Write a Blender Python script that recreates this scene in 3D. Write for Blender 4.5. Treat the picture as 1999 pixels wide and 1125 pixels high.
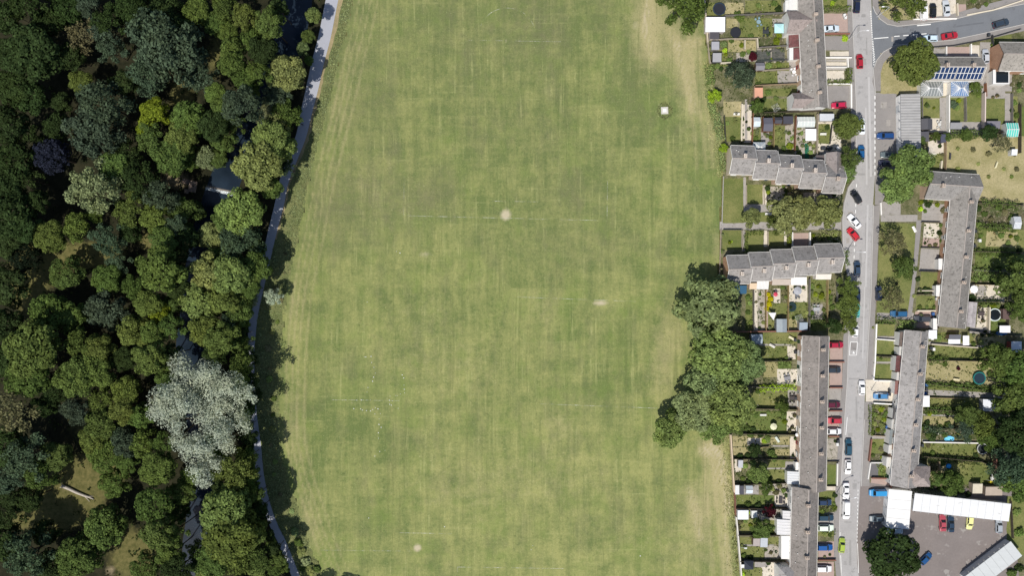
import bpy, math, random
import numpy as np
from mathutils import Vector, Matrix

for o in list(bpy.data.objects):
    bpy.data.objects.remove(o)
scene = bpy.context.scene
COL = scene.collection

# ---------------------------------------------------------------- camera, light, exposure
S = 0.14            # metres of ground per photo pixel
HC = 230.0          # height of the drone above the ground
PXC, PYC = 999.5, 562.5
cam_d = bpy.data.cameras.new('camera')
cam = bpy.data.objects.new('camera', cam_d)
COL.objects.link(cam)
cam.location = (0, 0, HC)
cam_d.sensor_width = 36.0
cam_d.lens = 36.0 * HC / (1999 * S)
cam_d.clip_end = 6000
scene.camera = cam

SUN_EL, SUN_AZ = math.radians(60), math.radians(212)   # the sun stands beyond the foot of the picture, a little to the river side
world = bpy.data.worlds.new('World')
scene.world = world
world.use_nodes = True
wt = world.node_tree
sky = wt.nodes.new('ShaderNodeTexSky')
sky.sky_type = 'NISHITA'
sky.sun_disc = False
sky.sun_elevation = SUN_EL
sky.sun_rotation = SUN_AZ
bg = wt.nodes['Background']
wt.links.new(sky.outputs[0], bg.inputs[0])
bg.inputs[1].default_value = 0.085
sun_d = bpy.data.lights.new('sun', 'SUN')
sun_d.energy = 4.0
sun_d.angle = math.radians(0.5)
sun_d.color = (1.0, 0.95, 0.87)
sun = bpy.data.objects.new('sun', sun_d)
COL.objects.link(sun)
sd = Vector((math.sin(SUN_AZ) * math.cos(SUN_EL), math.cos(SUN_AZ) * math.cos(SUN_EL), math.sin(SUN_EL)))
sun.rotation_euler = sd.to_track_quat('Z', 'Y').to_euler()
scene.view_settings.view_transform = 'Standard'
scene.view_settings.look = 'None'
scene.view_settings.exposure = 0.22
scene.view_settings.gamma = 1.0
scene.cycles.max_bounces = 6

# ---------------------------------------------------------------- helpers
rnd = random.Random(7)
nrs = np.random.RandomState(11)

def W(px, py, z=0.0):
    k = S * (HC - z) / HC
    return Vector(((px - PXC) * k, (PYC - py) * k, z))

def lin(c):
    c = c.lstrip('#')
    out = []
    for i in (0, 2, 4):
        v = int(c[i:i + 2], 16) / 255.0
        out.append(v / 12.92 if v <= 0.04045 else ((v + 0.055) / 1.055) ** 2.4)
    return tuple(out)

def rgba(c):
    if isinstance(c, str):
        c = lin(c)
    return (c[0], c[1], c[2], 1.0)

class MB:
    """collects faces for one mesh"""
    def __init__(s):
        s.v, s.f, s.m = [], [], []
    def add(s, vs, fs, mi=0):
        b = len(s.v)
        s.v += [tuple(v) for v in vs]
        s.f += [tuple(i + b for i in f) for f in fs]
        s.m += [mi] * len(fs)
    def box(s, x0, y0, z0, x1, y1, z1, mi=0, taper=1.0):
        cx, cy = (x0 + x1) / 2, (y0 + y1) / 2
        hx, hy = (x1 - x0) / 2, (y1 - y0) / 2
        vs = [(cx + a * hx, cy + b * hy, z0) for a, b in ((-1, -1), (1, -1), (1, 1), (-1, 1))]
        vs += [(cx + a * hx * taper, cy + b * hy * taper, z1) for a, b in ((-1, -1), (1, -1), (1, 1), (-1, 1))]
        s.add(vs, [(3, 2, 1, 0), (4, 5, 6, 7), (0, 1, 5, 4), (1, 2, 6, 5), (2, 3, 7, 6), (3, 0, 4, 7)], mi)
    def prism(s, pts, z0, z1, mi=0):
        n = len(pts)
        a = sum(pts[i][0] * pts[(i + 1) % n][1] - pts[(i + 1) % n][0] * pts[i][1] for i in range(n))
        if a < 0:
            pts = pts[::-1]
        vs = [(p[0], p[1], z0) for p in pts] + [(p[0], p[1], z1) for p in pts]
        fs = [tuple(range(n, 2 * n)), tuple(range(n - 1, -1, -1))]
        fs += [(i, (i + 1) % n, n + (i + 1) % n, n + i) for i in range(n)]
        s.add(vs, fs, mi)
    def extrude_u(s, prof, u0, u1, mi=0):
        """profile of (v, z), counter-clockwise seen from +u, swept along x"""
        n = len(prof)
        vs = [(u0, p[0], p[1]) for p in prof] + [(u1, p[0], p[1]) for p in prof]
        fs = [tuple(range(n - 1, -1, -1)), tuple(range(n, 2 * n))]
        fs += [(i, (i + 1) % n, n + (i + 1) % n, n + i) for i in range(n)]
        s.add(vs, fs, mi)
    def tube(s, pts, rads, seg=8, mi=0):
        rings = []
        for k, p in enumerate(pts):
            p = Vector(p)
            d = (Vector(pts[min(k + 1, len(pts) - 1)]) - Vector(pts[max(k - 1, 0)])).normalized()
            a = d.cross(Vector((0.3, 1, 0.1))).normalized()
            b = d.cross(a)
            rings.append([p + (a * math.cos(t * 2 * math.pi / seg) + b * math.sin(t * 2 * math.pi / seg)) * rads[k] for t in range(seg)])
        vs = [v for r in rings for v in r]
        fs = []
        for k in range(len(rings) - 1):
            for t in range(seg):
                fs.append((k * seg + t, k * seg + (t + 1) % seg, (k + 1) * seg + (t + 1) % seg, (k + 1) * seg + t))
        fs.append(tuple(range(seg - 1, -1, -1)))
        fs.append(tuple((len(rings) - 1) * seg + t for t in range(seg)))
        s.add(vs, fs, mi)
    def disc(s, cx, cy, r, z0, z1, seg=20, mi=0, r2=None):
        r2 = r if r2 is None else r2
        vs = [(cx + r * math.cos(2 * math.pi * t / seg), cy + r * math.sin(2 * math.pi * t / seg), z0) for t in range(seg)]
        vs += [(cx + r2 * math.cos(2 * math.pi * t / seg), cy + r2 * math.sin(2 * math.pi * t / seg), z1) for t in range(seg)]
        fs = [tuple(range(seg, 2 * seg)), tuple(range(seg - 1, -1, -1))]
        fs += [(t, (t + 1) % seg, seg + (t + 1) % seg, seg + t) for t in range(seg)]
        s.add(vs, fs, mi)
    def mesh(s, name, mats):
        me = bpy.data.meshes.new(name)
        me.from_pydata(s.v, [], s.f)
        for m in (mats if isinstance(mats, (list, tuple)) else [mats]):
            me.materials.append(m)
        me.polygons.foreach_set('material_index', s.m)
        me.update()
        return me

def link(name, me, parent=None, loc=None, rot=None, col=None, scale=None):
    o = bpy.data.objects.new(name, me)
    COL.objects.link(o)
    if parent is not None:
        o.parent = parent
    if loc is not None:
        o.location = loc
    if rot is not None:
        o.rotation_euler = (0, 0, rot) if not isinstance(rot, (tuple, list)) else rot
    if scale is not None:
        o.scale = scale if isinstance(scale, (tuple, list)) else (scale,) * 3
    if col is not None:
        o.color = rgba(col)
    return o

def empty(name, loc, rot=0.0):
    o = link(name, None, None, loc, rot)
    o.empty_display_size = 0.5
    return o

LABELS = {}
def lkey(t):
    return ' '.join(w for w in t.lower().replace(',', ' ').split() if not w.isdigit())

def tag(o, label, cat, group=None):
    o['label'] = label
    o['category'] = cat
    if group:
        o['group'] = group
    LABELS.setdefault(lkey(label), []).append(o.name)

def taken(label):
    return lkey(label) in LABELS

def struct(o, kind='structure'):
    o['kind'] = kind
    return o

# ---------------------------------------------------------------- materials
MATS = {}
def new_mat(name):
    m = bpy.data.materials.new(name)
    m.use_nodes = True
    nt = m.node_tree
    return m, nt, nt.nodes['Principled BSDF']

class N:
    """tiny node-graph writer"""
    def __init__(s, nt):
        s.nt = nt
    def node(s, t, **kw):
        n = s.nt.nodes.new(t)
        for k, v in kw.items():
            setattr(n, k, v)
        return n
    def l(s, a, b):
        s.nt.links.new(a, b)
    def pos(s, scale=(1, 1, 1), obj=False):
        if obj:
            g = s.node('ShaderNodeTexCoord').outputs['Object']
        else:
            g = s.node('ShaderNodeNewGeometry').outputs['Position']
        mp = s.node('ShaderNodeMapping')
        mp.inputs['Scale'].default_value = scale
        s.l(g, mp.inputs['Vector'])
        return mp.outputs[0]
    def noise(s, vec, scale, detail=3.0, rough=0.6):
        n = s.node('ShaderNodeTexNoise')
        n.inputs['Scale'].default_value = scale
        n.inputs['Detail'].default_value = detail
        n.inputs['Roughness'].default_value = rough
        s.l(vec, n.inputs['Vector'])
        return n.outputs['Fac']
    def ramp(s, fac, a, b):
        r = s.node('ShaderNodeMapRange')
        r.inputs['From Min'].default_value = a
        r.inputs['From Max'].default_value = b
        s.l(fac, r.inputs['Value'])
        return r.outputs['Result']
    def mth(s, op, a, b=None, clamp=False):
        n = s.node('ShaderNodeMath', operation=op)
        n.use_clamp = clamp
        for i, x in enumerate((a, b)):
            if x is None:
                continue
            if isinstance(x, (int, float)):
                n.inputs[i].default_value = x
            else:
                s.l(x, n.inputs[i])
        return n.outputs[0]
    def mix(s, fac, a, b, mode='MIX'):
        n = s.node('ShaderNodeMix', data_type='RGBA', blend_type=mode)
        for i, x in ((0, fac), (6, a), (7, b)):
            if isinstance(x, (int, float)):
                n.inputs[i].default_value = x
            elif isinstance(x, (tuple, list)):
                n.inputs[i].default_value = tuple(x)[:3] + (1.0,)
            else:
                s.l(x, n.inputs[i])
        return n.outputs[2]
    def scale(s, col, val):
        n = s.node('ShaderNodeVectorMath', operation='SCALE')
        s.l(col, n.inputs[0])
        if isinstance(val, (int, float)):
            n.inputs[3].default_value = val
        else:
            s.l(val, n.inputs[3])
        return n.outputs[0]
    def objcol(s):
        return s.node('ShaderNodeObjectInfo').outputs['Color']

def surf(name, c=None, amp=0.25, sc=1.2, fine=6.0, rough=0.85, spots=None, spot_sc=2.5, spot_thr=0.62, bump=0.0, metallic=0.0, coat=0.0, stretch=(1, 1, 1), c2=None, spec=0.35):
    """weathered surface: base colour (or the object's own colour) with mottling at two sizes and optional stains"""
    if name in MATS:
        return MATS[name]
    m, nt, b = new_mat(name)
    g = N(nt)
    v = g.pos(stretch)
    n1 = g.noise(v, sc, 4)
    n2 = g.noise(v, fine, 2)
    k = g.mth('ADD', g.mth('MULTIPLY', g.mth('SUBTRACT', n1, 0.5), amp * 2.2), g.mth('MULTIPLY', g.mth('SUBTRACT', n2, 0.5), amp * 1.6))
    k = g.mth('ADD', k, 1.0)
    if c is None:
        base = g.objcol()
    else:
        rgb = g.node('ShaderNodeRGB')
        rgb.outputs[0].default_value = rgba(c)
        base = rgb.outputs[0]
    if c2 is not None:
        base = g.mix(g.ramp(g.noise(v, sc * 0.35, 3), 0.38, 0.62), base, rgba(c2))
    col = g.scale(base, k)
    if spots is not None:
        sp = g.ramp(g.noise(v, spot_sc, 3, 0.7), spot_thr, spot_thr + 0.08)
        col = g.mix(g.mth('MULTIPLY', sp, 0.8), col, rgba(spots))
    g.l(col, b.inputs['Base Color'])
    b.inputs['Roughness'].default_value = rough
    b.inputs['Metallic'].default_value = metallic
    b.inputs['Specular IOR Level'].default_value = spec
    if coat:
        b.inputs['Coat Weight'].default_value = coat
    if bump:
        bp = g.node('ShaderNodeBump')
        bp.inputs['Strength'].default_value = bump
        bp.inputs['Distance'].default_value = 0.05
        g.l(n2, bp.inputs['Height'])
        g.l(bp.outputs[0], b.inputs['Normal'])
    MATS[name] = m
    return m

def leaf_mat(name, transl=0.36, var=1.05, base=0.62):
    m, nt, b = new_mat(name)
    nt.nodes.remove(b)
    g = N(nt)
    out = nt.nodes['Material Output']
    isl = g.node('ShaderNodeNewGeometry').outputs['Random Per Island']
    v = g.pos((1, 1, 1))
    k = g.mth('ADD', g.mth('MULTIPLY', g.mth('POWER', isl, 1.6), var), base)
    k = g.mth('MULTIPLY', k, g.mth('ADD', g.mth('MULTIPLY', g.noise(v, 0.45, 3), 0.9), 0.55))
    col = g.scale(g.objcol(), k)
    warm = g.ramp(g.noise(v, 0.22, 2), 0.45, 0.7)
    col = g.mix(g.mth('MULTIPLY', warm, 0.35), col, g.mix(1.0, col, (1.2, 1.08, 0.8, 1), 'MULTIPLY'))
    d = g.node('ShaderNodeBsdfDiffuse')
    t = g.node('ShaderNodeBsdfTranslucent')
    g.l(col, d.inputs[0])
    g.l(col, t.inputs[0])
    mx = g.node('ShaderNodeMixShader')
    mx.inputs[0].default_value = transl
    g.l(d.outputs[0], mx.inputs[1])
    g.l(t.outputs[0], mx.inputs[2])
    g.l(mx.outputs[0], out.inputs[0])
    return m

LEAF = leaf_mat('leaf')
SOFT_LEAF = leaf_mat('silver_leaf', .4, .35, .86)
BARK = surf('bark', (0.07, 0.05, 0.035), 0.4, 3, 14, 0.95)
OBJ = surf('weathered_finish', None, 0.14, 0.9, 7, 0.7)                      # object's own colour
CLOTH = surf('fabric', None, 0.08, 2, 12, 0.9)
RENDER = surf('rendered_wall', None, 0.12, 0.5, 5, 0.9)
PAINT = surf('car_paint', None, 0.03, 0.7, 3, 0.32, coat=0.5, spec=0.5)
GLASS = surf('dark_glass', (0.012, 0.016, 0.02), 0.05, 1, 4, 0.06, spec=0.6)
TYRE = surf('tyre_rubber', (0.015, 0.015, 0.016), 0.1, 3, 9, 0.8)
STEEL = surf('steel', (0.35, 0.36, 0.37), 0.1, 3, 12, 0.4, metallic=0.8)
WHITE = surf('white_paint', (0.75, 0.75, 0.73), 0.06, 1, 8, 0.5)
WOOD = surf('fence_wood', None, 0.3, 1.2, 9, 0.9, stretch=(1, 1, 0.3))
SOLAR = surf('solar_cell', (0.012, 0.03, 0.09), 0.2, 1.5, 8, 0.12, spec=0.7)
CONS = surf('polycarbonate', None, 0.08, 1, 6, 0.18, spec=0.6)
LENS = surf('lamp_lens', (0.6, 0.6, 0.58), 0.05, 5, 12, 0.15)
RED_LENS = surf('red_lens', (0.35, 0.01, 0.01), 0.05, 5, 12, 0.15)

def roof_mat(name):
    m, nt, b = new_mat(name)
    g = N(nt)
    v = g.pos()
    n1 = g.noise(v, 0.45, 4, 0.65)
    n2 = g.noise(v, 1.5, 4, 0.8)
    n3 = g.noise(v, 5.5, 2, 0.5)
    k = g.mth('ADD', g.mth('MULTIPLY', n1, 0.8), g.mth('MULTIPLY', n2, 1.0))
    k = g.mth('ADD', k, g.mth('MULTIPLY', n3, 0.5))
    # courses of tiles follow the height on a slope
    z = g.node('ShaderNodeSeparateXYZ')
    g.l(v, z.inputs[0])
    course = g.mth('FRACT', g.mth('MULTIPLY', z.outputs[2], 5.2))
    k = g.mth('MULTIPLY', k, g.mth('ADD', 0.86, g.mth('MULTIPLY', course, 0.28)))
    col = g.scale(g.objcol(), k)
    moss = g.ramp(g.noise(v, 1.25, 5, 0.82), 0.53, 0.64)
    col = g.mix(g.mth('MULTIPLY', moss, 0.66), col, (0.035, 0.034, 0.026, 1))
    lich = g.ramp(g.noise(v, 1.9, 4, 0.75), 0.60, 0.70)
    col = g.mix(g.mth('MULTIPLY', lich, 0.5), col, (0.36, 0.35, 0.31, 1))
    g.l(col, b.inputs['Base Color'])
    b.inputs['Roughness'].default_value = 0.9
    bp = g.node('ShaderNodeBump')
    bp.inputs['Strength'].default_value = 0.5
    bp.inputs['Distance'].default_value = 0.04
    g.l(course, bp.inputs['Height'])
    g.l(bp.outputs[0], b.inputs['Normal'])
    return m
TILE = roof_mat('roof_tile')

def brick_mat(name):
    m, nt, b = new_mat(name)
    g = N(nt)
    v = g.pos()
    bt = g.node('ShaderNodeTexBrick')
    bt.inputs['Scale'].default_value = 4.4
    bt.inputs['Mortar Size'].default_value = 0.018
    bt.inputs['Color1'].default_value = (1.0, 1.0, 1.0, 1)
    bt.inputs['Color2'].default_value = (0.72, 0.66, 0.62, 1)
    bt.inputs['Mortar'].default_value = (1.2, 1.25, 1.3, 1)
    sw = g.node('ShaderNodeSeparateXYZ')
    g.l(v, sw.inputs[0])
    cb = g.node('ShaderNodeCombineXYZ')
    g.l(g.mth('ADD', sw.outputs[0], sw.outputs[1]), cb.inputs[0])
    g.l(sw.outputs[2], cb.inputs[1])
    g.l(cb.outputs[0], bt.inputs['Vector'])
    col = g.mix(1.0, g.objcol(), bt.outputs['Color'], 'MULTIPLY')
    col = g.scale(col, g.mth('ADD', 0.7, g.mth('MULTIPLY', g.noise(v, 0.8, 3), 0.6)))
    g.l(col, b.inputs['Base Color'])
    b.inputs['Roughness'].default_value = 0.9
    return m
BRICK = brick_mat('brick')

# ground covers -------------------------------------------------------------
def grass_mat(name, green, yellow, dark, attr=False, streak=True, big=0.035):
    m, nt, b = new_mat(name)
    g = N(nt)
    v = g.pos()
    big1 = g.noise(v, big, 4, 0.6)
    mid = g.noise(v, 0.35, 4, 0.65)
    fine = g.noise(v, 2.8, 3, 0.7)
    f = g.mth('ADD', g.mth('MULTIPLY', g.mth('SUBTRACT', big1, 0.5), 1.7), g.mth('MULTIPLY', g.mth('SUBTRACT', mid, 0.5), 1.15))
    f = g.mth('ADD', f, g.mth('MULTIPLY', g.mth('SUBTRACT', fine, 0.5), 1.35))
    if streak:
        sv = g.noise(g.pos((1.0, 0.05, 1)), 1.5, 3, 0.7)      # mower passes, down the pitch
        sh = g.noise(g.pos((0.05, 1.0, 1)), 1.1, 3, 0.7)      # and across it
        bv = g.noise(g.pos((1.0, 0.03, 1)), 0.22, 2, 0.5)
        bh = g.noise(g.pos((0.03, 1.0, 1)), 0.16, 2, 0.5)
        for x, a in ((sv, 1.0), (sh, 0.6), (bv, 0.85), (bh, 0.6)):
            f = g.mth('ADD', f, g.mth('MULTIPLY', g.mth('SUBTRACT', x, 0.5), a))
    f = g.mth('ADD', f, 0.33)
    if attr:
        at = g.node('ShaderNodeAttribute', attribute_name='wear')
        sp = g.node('ShaderNodeSeparateColor')
        g.l(at.outputs['Color'], sp.inputs[0])
        f = g.mth('ADD', f, g.mth('SUBTRACT', sp.outputs[0], g.mth('MULTIPLY', sp.outputs[1], 1.0)))
    f2 = g.mth('MINIMUM', g.mth('MAXIMUM', f, 0.0), 1.0)
    col = g.mix(f2, rgba(green), rgba(yellow))
    tuft = g.ramp(g.noise(v, 1.3, 4, 0.75), 0.52, 0.72)
    col = g.mix(g.mth('MULTIPLY', tuft, 0.42), col, rgba(dark))
    col = g.scale(col, g.mth('ADD', 0.62, g.mth('MULTIPLY', g.noise(v, 4.0, 3), 0.76)))
    if attr:
        nb = g.mth('ADD', sp.outputs[2], g.mth('MULTIPLY', g.mth('SUBTRACT', g.noise(v, 1.6, 4, 0.7), 0.5), 0.5))
        bare = g.ramp(nb, 0.3, 0.85)
        col = g.mix(g.mth('MULTIPLY', bare, 0.9, True), col, (0.42, 0.36, 0.25, 1))
    g.l(col, b.inputs['Base Color'])
    b.inputs['Roughness'].default_value = 0.95
    b.inputs['Specular IOR Level'].default_value = 0.15
    MATS[name] = m
    return m
def field_mat():
    """mown pitch grass: patches of green, yellow-green and dull olive, fine mower streaks, straw where worn"""
    m, nt, b = new_mat('field_grass')
    g = N(nt)
    v = g.pos()
    at = g.node('ShaderNodeAttribute', attribute_name='wear')
    sp = g.node('ShaderNodeSeparateColor')
    g.l(at.outputs['Color'], sp.inputs[0])
    c0 = lambda x, k: g.mth('MULTIPLY', g.mth('SUBTRACT', x, 0.5), k)
    patch = g.noise(v, 0.055, 5, 0.62)
    mid = g.noise(v, 0.22, 5, 0.68)
    fine = g.noise(v, 1.15, 4, 0.72)
    pv = g.noise(g.pos((1.0, 0.16, 1)), 0.30, 4, 0.65)
    ph = g.noise(g.pos((0.18, 1.0, 1)), 0.24, 3, 0.6)
    f = g.mth('ADD', c0(patch, 1.1), c0(mid, 1.2))
    for x in (c0(pv, 1.7), c0(ph, 1.0), c0(fine, 1.3)):
        f = g.mth('ADD', f, x)
    f = g.mth('ADD', f, 0.40)
    f = g.mth('SUBTRACT', f, g.mth('MULTIPLY', sp.outputs[1], 0.8))
    f = g.mth('MINIMUM', g.mth('MAXIMUM', f, 0.0), 1.0)
    col = g.mix(f, (0.122, 0.158, 0.052, 1), (0.270, 0.276, 0.103, 1))
    # lusher green where well watered
    col = g.mix(g.mth('MULTIPLY', g.ramp(g.noise(v, 0.09, 4, 0.65), 0.5, 0.68), 0.55), col, (0.150, 0.205, 0.052, 1))
    # dull olive thatch
    dull = g.ramp(g.mth('ADD', g.noise(g.pos((1, .45, 1)), 0.13, 5, 0.7), c0(patch, -.5)), 0.50, 0.72)
    dull = g.mth('ADD', g.mth('MULTIPLY', dull, 0.42), g.mth('MULTIPLY', at.outputs['Alpha'], g.ramp(g.noise(v, 0.3, 5, 0.7), 0.25, 0.75)))
    col = g.mix(g.mth('MINIMUM', dull, 0.9), col, (0.150, 0.148, 0.078, 1))
    # straw where dry
    dry = g.mth('ADD', sp.outputs[0], g.mth('MULTIPLY', c0(g.noise(v, 0.4, 5, 0.7), 1.2), 0.8))
    col = g.mix(g.mth('MULTIPLY', g.ramp(dry, 0.12, 0.95), 0.85), col, (0.36, 0.315, 0.165, 1))
    # thin pale streaks left by the mower, mostly lengthwise
    s1 = g.ramp(g.noise(g.pos((1.0, 0.03, 1)), 0.95, 4, 0.8), 0.54, 0.68)
    s2 = g.ramp(g.noise(g.pos((0.03, 1.0, 1)), 0.9, 4, 0.8), 0.57, 0.71)
    breakup = g.ramp(g.noise(v, 0.16, 4, 0.7), 0.40, 0.62)
    col = g.mix(g.mth('MULTIPLY', g.mth('MULTIPLY', s1, breakup), 0.60), col, (0.36, 0.36, 0.155, 1))
    col = g.mix(g.mth('MULTIPLY', g.mth('MULTIPLY', s2, breakup), 0.45), col, (0.36, 0.36, 0.155, 1))
    s3 = g.ramp(g.noise(g.pos((1.0, 0.04, 1)), 0.7, 3, 0.75), 0.54, 0.68)
    col = g.mix(g.mth('MULTIPLY', s3, 0.42), col, (0.115, 0.140, 0.048, 1))
    # dark specks of weeds and clover
    w1 = g.ramp(g.noise(v, 0.95, 5, 0.78), 0.55, 0.70)
    col = g.mix(g.mth('MULTIPLY', w1, 0.60), col, (0.082, 0.102, 0.036, 1))
    w2 = g.ramp(g.noise(v, 1.6, 4, 0.75), 0.60, 0.72)
    col = g.mix(g.mth('MULTIPLY', w2, 0.35), col, (0.40, 0.40, 0.20, 1))
    col = g.scale(col, g.mth('ADD', 0.68, g.mth('MULTIPLY', g.noise(v, 3.2, 3, 0.7), 0.64)))
    nb = g.mth('ADD', sp.outputs[2], c0(g.noise(v, 1.3, 5, 0.75), 0.8))
    bare = g.ramp(nb, 0.25, 0.95)
    col = g.mix(g.mth('MULTIPLY', bare, 0.9, True), col, (0.46, 0.40, 0.28, 1))
    g.l(col, b.inputs['Base Color'])
    b.inputs['Roughness'].default_value = 0.95
    b.inputs['Specular IOR Level'].default_value = 0.12
    return m
FIELD = field_mat()
LAWN = grass_mat('lawn_grass', (0.105, 0.13, 0.038), (0.23, 0.22, 0.085), (0.06, 0.078, 0.024), streak=False, big=0.12)
LUSH = grass_mat('lush_lawn_grass', (0.085, 0.125, 0.032), (0.17, 0.18, 0.06), (0.05, 0.08, 0.02), streak=False, big=0.12)
DRY = grass_mat('dry_lawn_grass', (0.24, 0.22, 0.10), (0.42, 0.36, 0.21), (0.15, 0.145, 0.07), streak=False, big=0.15)
GARDEN = grass_mat('garden_ground', (0.07, 0.08, 0.03), (0.26, 0.23, 0.15), (0.035, 0.04, 0.02), streak=False, big=0.3)

def wood_floor():
    m, nt, b = new_mat('wood_floor')
    g = N(nt)
    v = g.pos()
    at = g.node('ShaderNodeAttribute', attribute_name='wear')
    sp = g.node('ShaderNodeSeparateColor')
    g.l(at.outputs['Color'], sp.inputs[0])
    soil = g.mix(g.ramp(g.noise(v, 0.5, 4, 0.7), 0.35, 0.65), (0.012, 0.014, 0.007, 1), (0.030, 0.028, 0.015, 1))
    gr = g.mix(g.ramp(g.noise(v, 0.8, 5, 0.7), 0.3, 0.7), (0.06, 0.065, 0.02, 1), (0.16, 0.14, 0.055, 1))
    fac = g.mth('ADD', sp.outputs[0], g.mth('MULTIPLY', g.mth('SUBTRACT', g.noise(v, 0.6, 4), 0.5), 0.7))
    col = g.mix(g.ramp(fac, 0.25, 0.6), soil, gr)
    earth = g.ramp(g.mth('ADD', sp.outputs[2], g.mth('MULTIPLY', g.mth('SUBTRACT', g.noise(v, 0.9, 4), 0.5), 0.6)), 0.35, 0.8)
    col = g.mix(earth, col, (0.22, 0.18, 0.11, 1))
    col = g.scale(col, g.mth('ADD', 0.6, g.mth('MULTIPLY', g.noise(v, 4.0, 3), 0.8)))
    g.l(col, b.inputs['Base Color'])
    b.inputs['Roughness'].default_value = 0.95
    b.inputs['Specular IOR Level'].default_value = 0.1
    return m
GROUND = wood_floor()
ROUGH = grass_mat('rough_verge', (0.10, 0.125, 0.045), (0.20, 0.195, 0.085), (0.055, 0.075, 0.03), streak=False, big=0.2)
STRAW = grass_mat('dry_verge', (0.24, 0.2, 0.11), (0.38, 0.3, 0.17), (0.14, 0.12, 0.06), streak=False, big=0.3)
ROAD = surf('road_asphalt', (0.345, 0.335, 0.33), 0.17, 0.3, 2.5, 0.9, spots=(0.25, 0.245, 0.24), spot_sc=0.5, spot_thr=0.6)
ROAD2 = surf('side_road_asphalt', (0.155, 0.165, 0.18), 0.16, 0.25, 3, 0.9, spots=(0.12, 0.125, 0.135), spot_sc=0.4, spot_thr=0.6)
PAVE = surf('pavement_asphalt', (0.24, 0.225, 0.215), 0.14, 0.5, 4, 0.9, spots=(0.17, 0.165, 0.16), spot_sc=0.7, spot_thr=0.6)
PATHM = surf('path_asphalt', (0.33, 0.34, 0.38), 0.08, 0.4, 4, 0.9)
PATIO = surf('grey_paving', (0.30, 0.28, 0.26), 0.22, 0.9, 4, 0.9, spots=(0.15, 0.14, 0.11), spot_sc=1.0, spot_thr=0.6)
CREAM = surf('cream_paving', (0.55, 0.50, 0.42), 0.2, 0.9, 4, 0.9, spots=(0.3, 0.26, 0.19), spot_sc=1.2, spot_thr=0.6)
PINK = surf('block_paving', (0.36, 0.27, 0.235), 0.16, 0.9, 5, 0.9, spots=(0.25, 0.19, 0.17), spot_sc=0.9, spot_thr=0.62)
TAR = surf('dark_asphalt', (0.13, 0.125, 0.13), 0.15, 0.6, 4, 0.9)
COURT = surf('court_asphalt', (0.19, 0.165, 0.155), 0.18, 0.18, 2, 0.9, spots=(0.30, 0.28, 0.26), spot_sc=0.25, spot_thr=0.6)
BORDER = surf('planted_soil', (0.10, 0.085, 0.05), 0.5, 1.0, 4, 0.95, spots=(0.32, 0.28, 0.2), spot_sc=1.6, spot_thr=0.56, c2=(0.06, 0.075, 0.025))
GRAVEL = surf('gravel', (0.33, 0.30, 0.255), 0.45, 1.0, 4, 0.95, spots=(0.09, 0.10, 0.05), spot_sc=1.3, spot_thr=0.55)
TURF = surf('artificial_turf', (0.012, 0.11, 0.06), 0.1, 1, 6, 0.9)
SHEET = surf('sheet_roof', None, 0.10, 0.5, 5, 0.6, spots=(.42, .41, .38), spot_sc=.8, spot_thr=.66, stretch=(.35, 1.6, 1))
KERB = surf('kerb_stone', (0.46, 0.45, 0.43), .12, 1.2, 6, .9)
LINE = surf('road_paint', (0.75, 0.75, 0.73), 0.12, 1.0, 6, 0.7, spots=(0.42, 0.41, 0.40), spot_sc=2.0, spot_thr=0.6)

# ---------------------------------------------------------------- ground, river, field
def sstep(a, b, x):
    t = np.clip((x - a) / (b - a), 0, 1)
    return t * t * (3 - 2 * t)

def seg_dist(X, Y, pts):
    """distance (photo px) from points to a polyline"""
    best = np.full(X.shape, 1e9)
    for (x0, y0), (x1, y1) in zip(pts[:-1], pts[1:]):
        dx, dy = x1 - x0, y1 - y0
        t = np.clip(((X - x0) * dx + (Y - y0) * dy) / (dx * dx + dy * dy), 0, 1)
        best = np.minimum(best, np.hypot(X - x0 - t * dx, Y - y0 - t * dy))
    return best

RIVER = [(640, -420), (590, -90), (578, 0), (568, 60), (550, 130), (520, 200), (488, 265), (450, 320), (425, 385), (405, 450), (390, 520), (381, 600), (371, 680), (380, 760), (395, 840), (402, 920), (394, 990), (385, 1060), (380, 1200), (420, 1600)]

def attr_mesh(name, xs, ys, hfun, wear, mat, inside=None):
    nx, ny = len(xs), len(ys)
    gx, gy = np.meshgrid(xs, ys)
    PX, PY = gx / S + PXC, PYC - gy / S
    gz = hfun(PX, PY)
    co = np.stack([gx, gy, gz], -1).reshape(-1, 3)
    ii = np.arange(nx * ny).reshape(ny, nx)
    q = np.stack([ii[:-1, :-1], ii[:-1, 1:], ii[1:, 1:], ii[1:, :-1]], -1).reshape(-1, 4)
    if inside is not None:
        ok = inside(PX, PY).reshape(-1)
        q = q[ok[q].all(1)]
        used = np.unique(q)
        remap = np.full(nx * ny, -1)
        remap[used] = np.arange(len(used))
        q = remap[q]
        co = co[used]
        PX, PY = PX.reshape(-1)[used], PY.reshape(-1)[used]
    me = bpy.data.meshes.new(name)
    me.from_pydata(co.tolist(), [], q.tolist())
    me.materials.append(mat)
    w = wear(PX.reshape(-1), PY.reshape(-1))
    ca = me.color_attributes.new('wear', 'FLOAT_COLOR', 'POINT')
    ca.data.foreach_set('color', (w if w.shape[1] == 4 else np.concatenate([w, np.ones((len(w), 1))], 1)).astype(np.float32).reshape(-1))
    return me

def blobs(PX, PY, table, ch_n=3):
    out = np.zeros((len(PX), ch_n))
    for x, y, rx, ry, ch, s in table:
        out[:, ch] += s * np.exp(-(((PX - x) / rx) ** 2 + ((PY - y) / ry) ** 2))
    return out

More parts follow.
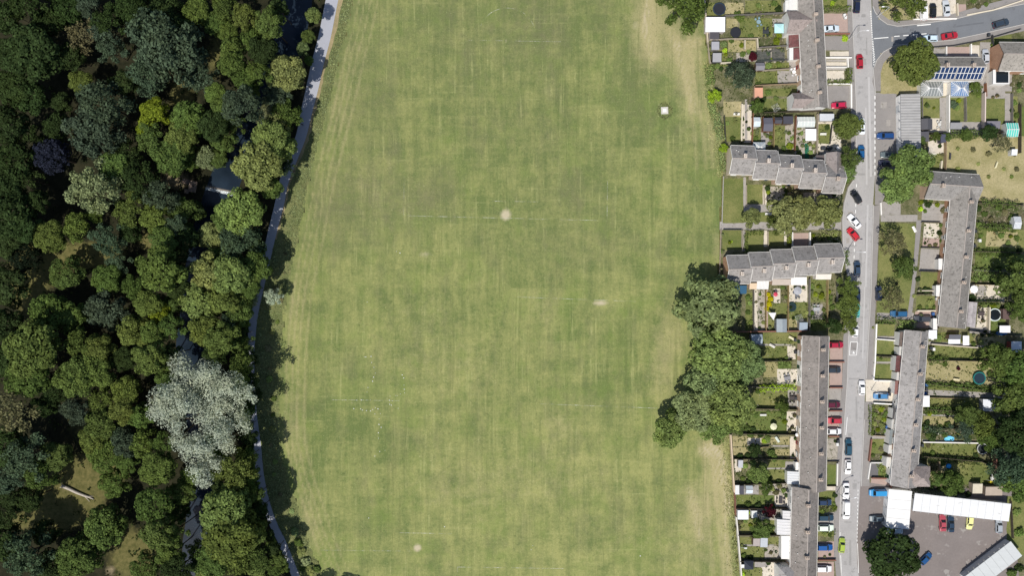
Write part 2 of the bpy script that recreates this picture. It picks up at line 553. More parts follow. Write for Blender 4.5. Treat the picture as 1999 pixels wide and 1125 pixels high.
WOODWEAR = [  # px, py, rx, ry, channel (0 grass, 2 bare earth), strength
    (120, 500, 75, 28, 0, 1.0), (60, 560, 40, 60, 0, 0.9), (200, 495, 40, 20, 0, .9), (150, 950, 70, 55, 0, 1.0), (110, 1000, 60, 40, 0, .8),
    (260, 1085, 45, 50, 0, 1.1), (355, 190, 25, 45, 0, .9), (430, 110, 30, 50, 0, .7), (360, 180, 12, 30, 2, .45), (215, 910, 45, 30, 0, .9), (290, 470, 20, 20, 0, .9),
    (275, 480, 15, 15, 2, .5), (135, 955, 30, 14, 2, .5), (215, 1115, 12, 12, 2, .9), (345, 352, 40, 22, 2, .75), (45, 1018, 25, 15, 0, .8), (160, 830, 40, 30, 0, .5), (590, 110, 12, 200, 2, .5), (560, 320, 10, 150, 2, .3)]

def ground_h(PX, PY):
    d = seg_dist(PX, PY, RIVER)
    return -1.5 * (1 - sstep(20, 40, d))
def ground_wear(X, Y):
    w = blobs(X, Y, WOODWEAR)
    w[:, 0] += 0.75 * ((X > 640) | (X < -190) | (Y < -190) | (Y > 1320))       # meadow round about
    return w
fx = np.arange(-168, 169, 1.5)
xs = np.concatenate([[-3000, -900, -300, -200], fx, [200, 300, 900, 3000]])
ys = np.concatenate([[-3000, -900, -300, -180], np.arange(-110, 111, 1.5), [180, 300, 900, 3000]])
gm = attr_mesh('ground', xs, ys, ground_h, ground_wear, GROUND)
gm.polygons.foreach_set('use_smooth', [True] * len(gm.polygons))
struct(link('ground', gm))

def ribbon(pts, widths, z):
    """strip of quads along a polyline of photo px, half-widths in px"""
    P = [Vector(p) for p in pts]
    L, R = [], []
    for i, p in enumerate(P):
        d = (P[min(i + 1, len(P) - 1)] - P[max(i - 1, 0)]).normalized()
        n = Vector((-d.y, d.x))
        w = widths[i] if isinstance(widths, (list, tuple)) else widths
        L.append(p + n * w)
        R.append(p - n * w)
    return L, R

def ribbon_mesh(name, pts, widths, z, mat, z0=None):
    L, R = ribbon(pts, widths, z)
    mb = MB()
    for i in range(len(L) - 1):
        q = [(L[i].x, L[i].y), (L[i + 1].x, L[i + 1].y), (R[i + 1].x, R[i + 1].y), (R[i].x, R[i].y)]
        c = [((x - PXC) * S, (PYC - y) * S) for x, y in q]
        if z0 is None:
            a = sum(c[k][0] * c[(k + 1) % 4][1] - c[(k + 1) % 4][0] * c[k][1] for k in range(4))
            if a < 0:
                c = c[::-1]
            mb.add([(x, y, z) for x, y in c], [(0, 1, 2, 3)])
        else:
            mb.prism(c, z0, z)
    return mb.mesh(name, mat)

def smooth_line(pts, sub=5):
    """Catmull-Rom through the points"""
    out = []
    P = [np.array(p, float) for p in pts]
    for i in range(len(P) - 1):
        p0, p1, p2, p3 = P[max(i - 1, 0)], P[i], P[i + 1], P[min(i + 2, len(P) - 1)]
        for k in range(sub):
            t = k / sub
            out.append(tuple(0.5 * ((2 * p1) + (-p0 + p2) * t + (2 * p0 - 5 * p1 + 4 * p2 - p3) * t * t + (-p0 + 3 * p1 - 3 * p2 + p3) * t ** 3)))
    out.append(tuple(P[-1]))
    return out

def water_mat():
    m, nt, b = new_mat('river_water')
    g = N(nt)
    v = g.pos()
    col = g.mix(g.ramp(g.noise(v, 0.12, 3), 0.35, 0.65), (0.009, 0.015, 0.024, 1), (0.017, 0.028, 0.043, 1))
    g.l(col, b.inputs['Base Color'])
    b.inputs['Roughness'].default_value = 0.12
    b.inputs['Specular IOR Level'].default_value = 0.22
    bp = g.node('ShaderNodeBump')
    bp.inputs['Strength'].default_value = 0.25
    bp.inputs['Distance'].default_value = 0.05
    g.l(g.noise(v, 2.5, 3), bp.inputs['Height'])
    g.l(bp.outputs[0], b.inputs['Normal'])
    return m
WATER = water_mat()
struct(link('river_water', ribbon_mesh('river_water', smooth_line(RIVER), 36, -0.75, WATER)))

# tarmac path beside the river
PATH = [(668, -90), (660, -50), (648, 0), (634, 70), (621, 120), (610, 170), (598, 220), (588, 265), (571, 310), (554, 356), (546, 396), (531, 456), (519, 510), (508, 560), (497, 610), (492, 650), (489, 690), (490, 750), (494, 810), (502, 870), (508, 930), (520, 985), (536, 1030), (551, 1060), (577, 1125), (600, 1180), (640, 1260)]
pw = [12] * 6 + [11, 10, 9.5, 9, 9, 8.5, 8] + [7.5] * 14
PS = smooth_line(PATH)
struct(link('path', ribbon_mesh('path', PS, list(np.interp(np.linspace(0, 1, len(PS)), np.linspace(0, 1, len(pw)), pw)), 0.05, PATHM)))

FIELD_W = smooth_line([(700, -90), (688, -30), (685, 0), (672, 60), (660, 100), (648, 160), (636, 210), (615, 290), (599, 356), (580, 456), (560, 550), (548, 650), (543, 750), (542, 855), (550, 900), (563, 950), (578, 993), (595, 1048), (612, 1090), (632, 1140), (660, 1210)])
FENCE_LINE = [(1362, -90), (1370, 0), (1376, 35), (1380, 85), (1386, 125), (1392, 165), (1400, 215), (1408, 262), (1412, 330), (1410, 347), (1407, 440), (1403, 545), (1408, 640), (1424, 855), (1427, 895), (1431, 960), (1435, 1010), (1439, 1050), (1446, 1125), (1452, 1210)]
FIELDWEAR = [
    # 0 = straw coloured, 1 = greener, 2 = bare earth
    (1265, 55, 35, 75, 0, .75), (1330, 110, 55, 45, 0, .55), (1345, 190, 30, 90, 0, .35), (1390, 250, 20, 60, 0, .3), (1300, 216, 30, 30, 1, .2), (1290, 30, 40, 40, 0, .3),
    (1225, 200, 28, 110, 1, .45), (1010, 430, 130, 60, 1, .12), (650, 840, 70, 60, 1, .55), (760, 870, 70, 40, 1, .4), (600, 930, 60, 50, 1, .35), (700, 990, 80, 40, 1, .35), (1190, 740, 60, 70, 1, .45), (1140, 640, 90, 40, 1, .25), (1050, 80, 60, 60, 1, .2),
    (1100, 930, 130, 80, 0, .18), (900, 950, 120, 60, 0, .2), (870, 720, 120, 60, 0, .22), (820, 620, 70, 60, 0, .15), (1060, 600, 20, 30, 0, .3), (1310, 660, 35, 60, 0, .5), (1290, 740, 25, 60, 0, .4), (1090, 830, 30, 25, 0, .35), (830, 400, 120, 60, 0, .12), (720, 330, 80, 60, 0, .1),
    (1390, 950, 30, 60, 0, .5), (1360, 1000, 40, 50, 0, .5), (1370, 1090, 60, 40, 0, .3), (1400, 870, 45, 20, 0, .45), (1385, 880, 20, 12, 2, .25), (1260, 1060, 120, 30, 0, .15), (575, 850, 25, 90, 0, .3), (570, 600, 20, 60, 0, .3), (600, 1040, 25, 60, 0, .35), (660, 200, 25, 100, 0, .2), (1395, 330, 15, 60, 1, .3), (1400, 480, 10, 40, 0, .5), (1395, 460, 30, 60, 1, .15),
    (987, 420, 10.5, 10.5, 2, 1.25), (990, 392, 8, 20, 2, .22), (1172, 592, 15, 5, 2, 1.1), (815, 1071, 7, 6, 2, 1.3), (812, 1060, 10, 16, 2, .2), (830, 497, 16, 8, 2, .5), (1240, 50, 9, 12, 2, .45), (1258, 35, 6, 40, 2, .35), (988, 80, 4, 4, 2, .6), (1215, 1000, 0.1, 0.1, 2, 0),
    # 3 = dull olive thatch
    (720, 390, 90, 80, 3, .75), (830, 395, 70, 45, 3, .5), (1100, 375, 70, 50, 3, .5), (700, 200, 70, 150, 3, .4), (1050, 60, 50, 80, 3, .45), (1235, 180, 25, 100, 3, .4), (1080, 480, 100, 40, 3, .35), (640, 420, 40, 90, 3, .45), (900, 60, 180, 70, 3, .3), (1000, 250, 150, 60, 3, .25), (1170, 480, 60, 60, 3, .3)]

def field_wear(X, Y):
    w = blobs(X, Y, FIELDWEAR, 4)
    dw = seg_dist(X, Y, FIELD_W[::3])
    # mower turns along the river side and the garden side
    for off, wd in ((16, 2.5), (27, 2.0), (38, 2.5), (52, 3)):
        w[:, 0] += 0.42 * np.exp(-((dw - off) / wd) ** 2)
    w[:, 1] += 0.15 * np.exp(-((dw - 6) / 7) ** 2)
    de = seg_dist(X, Y, FENCE_LINE)
    for off, wd, s in ((20, 6, .35), (34, 4, .4), (52, 4, .3)):
        w[:, 0] += s * np.exp(-((de - off) / wd) ** 2) * ((Y > 850) | (Y < 330))
    w[:, 1] += 0.35 * np.exp(-(de / 11) ** 2)
    for t in ([(1395, 868), (1412, 900), (1418, 960), (1415, 1040), (1422, 1125)], [(1370, 880), (1392, 905), (1402, 945)], [(1382, 872), (1408, 895), (1420, 940), (1425, 1000)], [(1310, 60), (1330, 120), (1348, 180), (1352, 215)], [(1325, 90), (1365, 80)], [(1270, 0), (1262, 60), (1275, 110)], [(1345, 960), (1362, 1010), (1366, 1050)]):
        d = seg_dist(X, Y, t)
        for o_, s_ in ((0, .5), (6.5, .42)):
            w[:, 2] += s_ * np.exp(-((d - o_) / 1.7) ** 2)
        w[:, 0] += 0.45 * np.exp(-(d / 11) ** 2)
    # olive cast of the far half of the pitch
    w[:, 1] += 0.16 * np.clip(1 - Y / 520, 0, 1)
    w[:, 1] -= 0.28 * np.clip((Y - 430) / 450, 0, 1) * np.exp(-((X - 980) / 420) ** 2)
    w[:, 3] += 0.28 * np.clip(1 - Y / 420, 0, 1)
    return w

wx = np.array([p[0] for p in FIELD_W]); wy = np.array([p[1] for p in FIELD_W])
ex = np.array([p[0] for p in FENCE_LINE]); ey = np.array([p[1] for p in FENCE_LINE])
def in_field(PX, PY):
    lo = np.interp(PY, wy, wx) + 2.2 * np.sin(PY * 0.11) + 1.5 * np.sin(PY * 0.31)
    hi = np.interp(PY, ey, ex)
    return (PX > lo) & (PX < hi)
fxs = np.arange(-66, 66, 0.55)
fys = np.arange(-90, 90, 0.55)
fm = attr_mesh('playing_field', fxs, fys, lambda X, Y: 0 * X + 0.03, field_wear, FIELD, in_field)
struct(link('playing_field', fm))

def flat(name, pts, z, mat, jitter=0.0):
    """level sheet from photo px corners"""
    if jitter:
        out = []
        for i, p in enumerate(pts):
            q = pts[(i + 1) % len(pts)]
            n = max(2, int(math.hypot(q[0] - p[0], q[1] - p[1]) / 6))
            for k in range(n):
                t = k / n
                out.append((p[0] + (q[0] - p[0]) * t + rnd.uniform(-jitter, jitter), p[1] + (q[1] - p[1]) * t + rnd.uniform(-jitter, jitter)))
        pts = out
    c = [((x - PXC) * S, (PYC - y) * S) for x, y in pts]
    a = sum(c[k][0] * c[(k + 1) % len(c)][1] - c[(k + 1) % len(c)][0] * c[k][1] for k in range(len(c)))
    if a < 0:
        c = c[::-1]
    mb = MB()
    mb.add([(x, y, z) for x, y in c], [tuple(range(len(c)))])
    return struct(link(name, mb.mesh(name, mat)))

def slab(name, pts, z0, z1, mat):
    mb = MB()
    mb.prism([((x - PXC) * S, (PYC - y) * S) for x, y in pts], z0, z1)
    return struct(link(name, mb.mesh(name, mat)))

# verge between path and mown grass, and its dry inner edge
vl = [(p[0] + 6, p[1]) for p in PS]
vr = list(zip(wx + 5, wy))
flat('verge', vl + vr[::-1], 0.012, ROUGH)
dry = [p for p in PS if p[1] < 470]
flat('dry_verge', [(p[0] + 8, p[1]) for p in dry] + [(p[0] + 21 - max(0, p[1]) * 0.018 + rnd.uniform(-2, 2), p[1]) for p in dry[::-1]], 0.018, STRAW)

# worn white pitch markings
def pitch_paint():
    m, nt, b = new_mat('pitch_paint')
    g = N(nt)
    v = g.pos()
    tr = g.node('ShaderNodeBsdfTransparent')
    mx = g.node('ShaderNodeMixShader')
    fac = g.mth('MULTIPLY', g.ramp(g.noise(v, 0.35, 4, 0.7), 0.42, 0.66), g.ramp(g.noise(v, 2.2, 3, 0.7), 0.3, 0.6))
    g.l(g.mth('MULTIPLY', fac, 0.68), mx.inputs[0])
    b.inputs['Base Color'].default_value = (0.62, 0.62, 0.5, 1)
    b.inputs['Roughness'].default_value = 0.95
    g.l(tr.outputs[0], mx.inputs[1])
    g.l(b.outputs[0], mx.inputs[2])
    g.l(mx.outputs[0], nt.nodes['Material Output'].inputs[0])
    return m
PITCH = pitch_paint()
arc = [(990 + 55 * math.cos(a), 68 - 53 * math.sin(a)) for a in np.linspace(0.35, math.pi - 0.35, 24)]
for pts in ([(788, 421), (1185, 431)], [(789, 345), (788, 421)], [(1186, 350), (1185, 431)], [(960, 392.5), (1050, 394)], [(1010, 580), (1240, 589)], [(640, 781), (780, 783)], [(1055, 789), (1282, 797.5)], [(780, 1041), (885, 1043)], [(625, 1075), (800, 1077)], [(893, 1108), (1100, 1111)], [(893, 1108), (893, 1135)], [(915, 78), (1095, 81)], arc):
    struct(link('pitch_marking', ribbon_mesh('pitch_marking', pts, 0.62, 0.036, PITCH)))

# ---------------------------------------------------------------- the housing estate: base and roads
est = list(zip(ex + 1, ey)) + [(2150, 1210), (2150, -90)]
flat('garden_ground', est, 0.012, GARDEN)

ROAD_L = [(1660, -90), (1664, -30), (1666, 60), (1669, 130), (1672, 200), (1672, 320), (1669, 350), (1658, 366), (1650, 395), (1646, 430), (1647, 480), (1654, 525), (1662, 560), (1662, 620), (1657, 660), (1655, 740), (1650, 810), (1646, 880), (1642, 950), (1639, 1030), (1639, 1085), (1643, 1125), (1652, 1210)]
ROAD_R = [(1698, -90), (1700, -30), (1702, 30), (1703, 130), (1708, 185), (1708, 345), (1704, 400), (1701, 500), (1699, 580), (1694, 660), (1690, 740), (1686, 820), (1683, 880), (1680, 950), (1676, 1000), (1673, 1060), (1673, 1100), (1678, 1125), (1690, 1210)]
flat('road', ROAD_L + ROAD_R[::-1], 0.024, ROAD)
# pavements are 12 cm steps; a dropped strip of asphalt behind them reaches the plots
def off(pts, d):
    return [(x + d, y) for x, y in pts]
for a, b_ in ((0, 6), (6, 13), (13, 23)):
    pl = ROAD_L[a:b_ + 1] if b_ < len(ROAD_L) else ROAD_L[a:]
    wd = [11, 3.5, 11][(0, 6, 13).index(a)]
    slab('pavement', pl + off(pl, -wd)[::-1], 0.0, 0.12, PAVE)
slab('pavement', [(1703, 12), (1708, 24), (1718, 38), (1732, 48), (1752, 52), (1791, 48), (1863, 38), (1930, 22), (2010, 6), (2150, -25), (2150, -42), (2005, -12), (1925, 8), (1860, 27), (1790, 38), (1752, 41), (1735, 38), (1722, 28), (1715, 15), (1712, -90), (1700, -90), (1701.5, -30)], 0.0, 0.12, PAVE)
slab('pavement', [(1703, 160), (1706, 130), (1711, 116), (1724, 100), (1748, 87), (1807, 81), (1855, 77.5), (1919, 64), (1999, 46), (2150, 15), (2150, 31), (1999, 60), (1925, 77), (1860, 91), (1808, 95), (1757, 100), (1736, 110), (1724, 124), (1719, 142), (1719, 178), (1708, 178)], 0.0, 0.12, PAVE)
flat('side_road', [(1702, 30), (1703, 12), (1708, 24), (1718, 38), (1732, 48), (1752, 52), (1791, 48), (1863, 38), (1930, 22), (2010, 6), (2150, -25), (2150, 15), (1999, 46), (1919, 64), (1855, 77.5), (1807, 81), (1748, 87), (1724, 100), (1711, 116), (1706, 130), (1703, 160), (1703, 130)], 0.020, ROAD2)
slab('pavement', [(1704, 402), (1701, 500), (1699, 580), (1694, 660), (1690, 740), (1690, 742), (1704, 742), (1706, 660), (1710, 580), (1713, 500), (1718, 400)], 0.0, 0.12, CREAM if False else PAVE)
slab('pavement', [(1688, 785), (1686, 820), (1683, 880), (1680, 950), (1697, 950), (1700, 850), (1703, 785)], 0.0, 0.12, PAVE)
flat('forecourt', [(1680, 940), (1676, 1000), (1673, 1060), (1673, 1100), (1678, 1140), (1990, 1140), (1975, 955), (1740, 950)], 0.028, COURT)
flat('forecourt', [(1708, 180), (1708, 400), (1720, 400), (1749, 330), (1750, 182)], 0.028, PAVE)
# kerb stones
for kl, dx in ((ROAD_L, -.9), (ROAD_R[3:], .9)):
    for i in range(len(kl) - 1):
        (xa, ya), (xb, yb) = kl[i], kl[i + 1]
        if dx > 0 and (150 < ya < 400 or ya > 900 or 735 < ya < 790):
            continue
        struct(link('kerb', ribbon_mesh('kerb', [(xa + dx, ya), (xb + dx, yb)], .55, .135, KERB, 0.0)))
struct(link('kerb', ribbon_mesh('kerb', [(1703.5, 12), (1708.5, 24), (1718.5, 37.5), (1732, 47), (1752, 51), (1791, 47), (1863, 37), (1930, 21), (2010, 5)], .5, .135, KERB, 0.0)))
struct(link('kerb', ribbon_mesh('kerb', [(1706.5, 131), (1711.5, 117), (1724.5, 101), (1748, 88), (1807, 82), (1855, 78.5), (1919, 65), (1999, 47)], .5, .135, KERB, 0.0)))
# trench scars and dark repairs in the tarmac
for x, y, w_, h_ in ((1680, 170, 9, 5), (1688, 120, 6, 12), (1676, 60, 5, 26), (1690, 250, 4, 40), (1682, 340, 14, 4), (1696, 300, 3, 60), (1664, 480, 16, 4), (1680, 505, 5, 34), (1690, 470, 3, 70), (1676, 640, 4, 60), (1684, 620, 10, 4), (1668, 740, 22, 3.5), (1672, 800, 4, 50), (1660, 850, 9, 7), (1664, 900, 3, 60), (1668, 950, 8, 12), (1655, 1020, 14, 3.5), (1660, 1080, 4, 50), (1650, 1100, 6, 8), (1686, 30, 8, 6), (1692, 90, 3, 34)):
    flat('road_patch', [(x - w_ / 2, y - h_ / 2), (x + w_ / 2 + rnd.uniform(-1, 1), y - h_ / 2 + rnd.uniform(-.6, .6)), (x + w_ / 2, y + h_ / 2), (x - w_ / 2 - rnd.uniform(-1, 1), y + h_ / 2)], 0.0262 + .0004 * (x % 3), surf('repaired_asphalt', (.275, .268, .262), .2, .6, 4), .3)
for x, y, w_, h_ in ((1760, 66, 30, 3), (1890, 48, 60, 3), (1830, 60, 4, 14), (1780, 58, 8, 5)):
    flat('road_patch', [(x - w_ / 2, y - h_ / 2 + w_ * .07), (x + w_ / 2, y - h_ / 2 - w_ * .07), (x + w_ / 2, y + h_ / 2 - w_ * .07), (x - w_ / 2, y + h_ / 2 + w_ * .07)], 0.0232, surf('dark_repair', (.125, .132, .145), .2, .6, 4), .3)
# painted lines
def dashes(p, q, n, fill, w, z=0.029):
    for i in range(n):
        t0, t1 = (i + 0.5 - fill / 2) / n, (i + 0.5 + fill / 2) / n
        a = (p[0] + (q[0] - p[0]) * t0, p[1] + (q[1] - p[1]) * t0)
        b = (p[0] + (q[0] - p[0]) * t1, p[1] + (q[1] - p[1]) * t1)
        struct(link('road_marking', ribbon_mesh('road_marking', [a, b], w, z, LINE)))
dashes((1699.5, 20), (1706, 128), 24, .62, .8)
dashes((1703.5, 74), (1708, 122), 10, .62, .7)
dashes((1708, 184), (1708, 345), 13, .55, .9, .033)
dashes((1672, 356), (1667, 508), 12, .5, .7)
dashes((1705, 75), (1735, 72.5), 1, .95, .8)
dashes((1742, 71), (1812, 65), 4, .62, .8)
dashes((1790, 49.5), (1817, 47), 1, 1, 1.0)
dashes((1675, 955), (1673, 1060), 14, .5, .6)
for p, q in (((1656, 660), (1654, 745)), ((1654, 815), (1651, 850)), ((1641, 1085), (1643, 1125)), ((1674, 1062), (1676, 1120)), ((1660, 668), (1658, 694)), ((1674, 668), (1672, 694)), ((1660, 668), (1674, 668)), ((1658, 694), (1672, 694)), ((1640, 1040), (1639.5, 1080))):
    struct(link('road_marking', ribbon_mesh('road_marking', [p, q], 0.5, 0.029, LINE)))
flat('road_marking', [(1666, 686), (1664, 691), (1669, 691)], 0.031, LINE)
flat('speed_hump', [(1661.5, 669.5), (1672.5, 669.5), (1671.5, 684), (1660.5, 684)], 0.03, PAVE)
# patched strips in the main road
for p, q, w, mt in (((1696, 150), (1700, 345), 2.0, LINE), ((1690, 210), (1692, 360), 1.6, PAVE), ((1694, 400), (1690, 560), 1.8, CREAM), ((1688, 560), (1684, 700), 1.3, PAVE)):
    struct(link('road_patch', ribbon_mesh('road_patch', [p, q], w, 0.0275, surf('worn_asphalt', (0.42, 0.41, 0.405), .1, .5, 4))))
for x, y, w, h in ((1734, 240, 8, 12), (1725, 205, 12, 12), (1660, 420, 10, 14), (1655, 470, 6, 10), (1742, 76, 4, 10), (1764, 53, 3, 2), (1736, 1060, 1, 1), (1692, 152, 1.2, 1.2), (1705, 322, 1.4, 1.4), (1668, 412, 1.2, 1.2), (1700, 472, 1.4, 1.4)):
    flat('road_patch', [(x - w / 2, y - h / 2), (x + w / 2, y - h / 2), (x + w / 2, y + h / 2), (x - w / 2, y + h / 2)], 0.0335, TAR if w < 4 else PATIO)

# ---------------------------------------------------------------- garden and frontage surfaces
KIND = {'L': ('lawn', LAWN), 'G': ('lawn', LUSH), 'D': ('lawn', DRY), 'P': ('patio', PATIO), 'C': ('patio', CREAM), 'K': ('driveway', PINK), 'T': ('driveway', TAR), 'B': ('flower_bed', BORDER), 'V': ('gravel_bed', GRAVEL), 'S': ('driveway', PAVE), 'A': ('turf_strip', TURF)}
PLOTS = '''
L 1606 -20 1658 14|K 1608 26 1656 66|S 1610 70 1664 98|C 1620 100 1661 114|P 1613 116 1660 120|C 1613 121 1652 132|P 1613 132 1652 137|C 1614 138 1648 158|S 1616 167 1660 212
L 1377 4 1412 32|D 1415 5 1452 30|L 1455 0 1525 30|B 1455 22 1527 31|P 1508 36 1532 52|L 1444 35 1508 72|D 1418 36 1440 54|D 1421 79 1475 101|L 1425 80 1452 98|V 1437 103 1478 120|V 1478 95 1532 122|B 1478 66 1530 94|L 1380 104 1420 130|L 1495 122 1540 138|V 1475 122 1495 140|L 1474 140 1518 167|P 1518 138 1563 166|P 1540 118 1564 138|L 1490 172 1563 188|L 1484 192 1538 221|B 1460 190 1485 222
D 1412 198 1448 228|L 1411 228 1447 276|C 1446 204 1467 278|P 1454 194 1459 272|L 1468 252 1485 282|P 1486 256 1501 286|V 1468 248 1486 262|L 1508 246 1534 286|V 1533 238 1549 292|B 1501 252 1509 288|V 1552 230 1590 302|C 1594 236 1642 294|L 1597 242 1621 280|A 1571 280 1579 309|P 1600 292 1640 312
L 1411 348 1451 436|P 1451 346 1456 402|L 1456.5 360 1489 398|C 1489 362 1497 400|P 1452 399 1512 414|V 1497 364 1535 392|V 1535 376 1640 398|L 1456 415 1640 434|P 1405 433 1642 449
L 1410 450 1447 488|P 1447.5 450 1454 491|L 1456 452 1490 491|C 1491 450 1497.5 482|L 1498 452 1530 481|C 1530.5 452 1536 479|K 1546 455 1578 481|B 1580 454 1642 482|P 1475 478 1490 493
L 1455 572 1469 646|C 1470 566 1479 646|V 1479.5 566 1493 646|L 1496 602 1512 646|C 1510 564 1523 594|L 1505 592 1536 614|C 1537 556 1576 590|L 1540 590 1576 622|C 1561 582 1568 622|D 1537 622 1576 646|L 1579 546 1612 590|P 1584 594 1606 624|G 1578 624 1613 646|B 1579 590 1584 624|B 1525 558 1537 590|K 1493 562 1499 646
L 1428 650 1556 672|P 1481 671 1545 675|L 1475 676 1538 704|C 1537 676 1553 702|D 1490 707 1520 737|G 1518 704 1545 720|C 1517 721 1557 753|L 1465 767 1538 797|P 1538 760 1557 796|G 1458 803 1536 846|C 1535 804 1556 842|D 1430 852 1488 872|D 1430 874 1488 893|C 1458 856 1486 870|D 1504 854 1541 869|C 1542 853 1561 896|D 1513 878 1541 894|P 1505 870 1541 873|C 1434 896 1447 922|L 1500 898 1534 914|P 1480 914 1533 917|L 1502 917 1533 941|P 1533 902 1562 922|P 1434 948 1481 966|G 1438 967 1511 989|C 1512 968 1544 990|V 1494 945 1541 968|V 1477 993 1526 1016|L 1446 1012 1480 1041|L 1500 1010 1516 1042|L 1443 1050 1472 1064|P 1443 1064 1510 1067|L 1445 1068 1491 1090|V 1493 1067 1538 1091|L 1500 1050 1523 1063|L 1446 1110 1488 1140|P 1473 1098 1500 1108|C 1486 1098 1522 1140
K 1620 667 1645 707|K 1619 709 1644 756|P 1618 758 1642 801|P 1617 804 1640 812|K 1616 812 1640 850|V 1615 857 1636 900|G 1615 908 1633 949|C 1614 950 1633 958|L 1600 960 1633 990|B 1598 992 1632 1000|P 1598 1001 1632 1044|L 1597 1034 1628 1048|K 1597 1058 1631 1092|K 1596 1098 1628 1140
D 1719 104 1790 183|D 1715 -30 1782 38|C 1781 -30 1866 37|K 1866 8 1886 30|B 1886 -20 1938 18|P 1818 94 1845 110|K 1845 91 1894 110|C 1894 88 1912 110|P 1913 82 1934 182|L 1935 66 1975 92|P 1940 136 2040 178|B 1975 136 2040 180
L 1797 193 1834 231|P 1834.5 190 1846 258|C 1796 231 1834 258|L 1852 190 1881 237|L 1884 180 1915 242|P 1852 238 1916 262|P 1922 164 1962 192|L 1922 193 1961 242|P 1961.5 182 1972 252|L 1973 188 1987 244|G 1988 208 2050 270
C 1812 274 1842 300|L 1814 300 1840 330|D 1846 266 2050 396|P 1719 394 1758 419|P 1719 419.5 1791 433|P 1800 398 1843 434|C 1803 436 1833 465|K 1801 465.5 1834 483|P 1796 486 1832 530|L 1796 532 1829 566|L 1788 578 1829 610|K 1785 608.5 1832 642|P 1712 611 1784 624
L 1711 633 1746 656|P 1711 657 1752 663|L 1710 664 1748 692|B 1710 692 1748 700|L 1709 700 1746 710|P 1708 706.5 1746 710|L 1706 712 1743 740|C 1690 742 1746 785|B 1702 789 1736 851|P 1700 851.5 1738 857|L 1699 858 1731 886|B 1699 886 1732 900|T 1697 903 1717 931|L 1715 905 1730 931|K 1700 932 1740 951
D 1917 340 2050 396|B 1905 398 1999 440|L 1910 448 2050 492|D 1925 452 1985 482|G 1903 496 2050 526|B 1900 528 1965 556|C 1893 555 1962 590|P 1905 558 1925 577|G 1910 590 1952 603|C 1907 601 1928 650|G 1927 600 1962 655|P 1893 640 1925 652|L 1828 650 1900 672|P 1812 670 1935 676|D 1900 655 1962 676|L 1812 677 1935 700|D 1808 704 1945 748|L 1806 752 1962 764|P 1806 765 1962 775|L 1804 777 1962 798|B 1802 800 1870 812|P 1802 810 1868 813|D 1802 814 1862 836|B 1800 836 1960 858|P 1800 861 1912 864|L 1800 866 1912 891|L 1815 900 1932 946|D 1810 905 1850 940|L 1965 970 2060 1085'''
zc = 0
for line in PLOTS.strip().split('\n'):
    for r in line.split('|'):
        k, x0, y0, x1, y1 = r.split()
        x0, y0, x1, y1 = map(float, (x0, y0, x1, y1))
        zc += 1
        nm, mt = KIND[k]
        # the two terraces across the street stand askew, their plots with them
        cx = (x0 + x1) / 2
        sk = 0.0
        if x0 > 1780 and y0 > 390 and y1 < 660:
            sk = -0.09
        elif x0 > 1690 and y0 > 625 and y1 < 960:
            sk = -0.09 if x0 < 1770 else -0.07
        elif x0 < 1670 and y1 < 230:
            sk = 0.04
        my = (y0 + y1) / 2
        tl = 0.045 if (x0 > 1795 and y0 > 390 and y1 < 960) else 0.0
        mx = cx
        f = lambda x, y: (x + sk * (y - my), y + tl * (x - mx))
        flat(nm, [f(x0, y0), f(x1, y0), f(x1, y1), f(x0, y1)], 0.016 + (zc % 9) * 0.0045, mt, 0.7 if k in 'LGDBV' else 0.25)
flat('pavement', [(1789, 430), (1799, 430), (1788, 545), (1779, 624), (1770, 624), (1781, 545)], 0.06, PAVE)
flat('lawn', [(1719, 434), (1788, 437), (1776, 600), (1772, 611), (1712, 611), (1715, 500)], 0.055, LAWN, 0.8)
flat('driveway', [(1797, 164), (1912, 160), (1915, 183), (1797, 190)], 0.02, CREAM)

# ---------------------------------------------------------------- houses
ORD = ['first', 'second', 'third', 'fourth', 'fifth', 'sixth', 'seventh', 'eighth']
HOUSES = []       # dicts: terr, ord, px, py (centre), axis (unit px along the row), rear (unit px)

def frame(corners, z):
    """corners c0 c1 (start pair), c2 c3 (end pair) as px of the eaves -> centre, u angle, length, depth"""
    P = [W(x, y, z) for x, y in corners]
    s, e = (P[0] + P[1]) / 2, (P[3] + P[2]) / 2
    u = (e - s)
    L = u.length
    ang = math.atan2(u.y, u.x)
    n = Vector((-math.sin(ang), math.cos(ang), 0))
    D = (abs((P[0] - P[1]).dot(n)) + abs((P[3] - P[2]).dot(n))) / 2
    c = (s + e) / 2
    c.z = 0
    return c, ang, L, D

WIN = {}
def unit_window(kind):
    if kind in WIN:
        return WIN[kind]
    fr, pn = MB(), MB()
    if kind == 'door':
        w, h = 0.95, 2.0
        fr.box(-w / 2, -0.03, 0, w / 2, 0.05, h)
        pn.box(-0.3, 0.05, 1.2, 0.3, 0.07, 1.8)
    else:
        w, h = 1.5, 1.15
        for x0, z0, x1, z1 in ((-w / 2, 0, w / 2, .08), (-w / 2, h - .08, w / 2, h), (-w / 2, .08, -w / 2 + .08, h - .08), (w / 2 - .08, .08, w / 2, h - .08), (-.04, .08, .04, h - .08)):
            fr.box(x0, -0.03, z0, x1, 0.05, z1)
        fr.box(-w / 2 - .08, 0.05, -0.07, w / 2 + .08, 0.15, -0.005)
        pn.box(-w / 2 + .08, -0.02, .08, w / 2 - .08, 0.02, h - .08)
    WIN[kind] = (fr.mesh(kind, OBJ), pn.mesh('pane', GLASS))
    return WIN[kind]

def put_window(house, kind, u, v, z, side, name=None, col=(0.7, 0.7, 0.68)):
    f, p = unit_window(kind)
    o = link(name or kind, f, house, (u, v, z), 0 if side > 0 else math.pi, col)
    link('pane', p, o)
    return o

